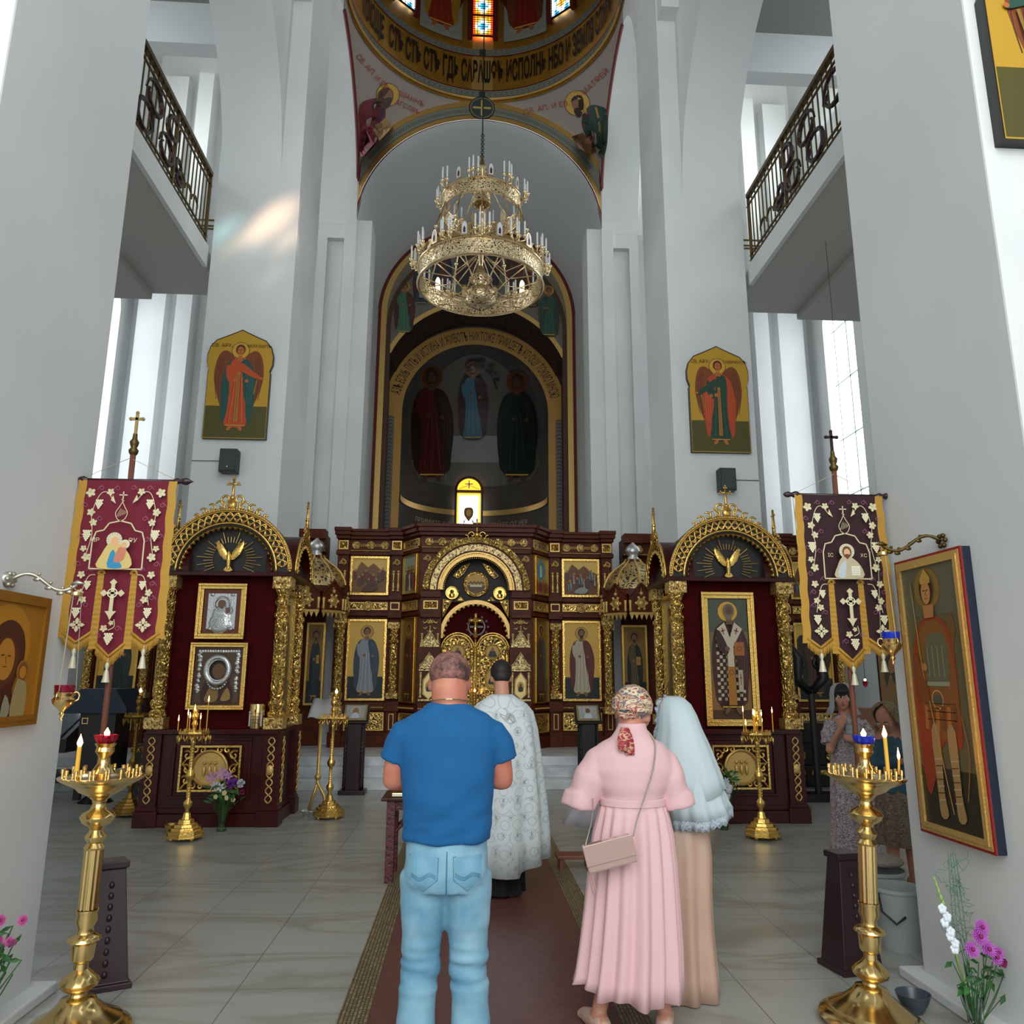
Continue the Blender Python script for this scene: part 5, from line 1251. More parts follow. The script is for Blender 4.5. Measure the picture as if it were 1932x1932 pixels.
for k in range(12):
    a = 2*pi*(k+.5)/12
    plaque(a, 1.15, 8.95)
    b = a+pi/12
    mb = MB()
    for j in range(4): 
        aj = b+(j-1.5)*.065; rr = 1.26 if j % 2 else 1.20
        mb.tube([(HX+1.13*cos(b), HY+1.13*sin(b), 8.92), (HX+rr*cos(aj), HY+rr*sin(aj), 8.94), (HX+rr*cos(aj), HY+rr*sin(aj), 9.03)], .012, 6)
        lamp(aj, rr, 9.04, .26)
    mb.build('lamp_arm', M['chandp'], ch, smooth=True)
    mb = MB(); mb.tube([(HX+1.1*cos(b), HY+1.1*sin(b), 8.9), (HX+.76*cos(b), HY+.76*sin(b), 10.06)], .014, 6); mb.sph((HX+.93*cos(b), HY+.93*sin(b), 9.5), .04, 8); mb.build('stay', M['chandp'], ch, smooth=True)
    mb = MB(); mb.tube([(HX+1.12*cos(a), HY+1.12*sin(a), 8.62), (HX+.7*cos(a), HY+.7*sin(a), 8.50), (HX+.22*cos(a), HY+.22*sin(a), 8.30)], .012, 6)
    mb.tube([(HX+1.12*cos(b), HY+1.12*sin(b), 8.88), (HX+.5*cos(b), HY+.5*sin(b), 8.78), (HX+.10*cos(b), HY+.10*sin(b), 9.2)], .011, 6); mb.build('brace', M['chandp'], ch, smooth=True)
for k in range(8):
    a = 2*pi*(k+.25)/8; plaque(a, .76, 10.36, .10, .24)
    b = a+pi/8; mb = MB()
    for j in range(3):
        aj = b+(j-1)*.10; rr = .86 if j % 2 else .82
        mb.tube([(HX+.74*cos(b), HY+.74*sin(b), 10.3), (HX+rr*cos(aj), HY+rr*sin(aj), 10.3), (HX+rr*cos(aj), HY+rr*sin(aj), 10.42)], .012, 6); lamp(aj, rr, 10.43, .25)
    mb.build('lamp_arm', M['chandp'], ch, smooth=True)
    mb = MB(); mb.tube([(HX+.72*cos(b), HY+.72*sin(b), 10.1), (HX+.4*cos(b), HY+.4*sin(b), 10.45), (HX+.05*cos(b), HY+.05*sin(b), 10.95)], .012, 6); mb.build('brace', M['chandp'], ch, smooth=True)
mb = MB(); mb.lathe([(.001, 8.12), (.03, 8.13), (.05, 8.17), (.14, 8.20), (.28, 8.30), (.31, 8.42), (.22, 8.54), (.10, 8.58), (.13, 8.66), (.22, 8.74), (.10, 8.86), (.05, 9.0)], HX, HY, 0, 32); mb.build('pierced_bowl', M['chand'], ch, smooth=True)
mb = MB(); mb.lathe([(.03, 8.9), (.05, 9.2), (.03, 9.3), (.07, 9.5), (.03, 9.7), (.03, 10.2), (.09, 10.35), (.04, 10.5), (.04, 10.9), (.1, 11.0), (.06, 11.1), (.02, 11.3)], HX, HY, 0, 16); mb.build('stem', M['chandp'], ch, smooth=True)
mb = MB(); 
for q in range(12):
    mb.tube([(HX+.03*cos(t)*(q % 2), HY+.03*cos(t)*(1-q % 2), 11.25+.045*q+.035*sin(t)) for t in [2*pi*j/10 for j in range(10)]], .008, 5, closed=True)
mb.build('chain', M['dark'], ch)
MB().tube([(HX, HY, 11.75), (HX, HY, 20.2)], .012, 6).build('rod', M['dark'], ch)
# ================================================================ brass candle stands
def lathe_obj(prof, x, y, name, m, par, seg=32, sq=None, z=0): return MB().lathe([(r, h) for r, h in prof], x, y, z, seg, sq=sq).build(name, m, par, smooth=45 if seg > 8 else 20)
def candle(x, y, z, h, r, label, lean=0, group=None, name='beeswax_candle'):
    t = thing(name, (x, y, z), label, 'candle', group)
    MB().tube([(x, y, z), (x+lean*h*.5, y, z+h*.5), (x+lean*h, y, z+h)], r, 8).build('wax', M['candle'], t, smooth=50)
    X = x+lean*h; MB().lathe([(.001, -.004), (r*.9, .006), (r*1.25, .018), (r*.8, .034), (r*.2, .052), (.0005, .06)], X, y, z+h, 10).build('flame', M['flame'], t, smooth=True)
    MB().tube([(X, y, z+h-.002), (X, y, z+h+.008)], r*.15, 5).build('wick', M['dark'], t)
    return t
def big_stand(x, y, label, gl, rot=0, glm=None):
    t = thing('candle_stand', (x, y, 0), label, 'candle stand', 'tall brass candle stands in the foreground')
    b = M['brass']
    lathe_obj([(.001, 0), (.235, 0), (.25, .02), (.24, .04), (.20, .055), (.20, .07), (.14, .10), (.09, .14), (.075, .165), (.04, .175), (.035, .19)], x, y, 'base', b, t)
    lathe_obj([(.035, .185), (.05, .195), (.08, .215), (.088, .235), (.075, .255), (.05, .275), (.032, .29), (.03, .315), (.045, .325), (.05, .335), (.055, .40), (.075, .415), (.07, .43), (.04, .445), (.035, .47), (.05, .50), (.045, .53), (.05, .54), (.05, .55)], x, y, 'lower_knops', b, t)
    lathe_obj([(.042, .545), (.042, .83)], x, y, 'fluted_shaft', b, t, 64, sq=lambda a: 1+.06*cos(12*a))
    lathe_obj([(.045, .82), (.05, .83), (.035, .85), (.045, .865), (.05, .88), (.035, .90), (.03, .91), (.04, .925), (.07, .945), (.082, .97), (.07, .99), (.04, 1.005), (.03, 1.03), (.035, 1.05), (.06, 1.07), (.10, 1.09), (.105, 1.10)], x, y, 'upper_knops', b, t)
    lathe_obj([(.10, 1.09), (.12, 1.11), (.15, 1.125), (.195, 1.15), (.20, 1.16), (.19, 1.165), (.17, 1.16), (.10, 1.175), (.03, 1.18)], x, y, 'dish', b, t, 48)
    lathe_obj([(.07, 1.17), (.05, 1.19), (.03, 1.22), (.025, 1.25), (.045, 1.28), (.04, 1.30), (.05, 1.315), (.045, 1.32), (.001, 1.32)], x, y, 'lamp_socket', b, t, 24)
    lathe_obj([(.03, 1.32), (.045, 1.33), (.055, 1.36), (.05, 1.36), (.04, 1.335), (.001, 1.33)], x, y, 'glass_cup', glm, t, 24, sq=lambda a: 1+.08*cos(12*a))
    for k in range(28):
        rr, n, k0 = (.175, 16, 0) if k < 16 else (.125, 12, 16); a = 2*pi*(k-k0)/n+.1; sx, sy = x+rr*cos(a), y+rr*sin(a)
        lathe_obj([(.009, 0), (.006, .006), (.006, .022), (.009, .028), (.009, .045), (.006, .045), (.006, .03)], sx, sy, 'candle_socket', b, t, 8, z=1.158)
    return t
L1 = big_stand(-1.97, 4.15, 'tall turned brass candle stand at lower left, its dish holding one candle', 1, glm=M['redglass'])
R1 = big_stand(0, 0, 'tall turned brass candle stand at lower right, with blue cup lamp and two candles', 1, glm=M['blueglass'])
R1.matrix_basis = Matrix.Translation((1.845, 4.1, 0)) @ Matrix.Rotation(radians(3.6), 4, 'Y')
candle(-2.055, 4.06, 1.17, .14, .011, 'thick lit beeswax candle on the lower left brass stand', group=None)
candle(1.99, 4.0, 1.17, .185, .010, 'tall lit candle beside the blue cup on the lower right stand')
candle(2.09, 4.08, 1.165, .075, .006, 'short thin lit candle at the right rim of the lower right stand', lean=.1)
for (x, lb) in ((-1.97, 'small flame in the red glass cup of the lower left stand'), (1.93, 'small flame in the blue glass cup of the lower right stand')):
    t = thing('cup_lamp_flame', (x, 4.12, 1.34), lb, 'flame'); MB().lathe([(.001, 0), (.012, .01), (.014, .02), (.006, .035), (.0005, .045)], x, 4.15 if x < 0 else 4.1, 1.35, 10).build('flame', M['flame'], t, smooth=True)
def mid_stand(x, y, label, H=1.08, dish=.165, foot=.19, sq=False, m=None):
    t = thing('candle_stand', (x, y, 0), label, 'candle stand')
    b = m or M['gold']
    for k in range(4): a = pi/4+k*pi/2; MB().sph((x+foot*.75*cos(a), y+foot*.75*sin(a), .022), .022, 8).build('foot', b, t, smooth=True)
    lathe_obj([(.001, .035), (foot, .035), (foot, .055), (foot*.94, .06), (foot*.94, .10), (foot*.82, .105), (foot*.80, .13), (foot*.66, .135), (foot*.62, .16), (foot*.46, .165), (foot*.42, .20), (foot*.26, .205), (foot*.2, .25), (.03, .27)], x, y, 'base', b, t, 8)
    h = H-.03
    lathe_obj([(.02, .26), (.02, .30), (.045, .34), (.045, .37), (.02, .40), (.018, .55), (.02, .58), (.045, .61), (.05, .64), (.03, .68), (.022, .70), (.022, .9*h), (.03, .92*h), (.022, .94*h), (.04, .96*h), (.07, .985*h), (.08, h)], x, y, 'stem', b, t, 20)
    for q0, ql, qn in ((.42, .13, 5), (.72, .2, 7)): mb = MB(); braid(lambda q: (V((x, y-.023, q0+ql*q)), V((1, 0, 0))), .017, qn, .004, mb); mb.build('twist', b, t, smooth=True)
    if sq: mb = MB(); mb.box(x-dish, x+dish, y-dish*.7, y+dish*.7, h, h+.02); mb.build('dish', b, t, bev=.005)
    else:
        lathe_obj([(.08, h-.01), (dish*.9, h), (dish, h+.01), (dish, h+.03), (dish*.93, h+.02), (.02, h+.02)], x, y, 'dish', b, t, 8 if not sq else 4)
    mb = MB()
    for k in range(14):
        a = 2*pi*k/14; mb.tube([(x+dish*.95*cos(a+q*.045), y+dish*.95*sin(a+q*.045), h-.01-.05*sin(pi*(q+3)/6)) for q in range(-3, 4)], .006, 5)
        if k % 2: mb.tube([(x+dish*cos(a), y+dish*sin(a), h-.02), (x+dish*1.02*cos(a), y+dish*1.02*sin(a), h-.10)], [.016, .003], 5)
    mb.build('filigree', b, t, smooth=True)
    for k in range(22):
        a = 2*pi*k/22; rr = dish*(.85 if k % 2 else .6); lathe_obj([(.007, 0), (.005, .01), (.007, .035), (.004, .035)], x+rr*cos(a), y+rr*sin(a), 'candle_socket', b, t, 6, z=h+.02)
    lathe_obj([(.03, 0), (.02, .05), (.035, .08), (.02, .12), (.04, .15), (.04, .19), (.03, .20), (.035, .23), (.03, .24), (.001, .23)], x, y, 'lamp_holder', b, t, 12, z=h+.02)
    return t, h
ms_, h = mid_stand(-3.03, 8.66, 'gilt candle stand with many lit candles in front of the left shrine')
for i, (u, hh) in enumerate(((-.15, .10), (-.05, .16), (-.035, .13), (.015, .21), (.075, .12), (.15, .30))):
    candle(-3.03+u, 8.60-.02*(i % 2), h+.04, hh, .005, ['leftmost short lit candle on the left shrine stand', 'second lit candle from the left on the left shrine stand', 'third lit candle from the left on the left shrine stand', 'lit candle beside the middle holder on the left shrine stand', 'lit candle just right of the holder on the left shrine stand', 'tallest and rightmost lit candle on the left shrine stand'][i])
m2_, h = mid_stand(2.99, 8.5, 'gilt candle stand with many lit candles in front of the right shrine')
for i, (u, hh) in enumerate(((-.16, .21), (-.13, .07), (-.05, .18), (-.03, .17), (.04, .17), (.05, .10), (.16, .2))):
    candle(2.99+u, 8.43+.02*(i % 2), h+.04, hh, .005, ['leftmost tall lit candle on the right shrine stand', 'short low lit candle near the left rim of the right shrine stand', 'lit candle left of the holder on the right shrine stand', 'lit candle touching the holder on the right shrine stand', 'lit candle right of the holder on the right shrine stand', 'lower lit candle right of the holder on the right shrine stand', 'rightmost lit candle leaning at the rim of the right shrine stand'][i])
candle(.0, 14.0, 1.38, .02, .012, 'tiny red lamp flame before the royal doors', name='votive_lamp')
# slim stand with square plate left of centre, dark stand by the left shrine
t3, h = mid_stand(-1.77, 9.85, 'gilt candle stand with pale plate standing between left shrine and steps', H=1.18, dish=.17, foot=.19, sq=True)
candle(-1.75, 9.85, 1.42, .03, .014, 'small red lamp flame on the stand between left shrine and steps', name='votive_lamp')
t4, h = mid_stand(-4.2, 10.1, 'dim gilt candle stand behind the left shrine near the aisle', H=1.18, dish=.17, foot=.2, m=mat('dull_gilding', '#8f6f2c', .4, .7))
candle(-4.2, 10.1, 1.42, .03, .014, 'small red lamp flame on the stand behind the left shrine', name='votive_lamp')
# ================================================================ church banners
def banner(cx, y, label, label2, kind, velvet, lean=0):
    t = thing('church_banner', (cx, y, 1.75), label, 'banner')
    g_ = mat('gold_fringe', '#b58a32', .6, .25, bump=(160, .004)); vm = mat(velvet[0], velvet[1], .8, sheen=.25, bump=(9, .01)) 
    W, H = .50, 1.0; zt = 2.755
    def S(s, d): return (cx-W/2+s*W*(1+.05*d)-.0125*d, zt-d)       # s across 0..1, d metres down
    out = [(0, 0), (1, 0), (1, .87), (.855, .925), (.71, .87), (.70, .56), (.68, .55), (.66, .56), (.645, .93), (.5, 1.0), (.355, .93), (.34, .56), (.32, .55), (.30, .56), (.29, .87), (.145, .925), (0, .87)]
    mb = MB(); pts = [S(*p_) for p_ in out]; n = len(pts)
    mb.ext(pts, y-.004, y+.004); mb.build('velvet', vm, t)
    # gold binding, fringe in the slots
    mb = MB()
    def wav(d): return .003*sin(d*40)
    for s in (0, 1): mb.grid([[(S(s+q, d)[0]+wav(d+s), y-.006, zt-d) for q in ((-.055, .04) if s == 0 else (-.04, .055))] for d in [.9*j/40 for j in range(41)]])
    for s0, s1 in ((.29, .355), (.645, .71)):
        mb.grid([[(S(a, d)[0], y-.006+.002*(j % 2), zt-d) for a in (s0-.012*(d-.5)*2, (s0+s1)/2, s1+.012*(d-.5)*2)] for j, d in enumerate([.54+.42*q/30 for q in range(31)])])
        mb.tube([(S((s0+s1)/2+.033*cos(pi*q/8), 0)[0], y-.006, zt-.545+.02*sin(pi*q/8)) for q in range(9)], .008, 5)
    mb.build('binding', g_, t, fixn=False)
    mb = MB()
    for poly in ([(0, .87), (.145, .925), (.29, .87)], [(.355, .93), (.5, 1.0), (.645, .93)], [(.71, .87), (.855, .925), (1, .87)]):
        mb.tube([(S(a, d)[0], y-.006, zt-d) for a, d in poly], .009, 6)
        for (a, d), (a2, d2) in zip(poly, poly[1:]):
            for q in range(22):
                f = (q+.5)/22; x_, z_ = S(a+(a2-a)*f, d+(d2-d)*f); R = random.random()
                mb.tube([(x_, y, z_), (x_+.006*(R-.5), y-.003, z_-.055-.012*R)], .0028, 4)
    mb.build('fringe', g_, t, smooth=True)
    for a, d in ((.145, .985), (.5, 1.06), (.855, .985)):
        x_, z_ = S(a, d); mb = MB(); mb.lathe([(.001, .03), (.010, .022), (.012, .005), (.006, -.01), (.011, -.02), (.017, -.06), (.022, -.08), (.001, -.08)], x_, y-.01, z_, 12); mb.tube([(x_, y-.01, z_+.025), (x_, y, z_+.07)], .002, 4); mb.build('tassel', mat('silver_thread', '#c8c3a8', .5, .2), t, smooth=50)
    # embroidery
    P = Paint(); c = '#cfc59c'; U = lambda s, d: ((s-.5)*W, -d)
    def leaf(s, d, r, a=0):
        r *= .8
        x_, z_ = U(s, d); P.poly([(x_+r*(.55+.45*abs(cos(2.5*q)))*cos(q+a), z_+r*(.55+.45*abs(cos(2.5*q)))*sin(q+a)) for q in [2*pi*j/30 for j in range(30)]], c)
        for q in (-.7, 0, .7): P.line([(x_, z_), (x_+r*.8*cos(a+q), z_+r*.8*sin(a+q))], .0018, '#9c9068')
    def grape(s, d, r=.0075):
        r *= .84
        x_, z_ = U(s, d)
        for row, nn in enumerate((4, 3, 4, 3, 2, 1)):
            for q in range(nn): P.circ(x_+(q-(nn-1)/2)*r*1.7, z_-row*r*1.5, r*.86, '#e5ddb8', n=8)
    def curl(s, d, f=1):
        x_, z_ = U(s, d); P.line([(x_+f*.02*(1-q/14)*cos(q*.75), z_+.02*(1-q/14)*sin(q*.75)+.002*q) for q in range(14)], .0022, '#9c5a78')
    for m_ in (-1, 1):
        s_ = lambda q: .5+m_*(.5-q)
        P.line([U(s_(a), b) for a, b in ((.36, .12), (.28, .07), (.2, .09), (.14, .2), (.17, .32), (.13, .44))], .004, c, 4)
        leaf(s_(.10), .075, .035, 2); leaf(s_(.32), .07, .028, 1); leaf(s_(.13), .19, .03, 0); leaf(s_(.17), .25, .028, 3); leaf(s_(.10), .40, .024, 1); leaf(s_(.14), .45, .032, 2)
        grape(s_(.21), .12); grape(s_(.12), .30, .0085); P.poly([U(s_(.36), .09), U(s_(.40), .14), U(s_(.34), .12)], c)
        for a, b in ((.40, .06), (.22, .06), (.06, .16), (.24, .24), (.06, .34), (.20, .36), (.07, .50)): curl(s_(a), b, m_)
        P.line([U(s_(a), b) for a, b in ((.27, .55), (.20, .56), (.15, .64), (.12, .72))], .004, c, 4)
        leaf(s_(.12), .55, .028, 1); leaf(s_(.13), .65, .026, 0); leaf(s_(.17), .69, .026, 2); grape(s_(.20), .59, .0065); grape(s_(.12), .74, .0075)
        for a, b in ((.22, .53), (.09, .61), (.21, .73), (.08, .69)): curl(s_(a), b, m_)
        # diamond crosses
        x_, z_ = U(s_(.15), .83)
        for q in range(4): a = q*pi/2; P.poly([(x_+.008*cos(a+.8), z_+.008*sin(a+.8)), (x_+.03*cos(a+.35), z_+.03*sin(a+.35)), (x_+.042*cos(a), z_+.042*sin(a)), (x_+.03*cos(a-.35), z_+.03*sin(a-.35)), (x_+.008*cos(a-.8), z_+.008*sin(a-.8))], c)
        for q in range(4): a = q*pi/2+pi/4; P.circ(x_+.022*cos(a), z_+.022*sin(a), .006, c, n=8)
    # onion dome and frame
    P.line([U(a, b) for a, b in ((.5, .245), (.46, .235), (.435, .20), (.47, .165), (.5, .14), (.53, .165), (.565, .20), (.54, .235), (.5, .245))], .004, c, 4)
    for q in range(5): P.line([U(.45+.02*q, .225-.004*q), U(.49+.016*q, .175+.004*q)], .002, c)
    P.line([U(.5, .14), U(.5, .075)], .006, c); P.line([U(.455, .095), U(.545, .095)], .006, c); P.line([U(.485, .12), U(.515, .13)], .005, c)
    P.line([U(a, b) for a, b in ((.22, .52), (.22, .36), (.25, .31), (.33, .30), (.38, .26), (.5, .245), (.62, .26), (.67, .30), (.75, .31), (.78, .36), (.78, .52), (.22, .52))], .007, c)
    P.line([U(.5, .78), U(.5, .60)], .02, c)
    x_, z_ = U(.5, .655)
    P.line([(x_-.045, z_), (x_+.045, z_)], .012, c)
    for a, b in ((-.045, 0), (.045, 0), (0, .06)): P.poly([(x_+a+.02*cos(q), z_+b+.02*sin(q)) for q in (0, pi/2, pi, 3*pi/2)], c)
    P.ring(x_, z_, .022, .005, '#efe6c4'); P.poly([(x_-.03, z_-.10), (x_+.03, z_-.10), (x_+.012, z_-.125), (x_, z_-.15), (x_-.012, z_-.125)], c)
    leaf(.45, .85, .026, 1); leaf(.52, .82, .018, 2); grape(.51, .88, .0085); curl(.60, .86); curl(.40, .90, -1); P.line([U(.5, .86), U(.56, .84), U(.55, .80)], .004, c, 3)
    # figure
    if kind == 'mother':
        x_, z_ = U(.48, .50); P.circ(x_-.01, z_+.145, .042, '#cfc9a8'); [P.line([(x_-.01+.026*cos(q*.39), z_+.145+.026*sin(q*.39)), (x_-.01+.041*cos(q*.39), z_+.145+.041*sin(q*.39))], .002, '#8f8a66') for q in range(16)]
        P.circ(x_+.05, z_+.12, .026, '#cfc9a8'); P.poly([(x_-.085, z_-.015), (x_+.085, z_-.015), (x_+.08, z_+.06), (x_+.02, z_+.12), (x_-.03, z_+.13), (x_-.07, z_+.06)], '#cdb76e', 3)
        P.poly([(x_-.03, z_-.015), (x_+.045, z_-.015), (x_+.03, z_+.02), (x_-.01, z_+.09), (x_-.03, z_+.04)], '#2a86b0', 2); P.poly([(x_+.0, z_+.02), (x_+.05, z_+.03), (x_+.06, z_+.10), (x_+.02, z_+.10)], '#c4785c', 3)
        P.circ(x_-.005, z_+.135, .022, '#d9a878', .028); P.circ(x_+.045, z_+.115, .016, '#d9a878'); P.text('МР', x_-.115, z_+.13, .035, c); P.text('ѲУ', x_+.09, z_+.13, .035, c)
    else:
        x_, z_ = U(.5, .50); P.circ(x_, z_+.145, .046, '#cfc9a8'); [P.line([(x_+.028*cos(q*.39), z_+.145+.028*sin(q*.39)), (x_+.045*cos(q*.39), z_+.145+.045*sin(q*.39))], .002, '#8f8a66') for q in range(16)]
        P.poly([(x_-.075, z_-.015), (x_+.085, z_-.015), (x_+.075, z_+.06), (x_+.02, z_+.11), (x_-.03, z_+.11), (x_-.065, z_+.05)], '#b9ad8c', 3); P.poly([(x_-.06, z_-.01), (x_-.02, z_-.01), (x_-.01, z_+.09), (x_-.05, z_+.05)], '#b9c0c8', 2)
        P.circ(x_, z_+.14, .028, '#6a3a1c', .036); P.circ(x_, z_+.135, .019, '#d9a878', .026); P.poly([(x_-.016, z_+.125), (x_+.016, z_+.125), (x_, z_+.095)], '#6a3a1c', 2); P.rect(x_+.02, z_-.0, x_+.07, z_+.055, '#e5e0cc')
        for q in range(4): P.line([(x_+.025, z_+.01+.011*q), (x_+.065, z_+.01+.011*q)], .002, '#8a8a80')
        P.text('ІС', x_-.10, z_+.11, .03, c); P.text('ХС', x_+.10, z_+.11, .03, c)
    P.build('embroidery', lambda u, w, d: (cx+u*(1-.05*w)-.0, y-.006-d, zt+w), t, eps=.0002)
    # poles
    brn = mat('pole_wood', '#6e4336', .35); dw = M['plum']
    MB().tube([(cx, y+.04, .64), (cx, y+.02, zt+.18)], .016, 12).build('pole', brn, t, smooth=True)
    MB().tube([(cx-.29, y+.012, zt+.005), (cx+.30, y+.012, zt+.005)], .010, 8).build('crossbar', dw, t, smooth=True)
    for s in (-1, 1): MB().lathe([(.001, -.05), (.012, -.04), (.02, -.02), (.012, 0), (.02, .02), (.022, .035), (.008, .06), (.001, .075)], cx+s*.29, y+.012, zt+.005, 10, axis='x').build('crossbar_finial', dw, t, smooth=True)
    MB().tube([(cx-.27, y+.01, zt+.01), (cx-.01, y+.01, zt+.14), (cx+.27, y+.01, zt+.01)], .0022, 4).build('cord', mat('cord', '#a59a84', .8), t)
    for s in (-1, 1): MB().tube([(cx+s*.28, y+.01, zt), (cx+s*.27, y+.01, zt-.4)], .0018, 4).build('side_cord', mat('cord'), t)
    MB().lathe([(.016, 0), (.024, .01), (.028, .03), (.016, .045), (.022, .06), (.026, .08), (.014, .10), (.012, .13)], cx, y+.02, zt+.16, 14).build('knop', M['iron'], t, smooth=True)
    mb = MB(); z = zt+.29; mm2 = M['brass'] if kind == 'mother' else M['maroon']
    mb.box(cx-.008, cx+.008, y+.015, y+.025, z, z+.13); mb.box(cx-.035, cx+.035, y+.015, y+.025, z+.085, z+.101)
    for a, b in ((-.035, .093), (.035, .093), (0, .13)): mb.sph((cx+a, y+.02, z+b), .012, 8)
    mb.build('cross', mm2, t)
    # pedestal
    q = thing('banner_pedestal', (cx, y+.3, 0), label2, 'pedestal'); Y = y+.32
    c_ = cx
    rows = []
    for z, hw in ((0, .20), (.03, .20), (.035, .175), (.60, .095), (.605, .115), (.64, .115)): rows.append([(c_+hw*cos(a), Y+hw*sin(a)*.85, z) for a in [radians(-125+ (20 if kind == 'mother' else 0))+j*pi/2 for j in range(4)]])
    MB().grid(rows, closed=True, cap=True).build('body', M['plum'], q, bev=.004)
    for j in range(2):
        aa = radians(-125+(20 if kind == 'mother' else 0))+j*pi/2; mb = MB()
        for z in range(9):
            f = .08+.055*z; hw = .175-(.08)*(f/.565); A = V((c_+hw*cos(aa), Y+hw*sin(aa)*.85, f)); B = V((c_+hw*cos(aa+pi/2), Y+hw*sin(aa+pi/2)*.85, f)); mb.sph((A+B)/2, .016, 8, sc=(1, 1, 1.3))
        mb.build('carving', M['plum'], q, smooth=True)
    MB().lathe([(.03, .62), (.035, .66), (.022, .70), (.02, .72)], cx, y+.06, 0, 12).build('pole_socket', M['brass'], q, smooth=True)
    # bring the pole into the socket
    return t
SC = .8
banner(-2.135, 4.45, 'crimson velvet church banner with mother and child, hanging at left', 'dark carved tapered pedestal of the left banner', 'mother', ('crimson_velvet', '#6a0a24'))
banner(2.105, 4.5, 'dark wine velvet church banner with bearded blessing figure, hanging at right', 'dark carved tapered pedestal of the right banner', 'lord', ('wine_velvet', '#2c0a12'))
# ================================================================ icons on the near pillars
def pillar_icon(s, y0, y1, z0, z1, x, label, drawf, thick=.04, fm=None, side=None, t_=.05):
    o = thing('icon_board', (x, (y0+y1)/2, z0), label, 'icon')
    F = fr_((x-s*.0, y0 if s > 0 else y1, 0), pi/2 if s < 0 else pi/2)
    # u runs along the wall so that the picture reads left to right from the nave
    if s > 0: G = lambda u, w, d=0: V((x-d, y1-u, w))
    else: G = lambda u, w, d=0: V((x+d, y0+u, w))
    Wd = y1-y0; mb = MB(); pbox(mb, G, 0, Wd, z0, z1, 0, thick); mb.build('board', side or M['wood'], o, bev=.004)
    if s > 0: mb = MB(); pframe(mb, G, .0, Wd, z0, z1, .014, thick-.002, thick+.008); mb.build('red_edge', mat('icon_edge', '#8a1414', .5), o); pframe(mb, G, .0, Wd, z0, z1, .0, 0, .001)
    mb = MB(); e_ = .014 if s > 0 else 0; pframe(mb, G, e_, Wd-e_, z0+e_, z1-e_, t_-e_, thick-.002, thick+.012); pframe(mb, G, t_*.6, Wd-t_*.6, z0+t_*.6, z1-t_*.6, t_*.5, thick, thick+.018); mb.build('frame', fm or M['goldp'], o)
    P = Paint(); drawf(P, Wd-2*t_, z1-z0-2*t_); P.build('painting', lambda a, b, d: G(Wd/2+a, z0+t_+b, thick+.003+d), o)
    return o
def warrior(P, w, h):
    P.rect(-w/2, 0, w/2, h, '#5c5336'); P.rect(-w/2, 0, w/2, h*.22, '#2a2416'); P.rect(-w/2, h*.80, w/2, h, '#5a5844')
    P.circ(-.02, h*.905, .125, '#6e5222'); P.circ(-.02, h*.905, .115, '#80642c')
    P.poly([(.10, h*.60), (.19, h*.72), (.17, h*.80), (.12, h*.74)], '#6b4a22', 3)
    P.poly([(-.20, h*.12), (-.24, h*.5), (-.16, h*.74), (.0, h*.80), (.15, h*.72), (.16, h*.45), (.14, h*.3), (.0, h*.32), (-.1, h*.2)], '#8c3414', 3)
    P.poly([(-.13, h*.36), (-.17, h*.66), (-.08, h*.77), (.06, h*.77), (.14, h*.66), (.13, h*.36)], '#7d4c1e', 3)
    P.poly([(-.09, h*.54), (.09, h*.54), (.10, h*.70), (.03, h*.73), (-.08, h*.70)], '#5c5c44', 3)
    for i in range(4): P.line([(-.07+.045*i, h*.56), (-.07+.045*i, h*.68)], .006, '#8b8a68')
    P.line([(-.10, h*.535), (.10, h*.535)], .022, '#8a8f72'); P.circ(-.02, h*.475, .05, '#4a4a3a', .025); P.ring(-.02, h*.475, .045, .006, '#b9a06a')
    for i in range(6): P.line([(-.14+.05*i, h*.36), (-.13+.05*i, h*.45)], .03, ['#a5602a', '#6e3a18'][i % 2])
    for j in range(3): P.line([(-.13, h*(.40+.03*j)), (.13, h*(.40+.03*j))], .004, '#3c2410')
    for sx in (-1, 1):
        P.poly([(sx*.07-.035, h*.36), (sx*.07+.035, h*.36), (sx*.075+.028, h*.14), (sx*.075+.045, h*.05), (sx*.075-.02, h*.04), (sx*.075-.028, h*.14)], '#9a7a4c', 3)
        for j in range(7): P.line([(sx*.07-.03, h*(.10+.025*j)), (sx*.07+.03, h*(.105+.025*j))], .006, '#5a3a1e' if j % 2 else '#b0a07a')
    P.line([(-.16, h*.90), (-.13, h*.6), (.02, h*.06)], .008, '#b08a4c'); P.poly([(-.175, h*.88), (-.16, h*.96), (-.145, h*.88)], '#7a6a4c')
    P.line([(.17, h*.42), (.20, h*.28), (.15, h*.12)], .008, '#8a5c2c', 4)
    P.poly([(-.17, h*.66), (-.20, h*.5), (-.10, h*.46), (-.09, h*.52), (-.12, h*.56)], '#7a4018', 3); P.circ(-.10, h*.60, .022, '#a8723e')
    P.poly([(-.055, h*.79), (.03, h*.79), (.04, h*.84), (-.06, h*.84)], '#a8723e'); P.circ(-.015, h*.905, .062, '#2a160c', .085); P.circ(-.018, h*.89, .042, '#b27e48', .065)
    P.poly([(-.06, h*.925), (.03, h*.925), (.035, h*.945), (-.015, h*.985), (-.062, h*.945)], '#b88a3c')
    for sx in (-.033, -.003): P.line([(sx-.01, h*.898), (sx+.01, h*.898)], .005, '#2a160c')
    P.line([(-.018, h*.895), (-.016, h*.875)], .004, '#6a3c1c'); P.line([(-.028, h*.866), (-.006, h*.866)], .004, '#7a3420')
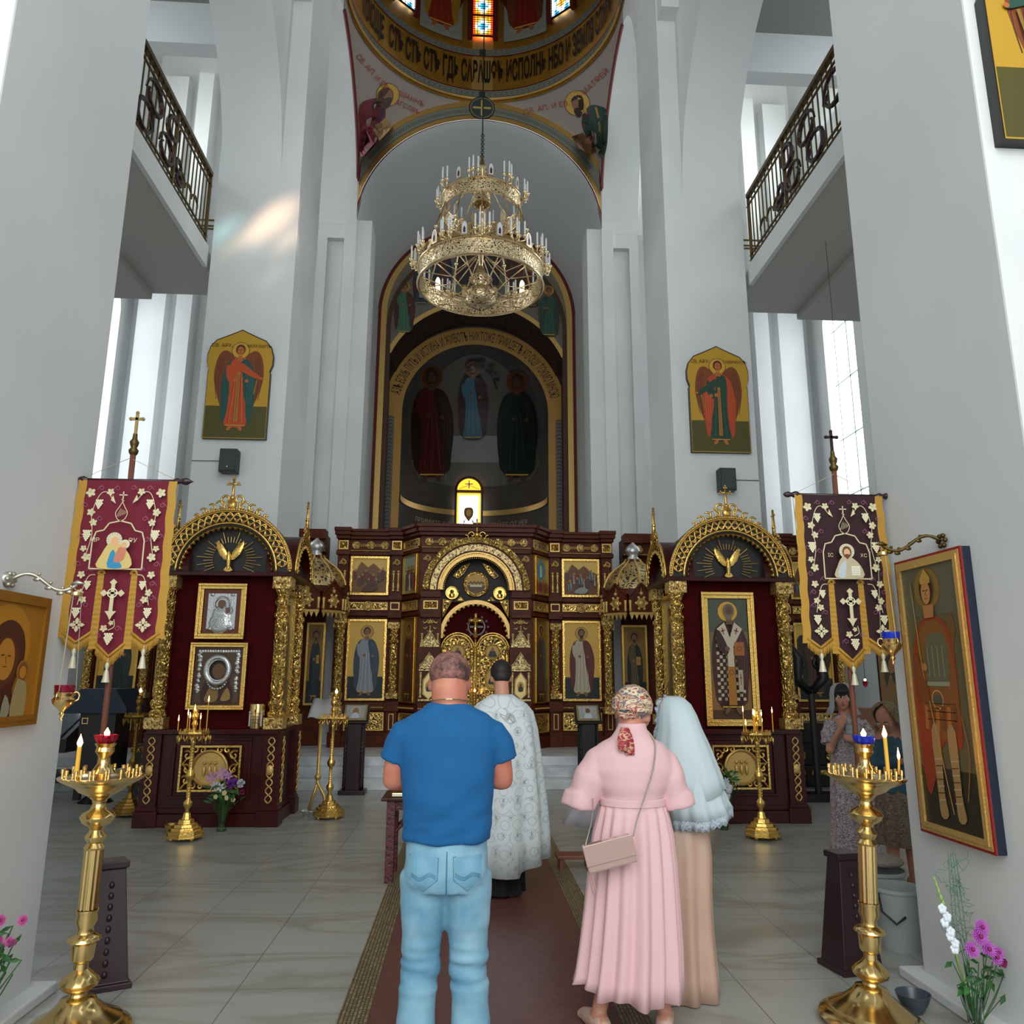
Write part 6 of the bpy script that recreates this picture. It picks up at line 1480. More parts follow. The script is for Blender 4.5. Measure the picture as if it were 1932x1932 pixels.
pillar_icon(1, 3.78, 4.40, .83, 2.325, 2.42, 'tall red-edged icon of a warrior saint on the near right pillar', warrior, thick=.05, side=mat('navy_edge', '#101c30', .5), t_=.055)
def kazan(P, w, h):
    P.rect(-w/2, 0, w/2, h, '#a06a12'); P.circ(-.03, h*.62, .2, '#b47a18')
    P.poly([(-.22, 0), (-.20, h*.4), (-.15, h*.72), (-.02, h*.84), (.10, h*.74), (.13, h*.5), (.06, h*.25), (.08, 0)], '#4a1808', 4)
    P.poly([(-.13, h*.32), (-.12, h*.62), (-.03, h*.70), (.06, h*.60), (.07, h*.40), (-.02, h*.26)], '#5a2a0c', 4)
    P.circ(-.03, h*.50, .075, '#b87a24', .10); P.line([(-.07, h*.53), (-.045, h*.535)], .006, '#3a1c08'); P.line([(-.015, h*.53), (.01, h*.525)], .006, '#3a1c08'); P.line([(-.03, h*.53), (-.025, h*.46)], .005, '#6a3a10'); P.line([(-.045, h*.435), (-.015, h*.435)], .005, '#7a2c10')
    P.circ(.13, h*.40, .055, '#9a6414'); P.circ(.13, h*.40, .04, '#7a4a14', .045); P.circ(.13, h*.39, .03, '#b87a24')
    P.poly([(.06, 0), (.08, h*.3), (.13, h*.32), (.18, h*.26), (.18, 0)], '#9a8c5c', 3); P.poly([(-.02, 0), (.0, h*.2), (.05, h*.1), (.04, 0)], '#8a8c74', 2)
pillar_icon(-1, 3.64, 4.26, 1.405, 2.05, -2.42, 'gilded wooden icon of a veiled mother on the near left pillar', kazan, thick=.03, fm=mat('amber_gilding', '#9a6a18', .4, .4), side=M['wood'], t_=.045)
# bracket lamps
def bracket(s, x, y, z, dx, lab, gl, drop, lab2, m):
    t = thing('lamp_bracket', (x, y, z), lab, 'bracket')
    MB().lathe([(.001, .03), (.02, .03), (.035, .02), (.04, 0)], x-s*.0, y, z, 16, axis='x').build('rosette', m, t, smooth=True)
    for q in range(6): a = q*pi/3; MB().sph((x-s*.02, y+.03*cos(a), z+.03*sin(a)), .014, 8).build('petal', m, t, smooth=True)
    n = 16; pts = [(x-s*(.02+dx*k/n), y+.12*k/n, z+.035*sin(k/n*2*pi)-.01*k/n) for k in range(n+1)]
    MB().tube(pts, [.007+.003*abs(sin(k)) for k in range(n+1)], 8).build('arm', m, t, smooth=True)
    mb = MB()
    for k in (6, 9, 12, 14): p_ = pts[k]; mb.sph((p_[0], p_[1], p_[2]-.014), .014, 8, sc=(1.4, .6, .8)); mb.sph((p_[0]+.01, p_[1], p_[2]+.012), .009, 8)
    e = pts[-1]; mb.tube([(e[0]+.03*s, e[1], e[2]+.004), (e[0], e[1], e[2]+.012), (e[0]-.035*s, e[1], e[2]+.006)], [.005, .013, .003], 8); mb.tube([(e[0], e[1], e[2]), (e[0]+.012*s, e[1], e[2]-.02), (e[0], e[1], e[2]-.03)], .003, 6); mb.build('leaves_and_bird', m, t, smooth=True)
    l = thing('hanging_lamp', (e[0], e[1], z-drop), lab2, 'lamp'); X, Y = e[0], e[1]
    lathe_obj([(.001, 0), (.028, -.002), (.03, -.018), (.024, -.02), (.001, -.014)], X, Y, 'chain_cap', M['brass'], l, 12, z=z-.045)
    zb = z-drop
    for q in range(3): a = q*2*pi/3+.5; MB().tube([(X+.024*cos(a), Y+.024*sin(a), z-.06), (X+.05*cos(a), Y+.05*sin(a), zb)], .0018, 4).build('chain', mat('cord'), l)
    lathe_obj([(.045, .035), (.042, .0), (.036, -.01), (.034, -.01), (.039, .0), (.042, .035)], X, Y, 'glass_cup', gl, l, 24, sq=lambda a: 1+.04*cos(12*a), z=zb)
    lathe_obj([(.042, .0), (.046, -.005), (.040, -.02), (.052, -.035), (.045, -.055), (.02, -.08), (.008, -.095), (.014, -.105), (.004, -.12), (.008, -.13), (.001, -.14)], X, Y, 'brass_body', M['brass'], l, 24, z=zb)
    for q in range(3): a = q*2*pi/3+.5; mb = MB(); mb.tube([(X+(.052+.016*cos(u))*cos(a), Y+(.052+.016*cos(u))*sin(a), zb-.02+.022*sin(u)) for u in [2*pi*j/10 for j in range(10)]], .005, 6, closed=True); mb.build('handle', M['brass'], l, smooth=True)
bracket(1, 2.42, 3.98, 2.385, .27, 'ornate dark metal lamp bracket above the warrior icon', M['blueglass'], .52, 'hanging lamp with blue glass cup beside the warrior icon', M['iron'])
bracket(-1, -2.42, 3.9, 2.11, .26, 'pale metal vine lamp bracket above the left pillar icon', M['redglass'], .54, 'hanging brass lamp with ruby glass cup beside the left pillar icon', mat('pale_metal', '#b8b4a4', .35, .8))
# ================================================================ smaller things
def lectern(x, y, label, label2, face):
    t = thing('lectern', (x, y, 0), label, 'lectern')
    dk = M['dark'] if x > 0 else M['plum']
    MB().box(x-.19, x+.19, y-.15, y+.15, 0, .06).build('base', dk, t, bev=.008)
    for sx in (-1, 1):
        for sy in (-1, 1): mb = MB(); mb.tube([(x+sx*.12, y+sy*.09, .06), (x+sx*.12, y+sy*.09, 1.0)], .022, 8); braid(lambda q: (V((x+sx*.12, y+sy*.09-.022, .1+.85*q)), V((1, 0, 0))), .014, 16, .008, mb); mb.build('twisted_leg', dk, t, smooth=True)
    MB().box(x-.10, x+.10, y-.07, y+.07, .06, 1.0).build('post', dk, t)
    m = Matrix.Translation((x, y-.02, 1.13)) @ Matrix.Rotation(radians(52), 4, 'X')
    MB().box(-.20, .20, -.17, .17, -.03, .0).tf(m).build('sloping_top', dk, t, bev=.006)
    q = thing('small_icon', (x, y-.02, 1.14), label2, 'icon')
    MB().box(-.165, .165, -.135, .135, .002, .02).tf(m).build('frame', mat('pale_frame', '#a08a58', .35, .5), q, bev=.003)
    MB().box(-.135, .135, -.11, .11, .02, .024).tf(m).build('silver_cover', M['silver'], q)
    P = Paint(); P.ring(0, .03, .06, .008, '#d0c48c'); P.circ(0, .03, .032, '#6e4a34', .042) if face else P.poly([(-.05, -.05), (.05, -.05), (.03, .05), (0, .07), (-.03, .05)], '#8a6a44', 3)
    P.poly([(-.06, -.10), (.06, -.10), (.035, -.02), (-.035, -.02)], '#b9bcc0', 3); P.build('painting', lambda u, w, d: m @ V((u, w, .026+d)), q)
lectern(-1.77, 11.85, 'dark carved lectern left of centre at the foot of the steps', 'small silver icon of a sleeping figure on the left lectern', False)
lectern(1.66, 11.8, 'black lectern right of centre at the foot of the steps', 'small silver icon of a haloed man on the right lectern', True)
# carved table beside the man
tx, ty = -.52, 7.05
tb = thing('carved_table', (tx, ty, 0), 'small carved reddish table left of the man in blue, holding gilded books', 'table')
TM = mat('carved_red_wood', '#5a2326', .45, carve=(26, '#361214', .2, .006))
MB().box(tx-.33, tx+.33, ty-.25, ty+.25, .64, .665).build('top', M['wood'], tb, bev=.006)
for sx in (-1, 1):
    for sy in (-1, 1): MB().box(tx+sx*.25-.035, tx+sx*.25+.035, ty+sy*.18-.03, ty+sy*.18+.03, 0, .64).build('leg', TM, tb, bev=.004)
for sy in (-1, 1):
    MB().box(tx-.22, tx+.22, ty+sy*.18-.012, ty+sy*.18+.012, .56, .63).build('apron', TM, tb)
    for sx in (-1, 1): MB().tube([(tx+sx*.22, ty+sy*.18, .38), (tx+sx*.16, ty+sy*.18, .44), (tx+sx*.13, ty+sy*.18, .56)], .012, 6).build('corner_brace', TM, tb)
g = thing('gilded_book', (tx-.17, ty-.15, .666), 'gold-covered book lying on the front left of the carved table', 'book'); MB().box(tx-.25, tx-.08, ty-.20, ty-.04, .667, .70).build('cover', M['brass'], g, bev=.006); MB().box(tx-.245, tx-.085, ty-.202, ty-.05, .675, .692).build('pages', M['bead'], g)
g = thing('gilded_plate', (tx-.05, ty, .666), 'bright gilded standing plate on the carved table beside the man', 'plate'); MB().box(tx-.13, tx+.12, ty+.0, ty+.03, .667, .80).build('plate', M['brass'], g, bev=.006); MB().lathe([(.001, .0), (.03, .01), (.04, .0)], tx-.02, ty, .74, 16, axis='y').build('boss', M['gold'], g)
# money jar on the left shrine
jx, jy = -2.575, 9.37
t = thing('donation_jar', (jx, jy, 1.06), 'round brass donation jar with a white paper notice on the left shrine ledge', 'jar')
lathe_obj([(.001, 0), (.088, 0), (.092, .01), (.092, .26), (.088, .275), (.001, .275)], jx, jy+.03, 'jar', M['brass'], t, 32, z=1.062)
P = Paint(); P.rect(-.085, .03, .085, .20, '#b9bac6'); P.rect(-.08, .035, .08, .195, '#c5c6d2')
for i, tt in enumerate(('ПОЖЕРТВОВАНИЕ', 'НА ХРАМ', 'СПАСИ ВАС', 'ГОСПОДЬ')): P.text(tt, 0, .165-.035*i, .022, '#5a5a66')
P.build('paper_notice', lambda u, w, d: V((jx+.1*sin(u/.1), jy+.03-.098*cos(u/.1)-d, 1.06+w)), t)
MB().box(jx-.008, jx+.008, jy-.073, jy-.066, 1.245, 1.275).build('clip', M['black'], t)
# ledge candle lamp on right shrine
for (x, y, lb) in ((-3.28, 8.98, 'brass pail on the floor behind the left shrine candle stand'), (2.62, 9.05, 'small brass pail on the floor behind the vase at the right shrine')):
    t = thing('brass_pail', (x, y, 0), lb, 'pail'); lathe_obj([(.001, 0), (.055, 0), (.075, .09), (.08, .10), (.07, .09), (.05, .01), (.001, .01)], x, y, 'bowl', M['gold'], t, 20)
    MB().tube([(x-.02, y, .06), (x-.07, y, .14)], .006, 6).build('brush_handle', M['red'], t)
t = thing('steel_bowl', (-2.05, 9.95, 0), 'small steel bowl on the floor left of the slim candle stand', 'bowl'); lathe_obj([(.001, .01), (.03, .01), (.03, 0), (.035, .0), (.05, .04), (.085, .07), (.08, .075), (.04, .03), (.001, .025)], -2.05, 9.95, 'bowl', M['silver'], t, 24)
t = thing('low_box', (2.33, 9.05, 0), 'flat dull brass box on the floor before the right shrine', 'box'); MB().box(2.15, 2.50, 8.98, 9.2, 0, .17).build('box', mat('dull_gilding'), t, bev=.01); MB().box(2.13, 2.52, 8.96, 9.22, .17, .185).build('lid', mat('dull_gilding'), t, bev=.004)
# ---- flowers
def stem(mb, p0, p1, bend=.03, r=.003): 
    a, b_ = V(p0), V(p1); m = (a+b_)/2+V((bend, 0, 0)); mb.tube([q for q in crom([a, m, b_], 5, False)], r, 5)
def leafy(mb, p, d, L, w):
    p, d = V(p), V(d).normalized(); s = d.orthogonal().normalized(); A = mb.add([p, p+d*L*.4+s*w, p+d*L, p+d*L*.4-s*w, p+d*L*.4+d.cross(s)*w*.3]); mb.face((A, A+1, A+4)); mb.face((A+1, A+2, A+4)); mb.face((A+2, A+3, A+4)); mb.face((A+3, A, A+4))
def bloom(par, p, r, kind, m, name, face=(0, -1, .35)):
    mb = MB(); p = V(p); f = V(face).normalized(); s = f.orthogonal().normalized(); t = f.cross(s)
    if kind == 'daisy':
        for ring, (nn, rr, up) in enumerate(((20, 1, .12), (16, .8, .3), (12, .55, .45))):
            for k in range(nn):
                a = 2*pi*k/nn+ring*.2; d = (s*cos(a)+t*sin(a)); e = d.cross(f); w = r*.13
                A = mb.add([p, p+d*r*rr*.6+f*r*up*.6+e*w, p+d*r*rr+f*r*up, p+d*r*rr*.6+f*r*up*.6-e*w]); mb.face((A, A+1, A+2, A+3))
        o = mb.build(name, m, par); c = MB().sph(p+f*r*.25, r*.25, 8); c.build('flower_centre', mat('flower_heart', '#8a1c5c', .6), o, smooth=True)
    elif kind == 'lily':
        for k in range(6):
            a = 2*pi*k/6; d = (s*cos(a)+t*sin(a)); e = d.cross(f)
            A = mb.add([p, p+d*r*.5+f*r*.25+e*r*.22, p+d*r*1.0+f*r*.15, p+d*r*.5+f*r*.25-e*r*.22, p+d*r*.5+f*r*.15]); mb.face((A, A+1, A+4)); mb.face((A+1, A+2, A+4)); mb.face((A+2, A+3, A+4)); mb.face((A+3, A, A+4))
        mb.build(name, m, par)
    elif kind == 'carnation':
        R = random.Random(int(p.x*999)); 
        for k in range(40):
            d = (s*R.uniform(-1, 1)+t*R.uniform(-1, 1)+f*R.uniform(0, 1)).normalized(); e = d.orthogonal().normalized()
            A = mb.add([p, p+d*r*.8+e*r*.3, p+d*r, p+d*r*.8-e*r*.3]); mb.face((A, A+1, A+2, A+3))
        mb.build(name, m, par)
    else:
        for k in range(5):
            a = 2*pi*k/5; d = (s*cos(a)+t*sin(a)); mb.sph(p+d*r*.45+f*r*.2, r*.45, 8, sc=(1, .5, 1.1))
        mb.build(name, m, par, smooth=True)
green = mat('leaf_green', '#2f6a2c', .6, color2='#1e4a22', cs=12); pale = mat('pale_stem', '#8fae5a', .6); glassg = mat('green_glass', '#7fae6a', .06, trans=.9, ior=1.45)
def vase(x, y, label, prof, gm, name='flower_vase'):
    t = thing(name, (x, y, 0), label, 'flowers'); lathe_obj(prof, x, y, 'vase', gm, t, 24, sq=lambda a: 1+.03*cos(10*a)); return t
VP = [(.001, .012), (.045, .012), (.05, 0), (.052, .01), (.032, .05), (.036, .09), (.055, .20), (.07, .27), (.065, .275), (.05, .2), (.03, .09), (.028, .05), (.001, .03)]
x, y = -2.80, 9.12
t = vase(x, y, 'green glass vase of pink lilies and purple flowers before the left shrine', VP, glassg)
R = random.Random(2); mb = MB()
for k in range(26): e = (x+R.uniform(-.14, .16), y+R.uniform(-.08, .06), .30+R.random()*.18); stem(mb, (x, y, .1), e, R.uniform(-.02, .02)); leafy(mb, e, (R.uniform(-1, 1), -.3, R.uniform(-.6, .7)), .11, .02)
mb.build('foliage', green, t, fixn=False)
lil = mat('pink_lily', '#b98ab4', .6); wh = mat('white_petals', '#c9ccd4', .6); pu = mat('purple_statice', '#84459c', .6); ye = mat('cream_rose', '#c9c28a', .6); mg = mat('magenta_petals', '#8c2458', .6)
for (a, b_, r, k, m_, nm) in ((-.13, .56, .075, 'lily', lil, 'lily'), (-.02, .60, .085, 'lily', lil, 'lily'), (.05, .58, .06, 'lily', lil, 'lily'), (-.09, .48, .06, 'lily', wh, 'lily'), (-.03, .46, .06, 'lily', wh, 'lily'), (.08, .50, .06, 'carnation', pu, 'statice'), (.13, .51, .05, 'carnation', pu, 'statice'), (.19, .50, .05, 'carnation', wh, 'carnation'), (.02, .40, .035, 'rose', ye, 'rose'), (-.07, .36, .03, 'rose', ye, 'rose'), (.05, .35, .032, 'rose', ye, 'rose'), (.12, .33, .03, 'rose', ye, 'rose'), (.21, .41, .03, 'carnation', mg, 'carnation')): bloom(t, (x+a, y-.06, b_), r, k, m_, nm)
MB().tube([(x, y, .4), (x-.01, y, .6), (x-.02, y, .70)], [.004, .014, .003], 8).build('lily_bud', pale, t, smooth=True)
x, y = 2.74, 8.98
t = vase(x, y, 'clear tall vase with white and magenta flowers before the right shrine', [(.001, .02), (.04, .02), (.045, 0), (.045, .02), (.05, .12), (.065, .33), (.06, .33), (.045, .12), (.04, .02)], glassg)
mb = MB()
for k in range(40): e = (x+R.uniform(-.16, .16), y+R.uniform(-.08, .06), .34+R.random()*.32); stem(mb, (x, y, .1), e, R.uniform(-.02, .02)); leafy(mb, e, (R.uniform(-1, 1), -.3, R.uniform(-.6, .9)), .12, .02)
mb.build('foliage', green, t, fixn=False)
for (a, b_, r, k, m_, nm) in ((-.12, .55, .05, 'lily', wh, 'lily'), (-.08, .62, .06, 'carnation', mg, 'carnation'), (-.13, .47, .06, 'carnation', mg, 'carnation'), (-.06, .44, .05, 'carnation', mg, 'carnation'), (.03, .45, .07, 'rose', wh, 'rose'), (.02, .37, .05, 'rose', wh, 'rose'), (.02, .53, .045, 'lily', wh, 'lily'), (.12, .60, .06, 'lily', mat('pale_green_lily', '#8fa070', .6), 'lily'), (.14, .52, .05, 'lily', mat('pale_green_lily'), 'lily')): bloom(t, (x+a, y-.08, b_), r, k, m_, nm)
x, y = 2.265, 3.93
t = vase(x, y, 'cut-glass vase with purple chrysanthemums and white gladiolus by the right pillar', [(.001, .015), (.04, .015), (.045, 0), (.045, .02), (.032, .05), (.036, .10), (.05, .185), (.052, .19), (.045, .18), (.03, .10), (.026, .05), (.001, .03)], M['glass'])
mb = MB()
for k in range(34): e = (x+R.uniform(-.09, .14), y+R.uniform(-.1, .05), .20+R.random()*.17); stem(mb, (x, y, .03), e, R.uniform(-.02, .02), .0022); leafy(mb, e, (R.uniform(-1, 1), -.3, R.uniform(-.8, .6)), .06, .013)
mb.build('foliage', green, t, fixn=False)
mc_ = mat('purple_chrysanthemum', '#b55ab8', .6); 
for (a, b_, r) in ((.015, .43, .045), (-.03, .375, .04), (.05, .375, .042), (.085, .34, .038), (.10, .36, .03), (.03, .47, .04)): bloom(t, (x+a-.0, y-.08, b_+.03), r, 'daisy', mc_, 'chrysanthemum')
bloom(t, (x+.11, y-.07, .345), .03, 'carnation', mg, 'carnation')
mb = MB(); mb.tube([(x-.02, y, .12), (x-.09, y-.04, .40), (x-.15, y-.06, .66), (x-.165, y-.06, .72)], [.005, .005, .004, .002], 6); 
for k in range(5): mb.sph((x-.135-.008*k, y-.06, .60+.028*k), .009-.001*k, 8, sc=(1, 1, 2))
mb.build('gladiolus_stem', pale, t, smooth=True)
for k, (a, b_) in enumerate(((-.15, .58), (-.13, .545), (-.145, .52), (-.12, .48), (-.125, .46), (-.105, .43), (-.11, .405))): bloom(t, (x+a, y-.07, b_), .026, 'rose', mat('gladiolus_white', '#dde6ec', .6), 'gladiolus_bloom')
mb = MB()
for k in range(60):
    p = V((x+.0, y+.02, .30)); pts = [p]; d = V((R.uniform(-.3, .25), R.uniform(-.1, .3), 1))
    base = V((x-.0+R.uniform(-.04, .06), y+.06, .35+R.random()*.40)); pts = [base]
    for j_ in range(4): pts.append(pts[-1]+V((R.uniform(-.035, .035), R.uniform(-.01, .01), R.uniform(-.01, .035))))
    mb.tube(pts, .0012, 3)
for k in range(4): mb.tube([(x, y, .2), (x-.03+.02*k, y+.05, .5), (x-.01+.012*k, y+.06, .80)], .0016, 4)
mb.build('dried_sprig', mat('grey_green_sprig', '#4f7a68', .7), t)
t = thing('dark_bowl', (2.19, 4.12, 0), 'dark blue plastic bowl on the floor beside the cut-glass vase', 'bowl'); lathe_obj([(.001, .01), (.04, .0), (.07, .05), (.085, .09), (.08, .09), (.06, .05), (.03, .015), (.001, .015)], 2.13, 4.22, 'bowl', mat('slate_plastic', '#3a4450', .3), t, 24)
x, y = -2.36, 4.02
t = vase(x, y, 'vase of pink and white asters at the left picture edge', VP, M['glass'])
mb = MB()
for k in range(24): e = (x+R.uniform(-.10, .16), y+R.uniform(-.05, .1), .25+R.random()*.25); stem(mb, (x, y, .1), e, R.uniform(-.02, .02)); leafy(mb, e, (R.uniform(-1, 1), -.3, R.uniform(-.6, .9)), .07, .012)
mb.build('foliage', green, t, fixn=False)
pkm = mat('pink_aster', '#b8508c', .6)
for (a, b_, r, m_) in ((.06, .54, .03, pkm), (.16, .54, .028, pkm), (.06, .45, .032, pkm), (.11, .45, .025, pkm), (.07, .36, .03, wh), (.05, .30, .03, wh), (.13, .44, .022, mat('dim_pink', '#a0507c', .6))): bloom(t, (x+a, y, b_), r, 'carnation' if m_ != pkm else 'daisy', m_, 'aster')
# ---- buckets by the right pillar
for (x, y, r, lb) in ((2.72, 5.6, .17, 'white plastic bucket with dark handle behind the near right pillar'), (2.60, 5.15, .15, 'off-white plastic tub nearest the right pillar')):
    t = thing('plastic_bucket', (x, y, 0), lb, 'bucket'); lathe_obj([(.001, .0), (r*.8, 0), (r, .34), (r*1.06, .34), (r*1.06, .36), (r*.97, .36), (r*.77, .02), (.001, .02)], x, y, 'tub', mat('bucket_plastic', '#a9b0ae', .45), t, 28)
    MB().tube([(x-r, y-.04, .33), (x-r*1.1, y-.1, .24), (x-r*.7, y-r, .18), (x-r*.3, y-r*1.02, .22)], .008, 6).build('handle', M['black'], t, smooth=True)
t = thing('cloth_heap', (2.95, 5.9, 0), 'crumpled beige cloth lying on the bucket behind the right pillar', 'cloth'); h_ = MB().sph((2.75, 5.62, .41), .15, 20, sc=(1, 1, .3)); o = h_.build('cloth', mat('beige_cloth', '#8c857a', .9, bump=(30, .02)), t, smooth=True)
# ---- back of the left aisle
t = thing('reliquary_case', (-5.65, 11.6, 0), 'black glass-topped display case on legs at far left', 'case')
MB().box(-6.55, -5.6, 11.3, 12.0, .62, .80).build('tray', M['dark'], t, bev=.01); MB().ext([(11.3, .80), (12.0, .80), (12.0, 1.12)], -6.53, -5.62, 'yz').build('sloping_lid', M['dark'], t)
MB().ext([(11.34, .825), (11.96, 1.10), (11.96, 1.12), (11.34, .845)], -6.5, -5.7, 'yz').build('glass_pane', mat('smoked_glass', '#4a5560', .08), t)
MB().box(-6.55, -5.65, 11.35, 11.95, .22, .34).build('lower_shelf', M['dark'], t, bev=.01); MB().box(-6.5, -5.75, 11.33, 11.35, .24, .30).build('gold_moulding', M['goldf'], t); MB().box(-5.90, -5.68, 11.28, 11.30, .68, .74).build('gold_ornament', M['goldf'], t)
for a in (-6.5, -5.42):
    for b_ in (11.4, 11.88): MB().box(a-.04, a+.04, b_-.04, b_+.04, 0, .62).build('leg', M['dark'], t)
t = thing('candle_box', (-5.1, 11.2, 0), 'dark cabinet with a sloped navy roof in the left aisle', 'cabinet')
MB().box(-5.32, -4.85, 11.0, 11.5, 0.42, 1.18).build('cabinet', M['dark'], t, bev=.01); MB().ext([(-5.52, 1.16), (-4.68, 1.16), (-4.68, 1.22), (-4.85, 1.48), (-5.30, 1.48), (-5.52, 1.20)], 10.9, 11.6, 'xz').build('roof', mat('navy_paint', '#0e2436', .5), t, bev=.006)
MB().box(-5.14, -5.02, 11.1, 11.3, 0.03, .45).build('pillar_leg', mat('dull_gilding'), t); lathe_obj([(.001, 0), (.22, 0), (.15, .06), (.05, .16), (.03, .22)], -5.08, 11.2, 'foot', M['dark'], t, 20)
mb = MB(); frame(mb, -5.28, -5.20, 1.02, 1.10, .012, 10.985, 10.995); mb.build('keyhole_plate', M['brass'], t)
t = thing('book_stand', (-4.45, 11.6, 0), 'low black stand with gilt edging between the left shrine and aisle', 'stand')
MB().box(-4.75, -4.25, 11.4, 11.8, 0, .72).build('body', M['dark'], t, bev=.01); MB().box(-4.76, -4.24, 11.385, 11.40, .62, .69).build('gilt_edging', M['goldf'], t); MB().box(-4.76, -4.24, 11.385, 11.40, .30, .38).build('gilt_edging', M['goldf'], t)
# ---- back of the right aisle
t = thing('ornate_chest', (4.9, 11.6, 0), 'black chest with gilt mouldings in the right aisle behind the shrine', 'chest')
MB().box(4.35, 5.6, 11.4, 12.0, .12, .42).build('base', M['dark'], t, bev=.02); MB().ext([(4.40, .42), (5.55, .42), (5.45, .66), (4.50, .66)], 11.45, 11.95, 'xz').build('sloped_body', M['dark'], t, bev=.01); MB().box(4.55, 5.4, 11.5, 11.9, .66, .74).build('neck', M['dark'], t); MB().box(4.45, 5.5, 11.4, 11.95, .74, 1.02).build('upper_box', mat('carved_dark', '#2c241c', .4, .3, carve=(12, '#0c0a08', .2, .01)), t, bev=.01)
for a, b_ in ((4.42, 4.75), (4.85, 5.4)): MB().box(a, b_, 11.38, 11.40, .30, .36).build('gilt_moulding', M['goldf'], t)
for a in (4.7, 5.2): MB().lathe([(.001, .02), (.09, .01), (.1, 0)], a, 11.43, .55, 16, axis='y').build('gilt_boss', M['goldf'], t)
for a in (4.45, 5.5): MB().box(a-.06, a+.06, 11.45, 11.6, 0, .12).build('foot', M['dark'], t)
t = thing('wall_icon', (4.95, 10.3, 1.35), 'brown icon of a long-haired face at the right aisle beyond the bowed person', 'icon')
tx0, tx1 = 5.02, 5.42
MB().box(tx0, tx1, 9.6, 9.64, 1.30, 2.15).build('board', M['wood'], t); P = Paint(); P.rect(-.2, 0, .2, .85, '#6a4a1e'); P.circ(0, .52, .17, '#7a5826'); P.poly([(-.12, .25), (-.13, .55), (0, .70), (.13, .55), (.12, .25), (.06, .40), (-.06, .40)], '#2c1608', 3); P.circ(0, .50, .08, '#7a4e26', .12); P.poly([(-.05, .42), (.05, .42), (0, .28)], '#2c1608', 2)
P.build('painting', onwall((tx0+tx1)/2, 1.30, 9.599), t)
MB().box(tx0-.02, tx1+.02, 9.62, 10.4, 0, 1.28).build('stand_cabinet', mat('peach_cloth', '#b98a70', .8), t)
t = thing('carved_crucifix_stand', (4.75, 11.0, 0), 'black carved openwork stand behind the white-scarfed person', 'stand')
mb = MB(); mb.tube([(4.75, 11, 0), (4.75, 11, 1.5)], .05, 8); mb.box(4.5, 5.0, 10.85, 11.15, 0, .1); mb.build('post', M['dark'], t)
mb = MB()
for q in (-1, 1): mb.tube([(4.75, 11, 1.45), (4.75+q*.2, 11, 1.65), (4.75+q*.16, 11, 1.95), (4.75+q*.30, 11, 2.2)], [.05, .09, .08, .02], 8); mb.tube([(x_, 11, z_) for x_, _, z_ in spiral(4.75+q*.13, 1.85, .1, 1, 0, 0, q)], .03, 6)
mb.build('carving', M['dark'], t, smooth=True)
t = thing('votive_lamp', (4.62, 9.2, 1.6), 'small red lamp on a chain before the brown face icon in the right aisle', 'lamp'); lathe_obj([(.001, -.07), (.02, -.05), (.035, 0), (.03, .0), (.001, -.02)], 4.62, 9.2, 'cup', M['redglass'], t, 14, z=1.62); MB().tube([(4.62, 9.2, 1.63), (4.62, 9.2, 7.46)], .003, 4).build('chain', M['dark'], t); MB().sph((4.62, 9.2, 1.64), .014, 8).build('flame', M['flame'], t, smooth=True)
t = thing('footstool', (.72, 7.3, 0), 'low reddish wooden stool on the floor behind the pink dress', 'stool'); MB().box(.66, .98, 7.2, 7.4, .09, .12).build('top', mat('stool_wood', '#7a4434', .4), t, bev=.005)
for a in (.70, .94):
    for b_ in (7.23, 7.37): MB().box(a-.015, a+.015, b_-.015, b_+.015, 0, .09).build('leg', mat('stool_wood'), t)
# cloth-draped stand between the left shrine and steps
t = thing('draped_reading_stand', (-1.98, 9.7, 0), 'gilded folding reading stand with a grey lace cloth beside left shrine', 'stand')
mb = MB(); mb.tube([(-2.0, 10.3, 1.12), (-2.0, 10.3, .35), (-1.9, 10.25, .2), (-1.86, 10.2, .02)], .022, 8); mb.tube([(-2.0, 10.3, .35), (-2.1, 10.35, .02)], .02, 8); mb.sph((-2.0, 10.3, .42), .045, 8); mb.build('post', M['goldp'], t, smooth=True)
mb = MB(); mb.grid([[(-2.14+.035*i, 10.16+.16*j, 1.14+.11*j+.012*sin(i*1.3)) for i in range(9)] for j in range(3)]); solid_ = mb.build('lace_cloth', mat('grey_lace', '#a9abab', .85), t, smooth=True); w_ = solid_.modifiers.new('t', 'SOLIDIFY'); w_.thickness = .01
# ================================================================ people
from mathutils import noise
SK = mat('skin', '#c98f76', .55, color2='#c1846a', cs=14)
SKR = mat('flushed_skin', '#c8846c', .55, color2='#b56a56', cs=9)
def fold(amp, sx, sz, seed=0, zlo=-9, zhi=9):
    def f(co, n):
        p = V((co.x*sx+seed, co.y*sx, co.z*sz)); d = noise.noise(p)+.5*noise.noise(p*2.1)
        return co+n*amp*d
    return f
def ell(mb, rows, seg=28, cap=True, pw=2.0):
    """stack of ellipses (x, y, z, a, b[, tiltx]) -> closed shape"""
    R = []
    for r in rows:
        x, y, z, a, b = r[:5]; t = r[5] if len(r) > 5 else 0
        row = []
        for k in range(seg):
            q = 2*pi*k/seg; c, s_ = cos(q), sin(q); cc = abs(c)**(2/pw)*(1 if c > 0 else -1); ss = abs(s_)**(2/pw)*(1 if s_ > 0 else -1)
            row.append((x+a*cc, y+b*ss, z+t*a*cc))
        R.append(row)
    return mb.grid(R, closed=True, cap=cap)
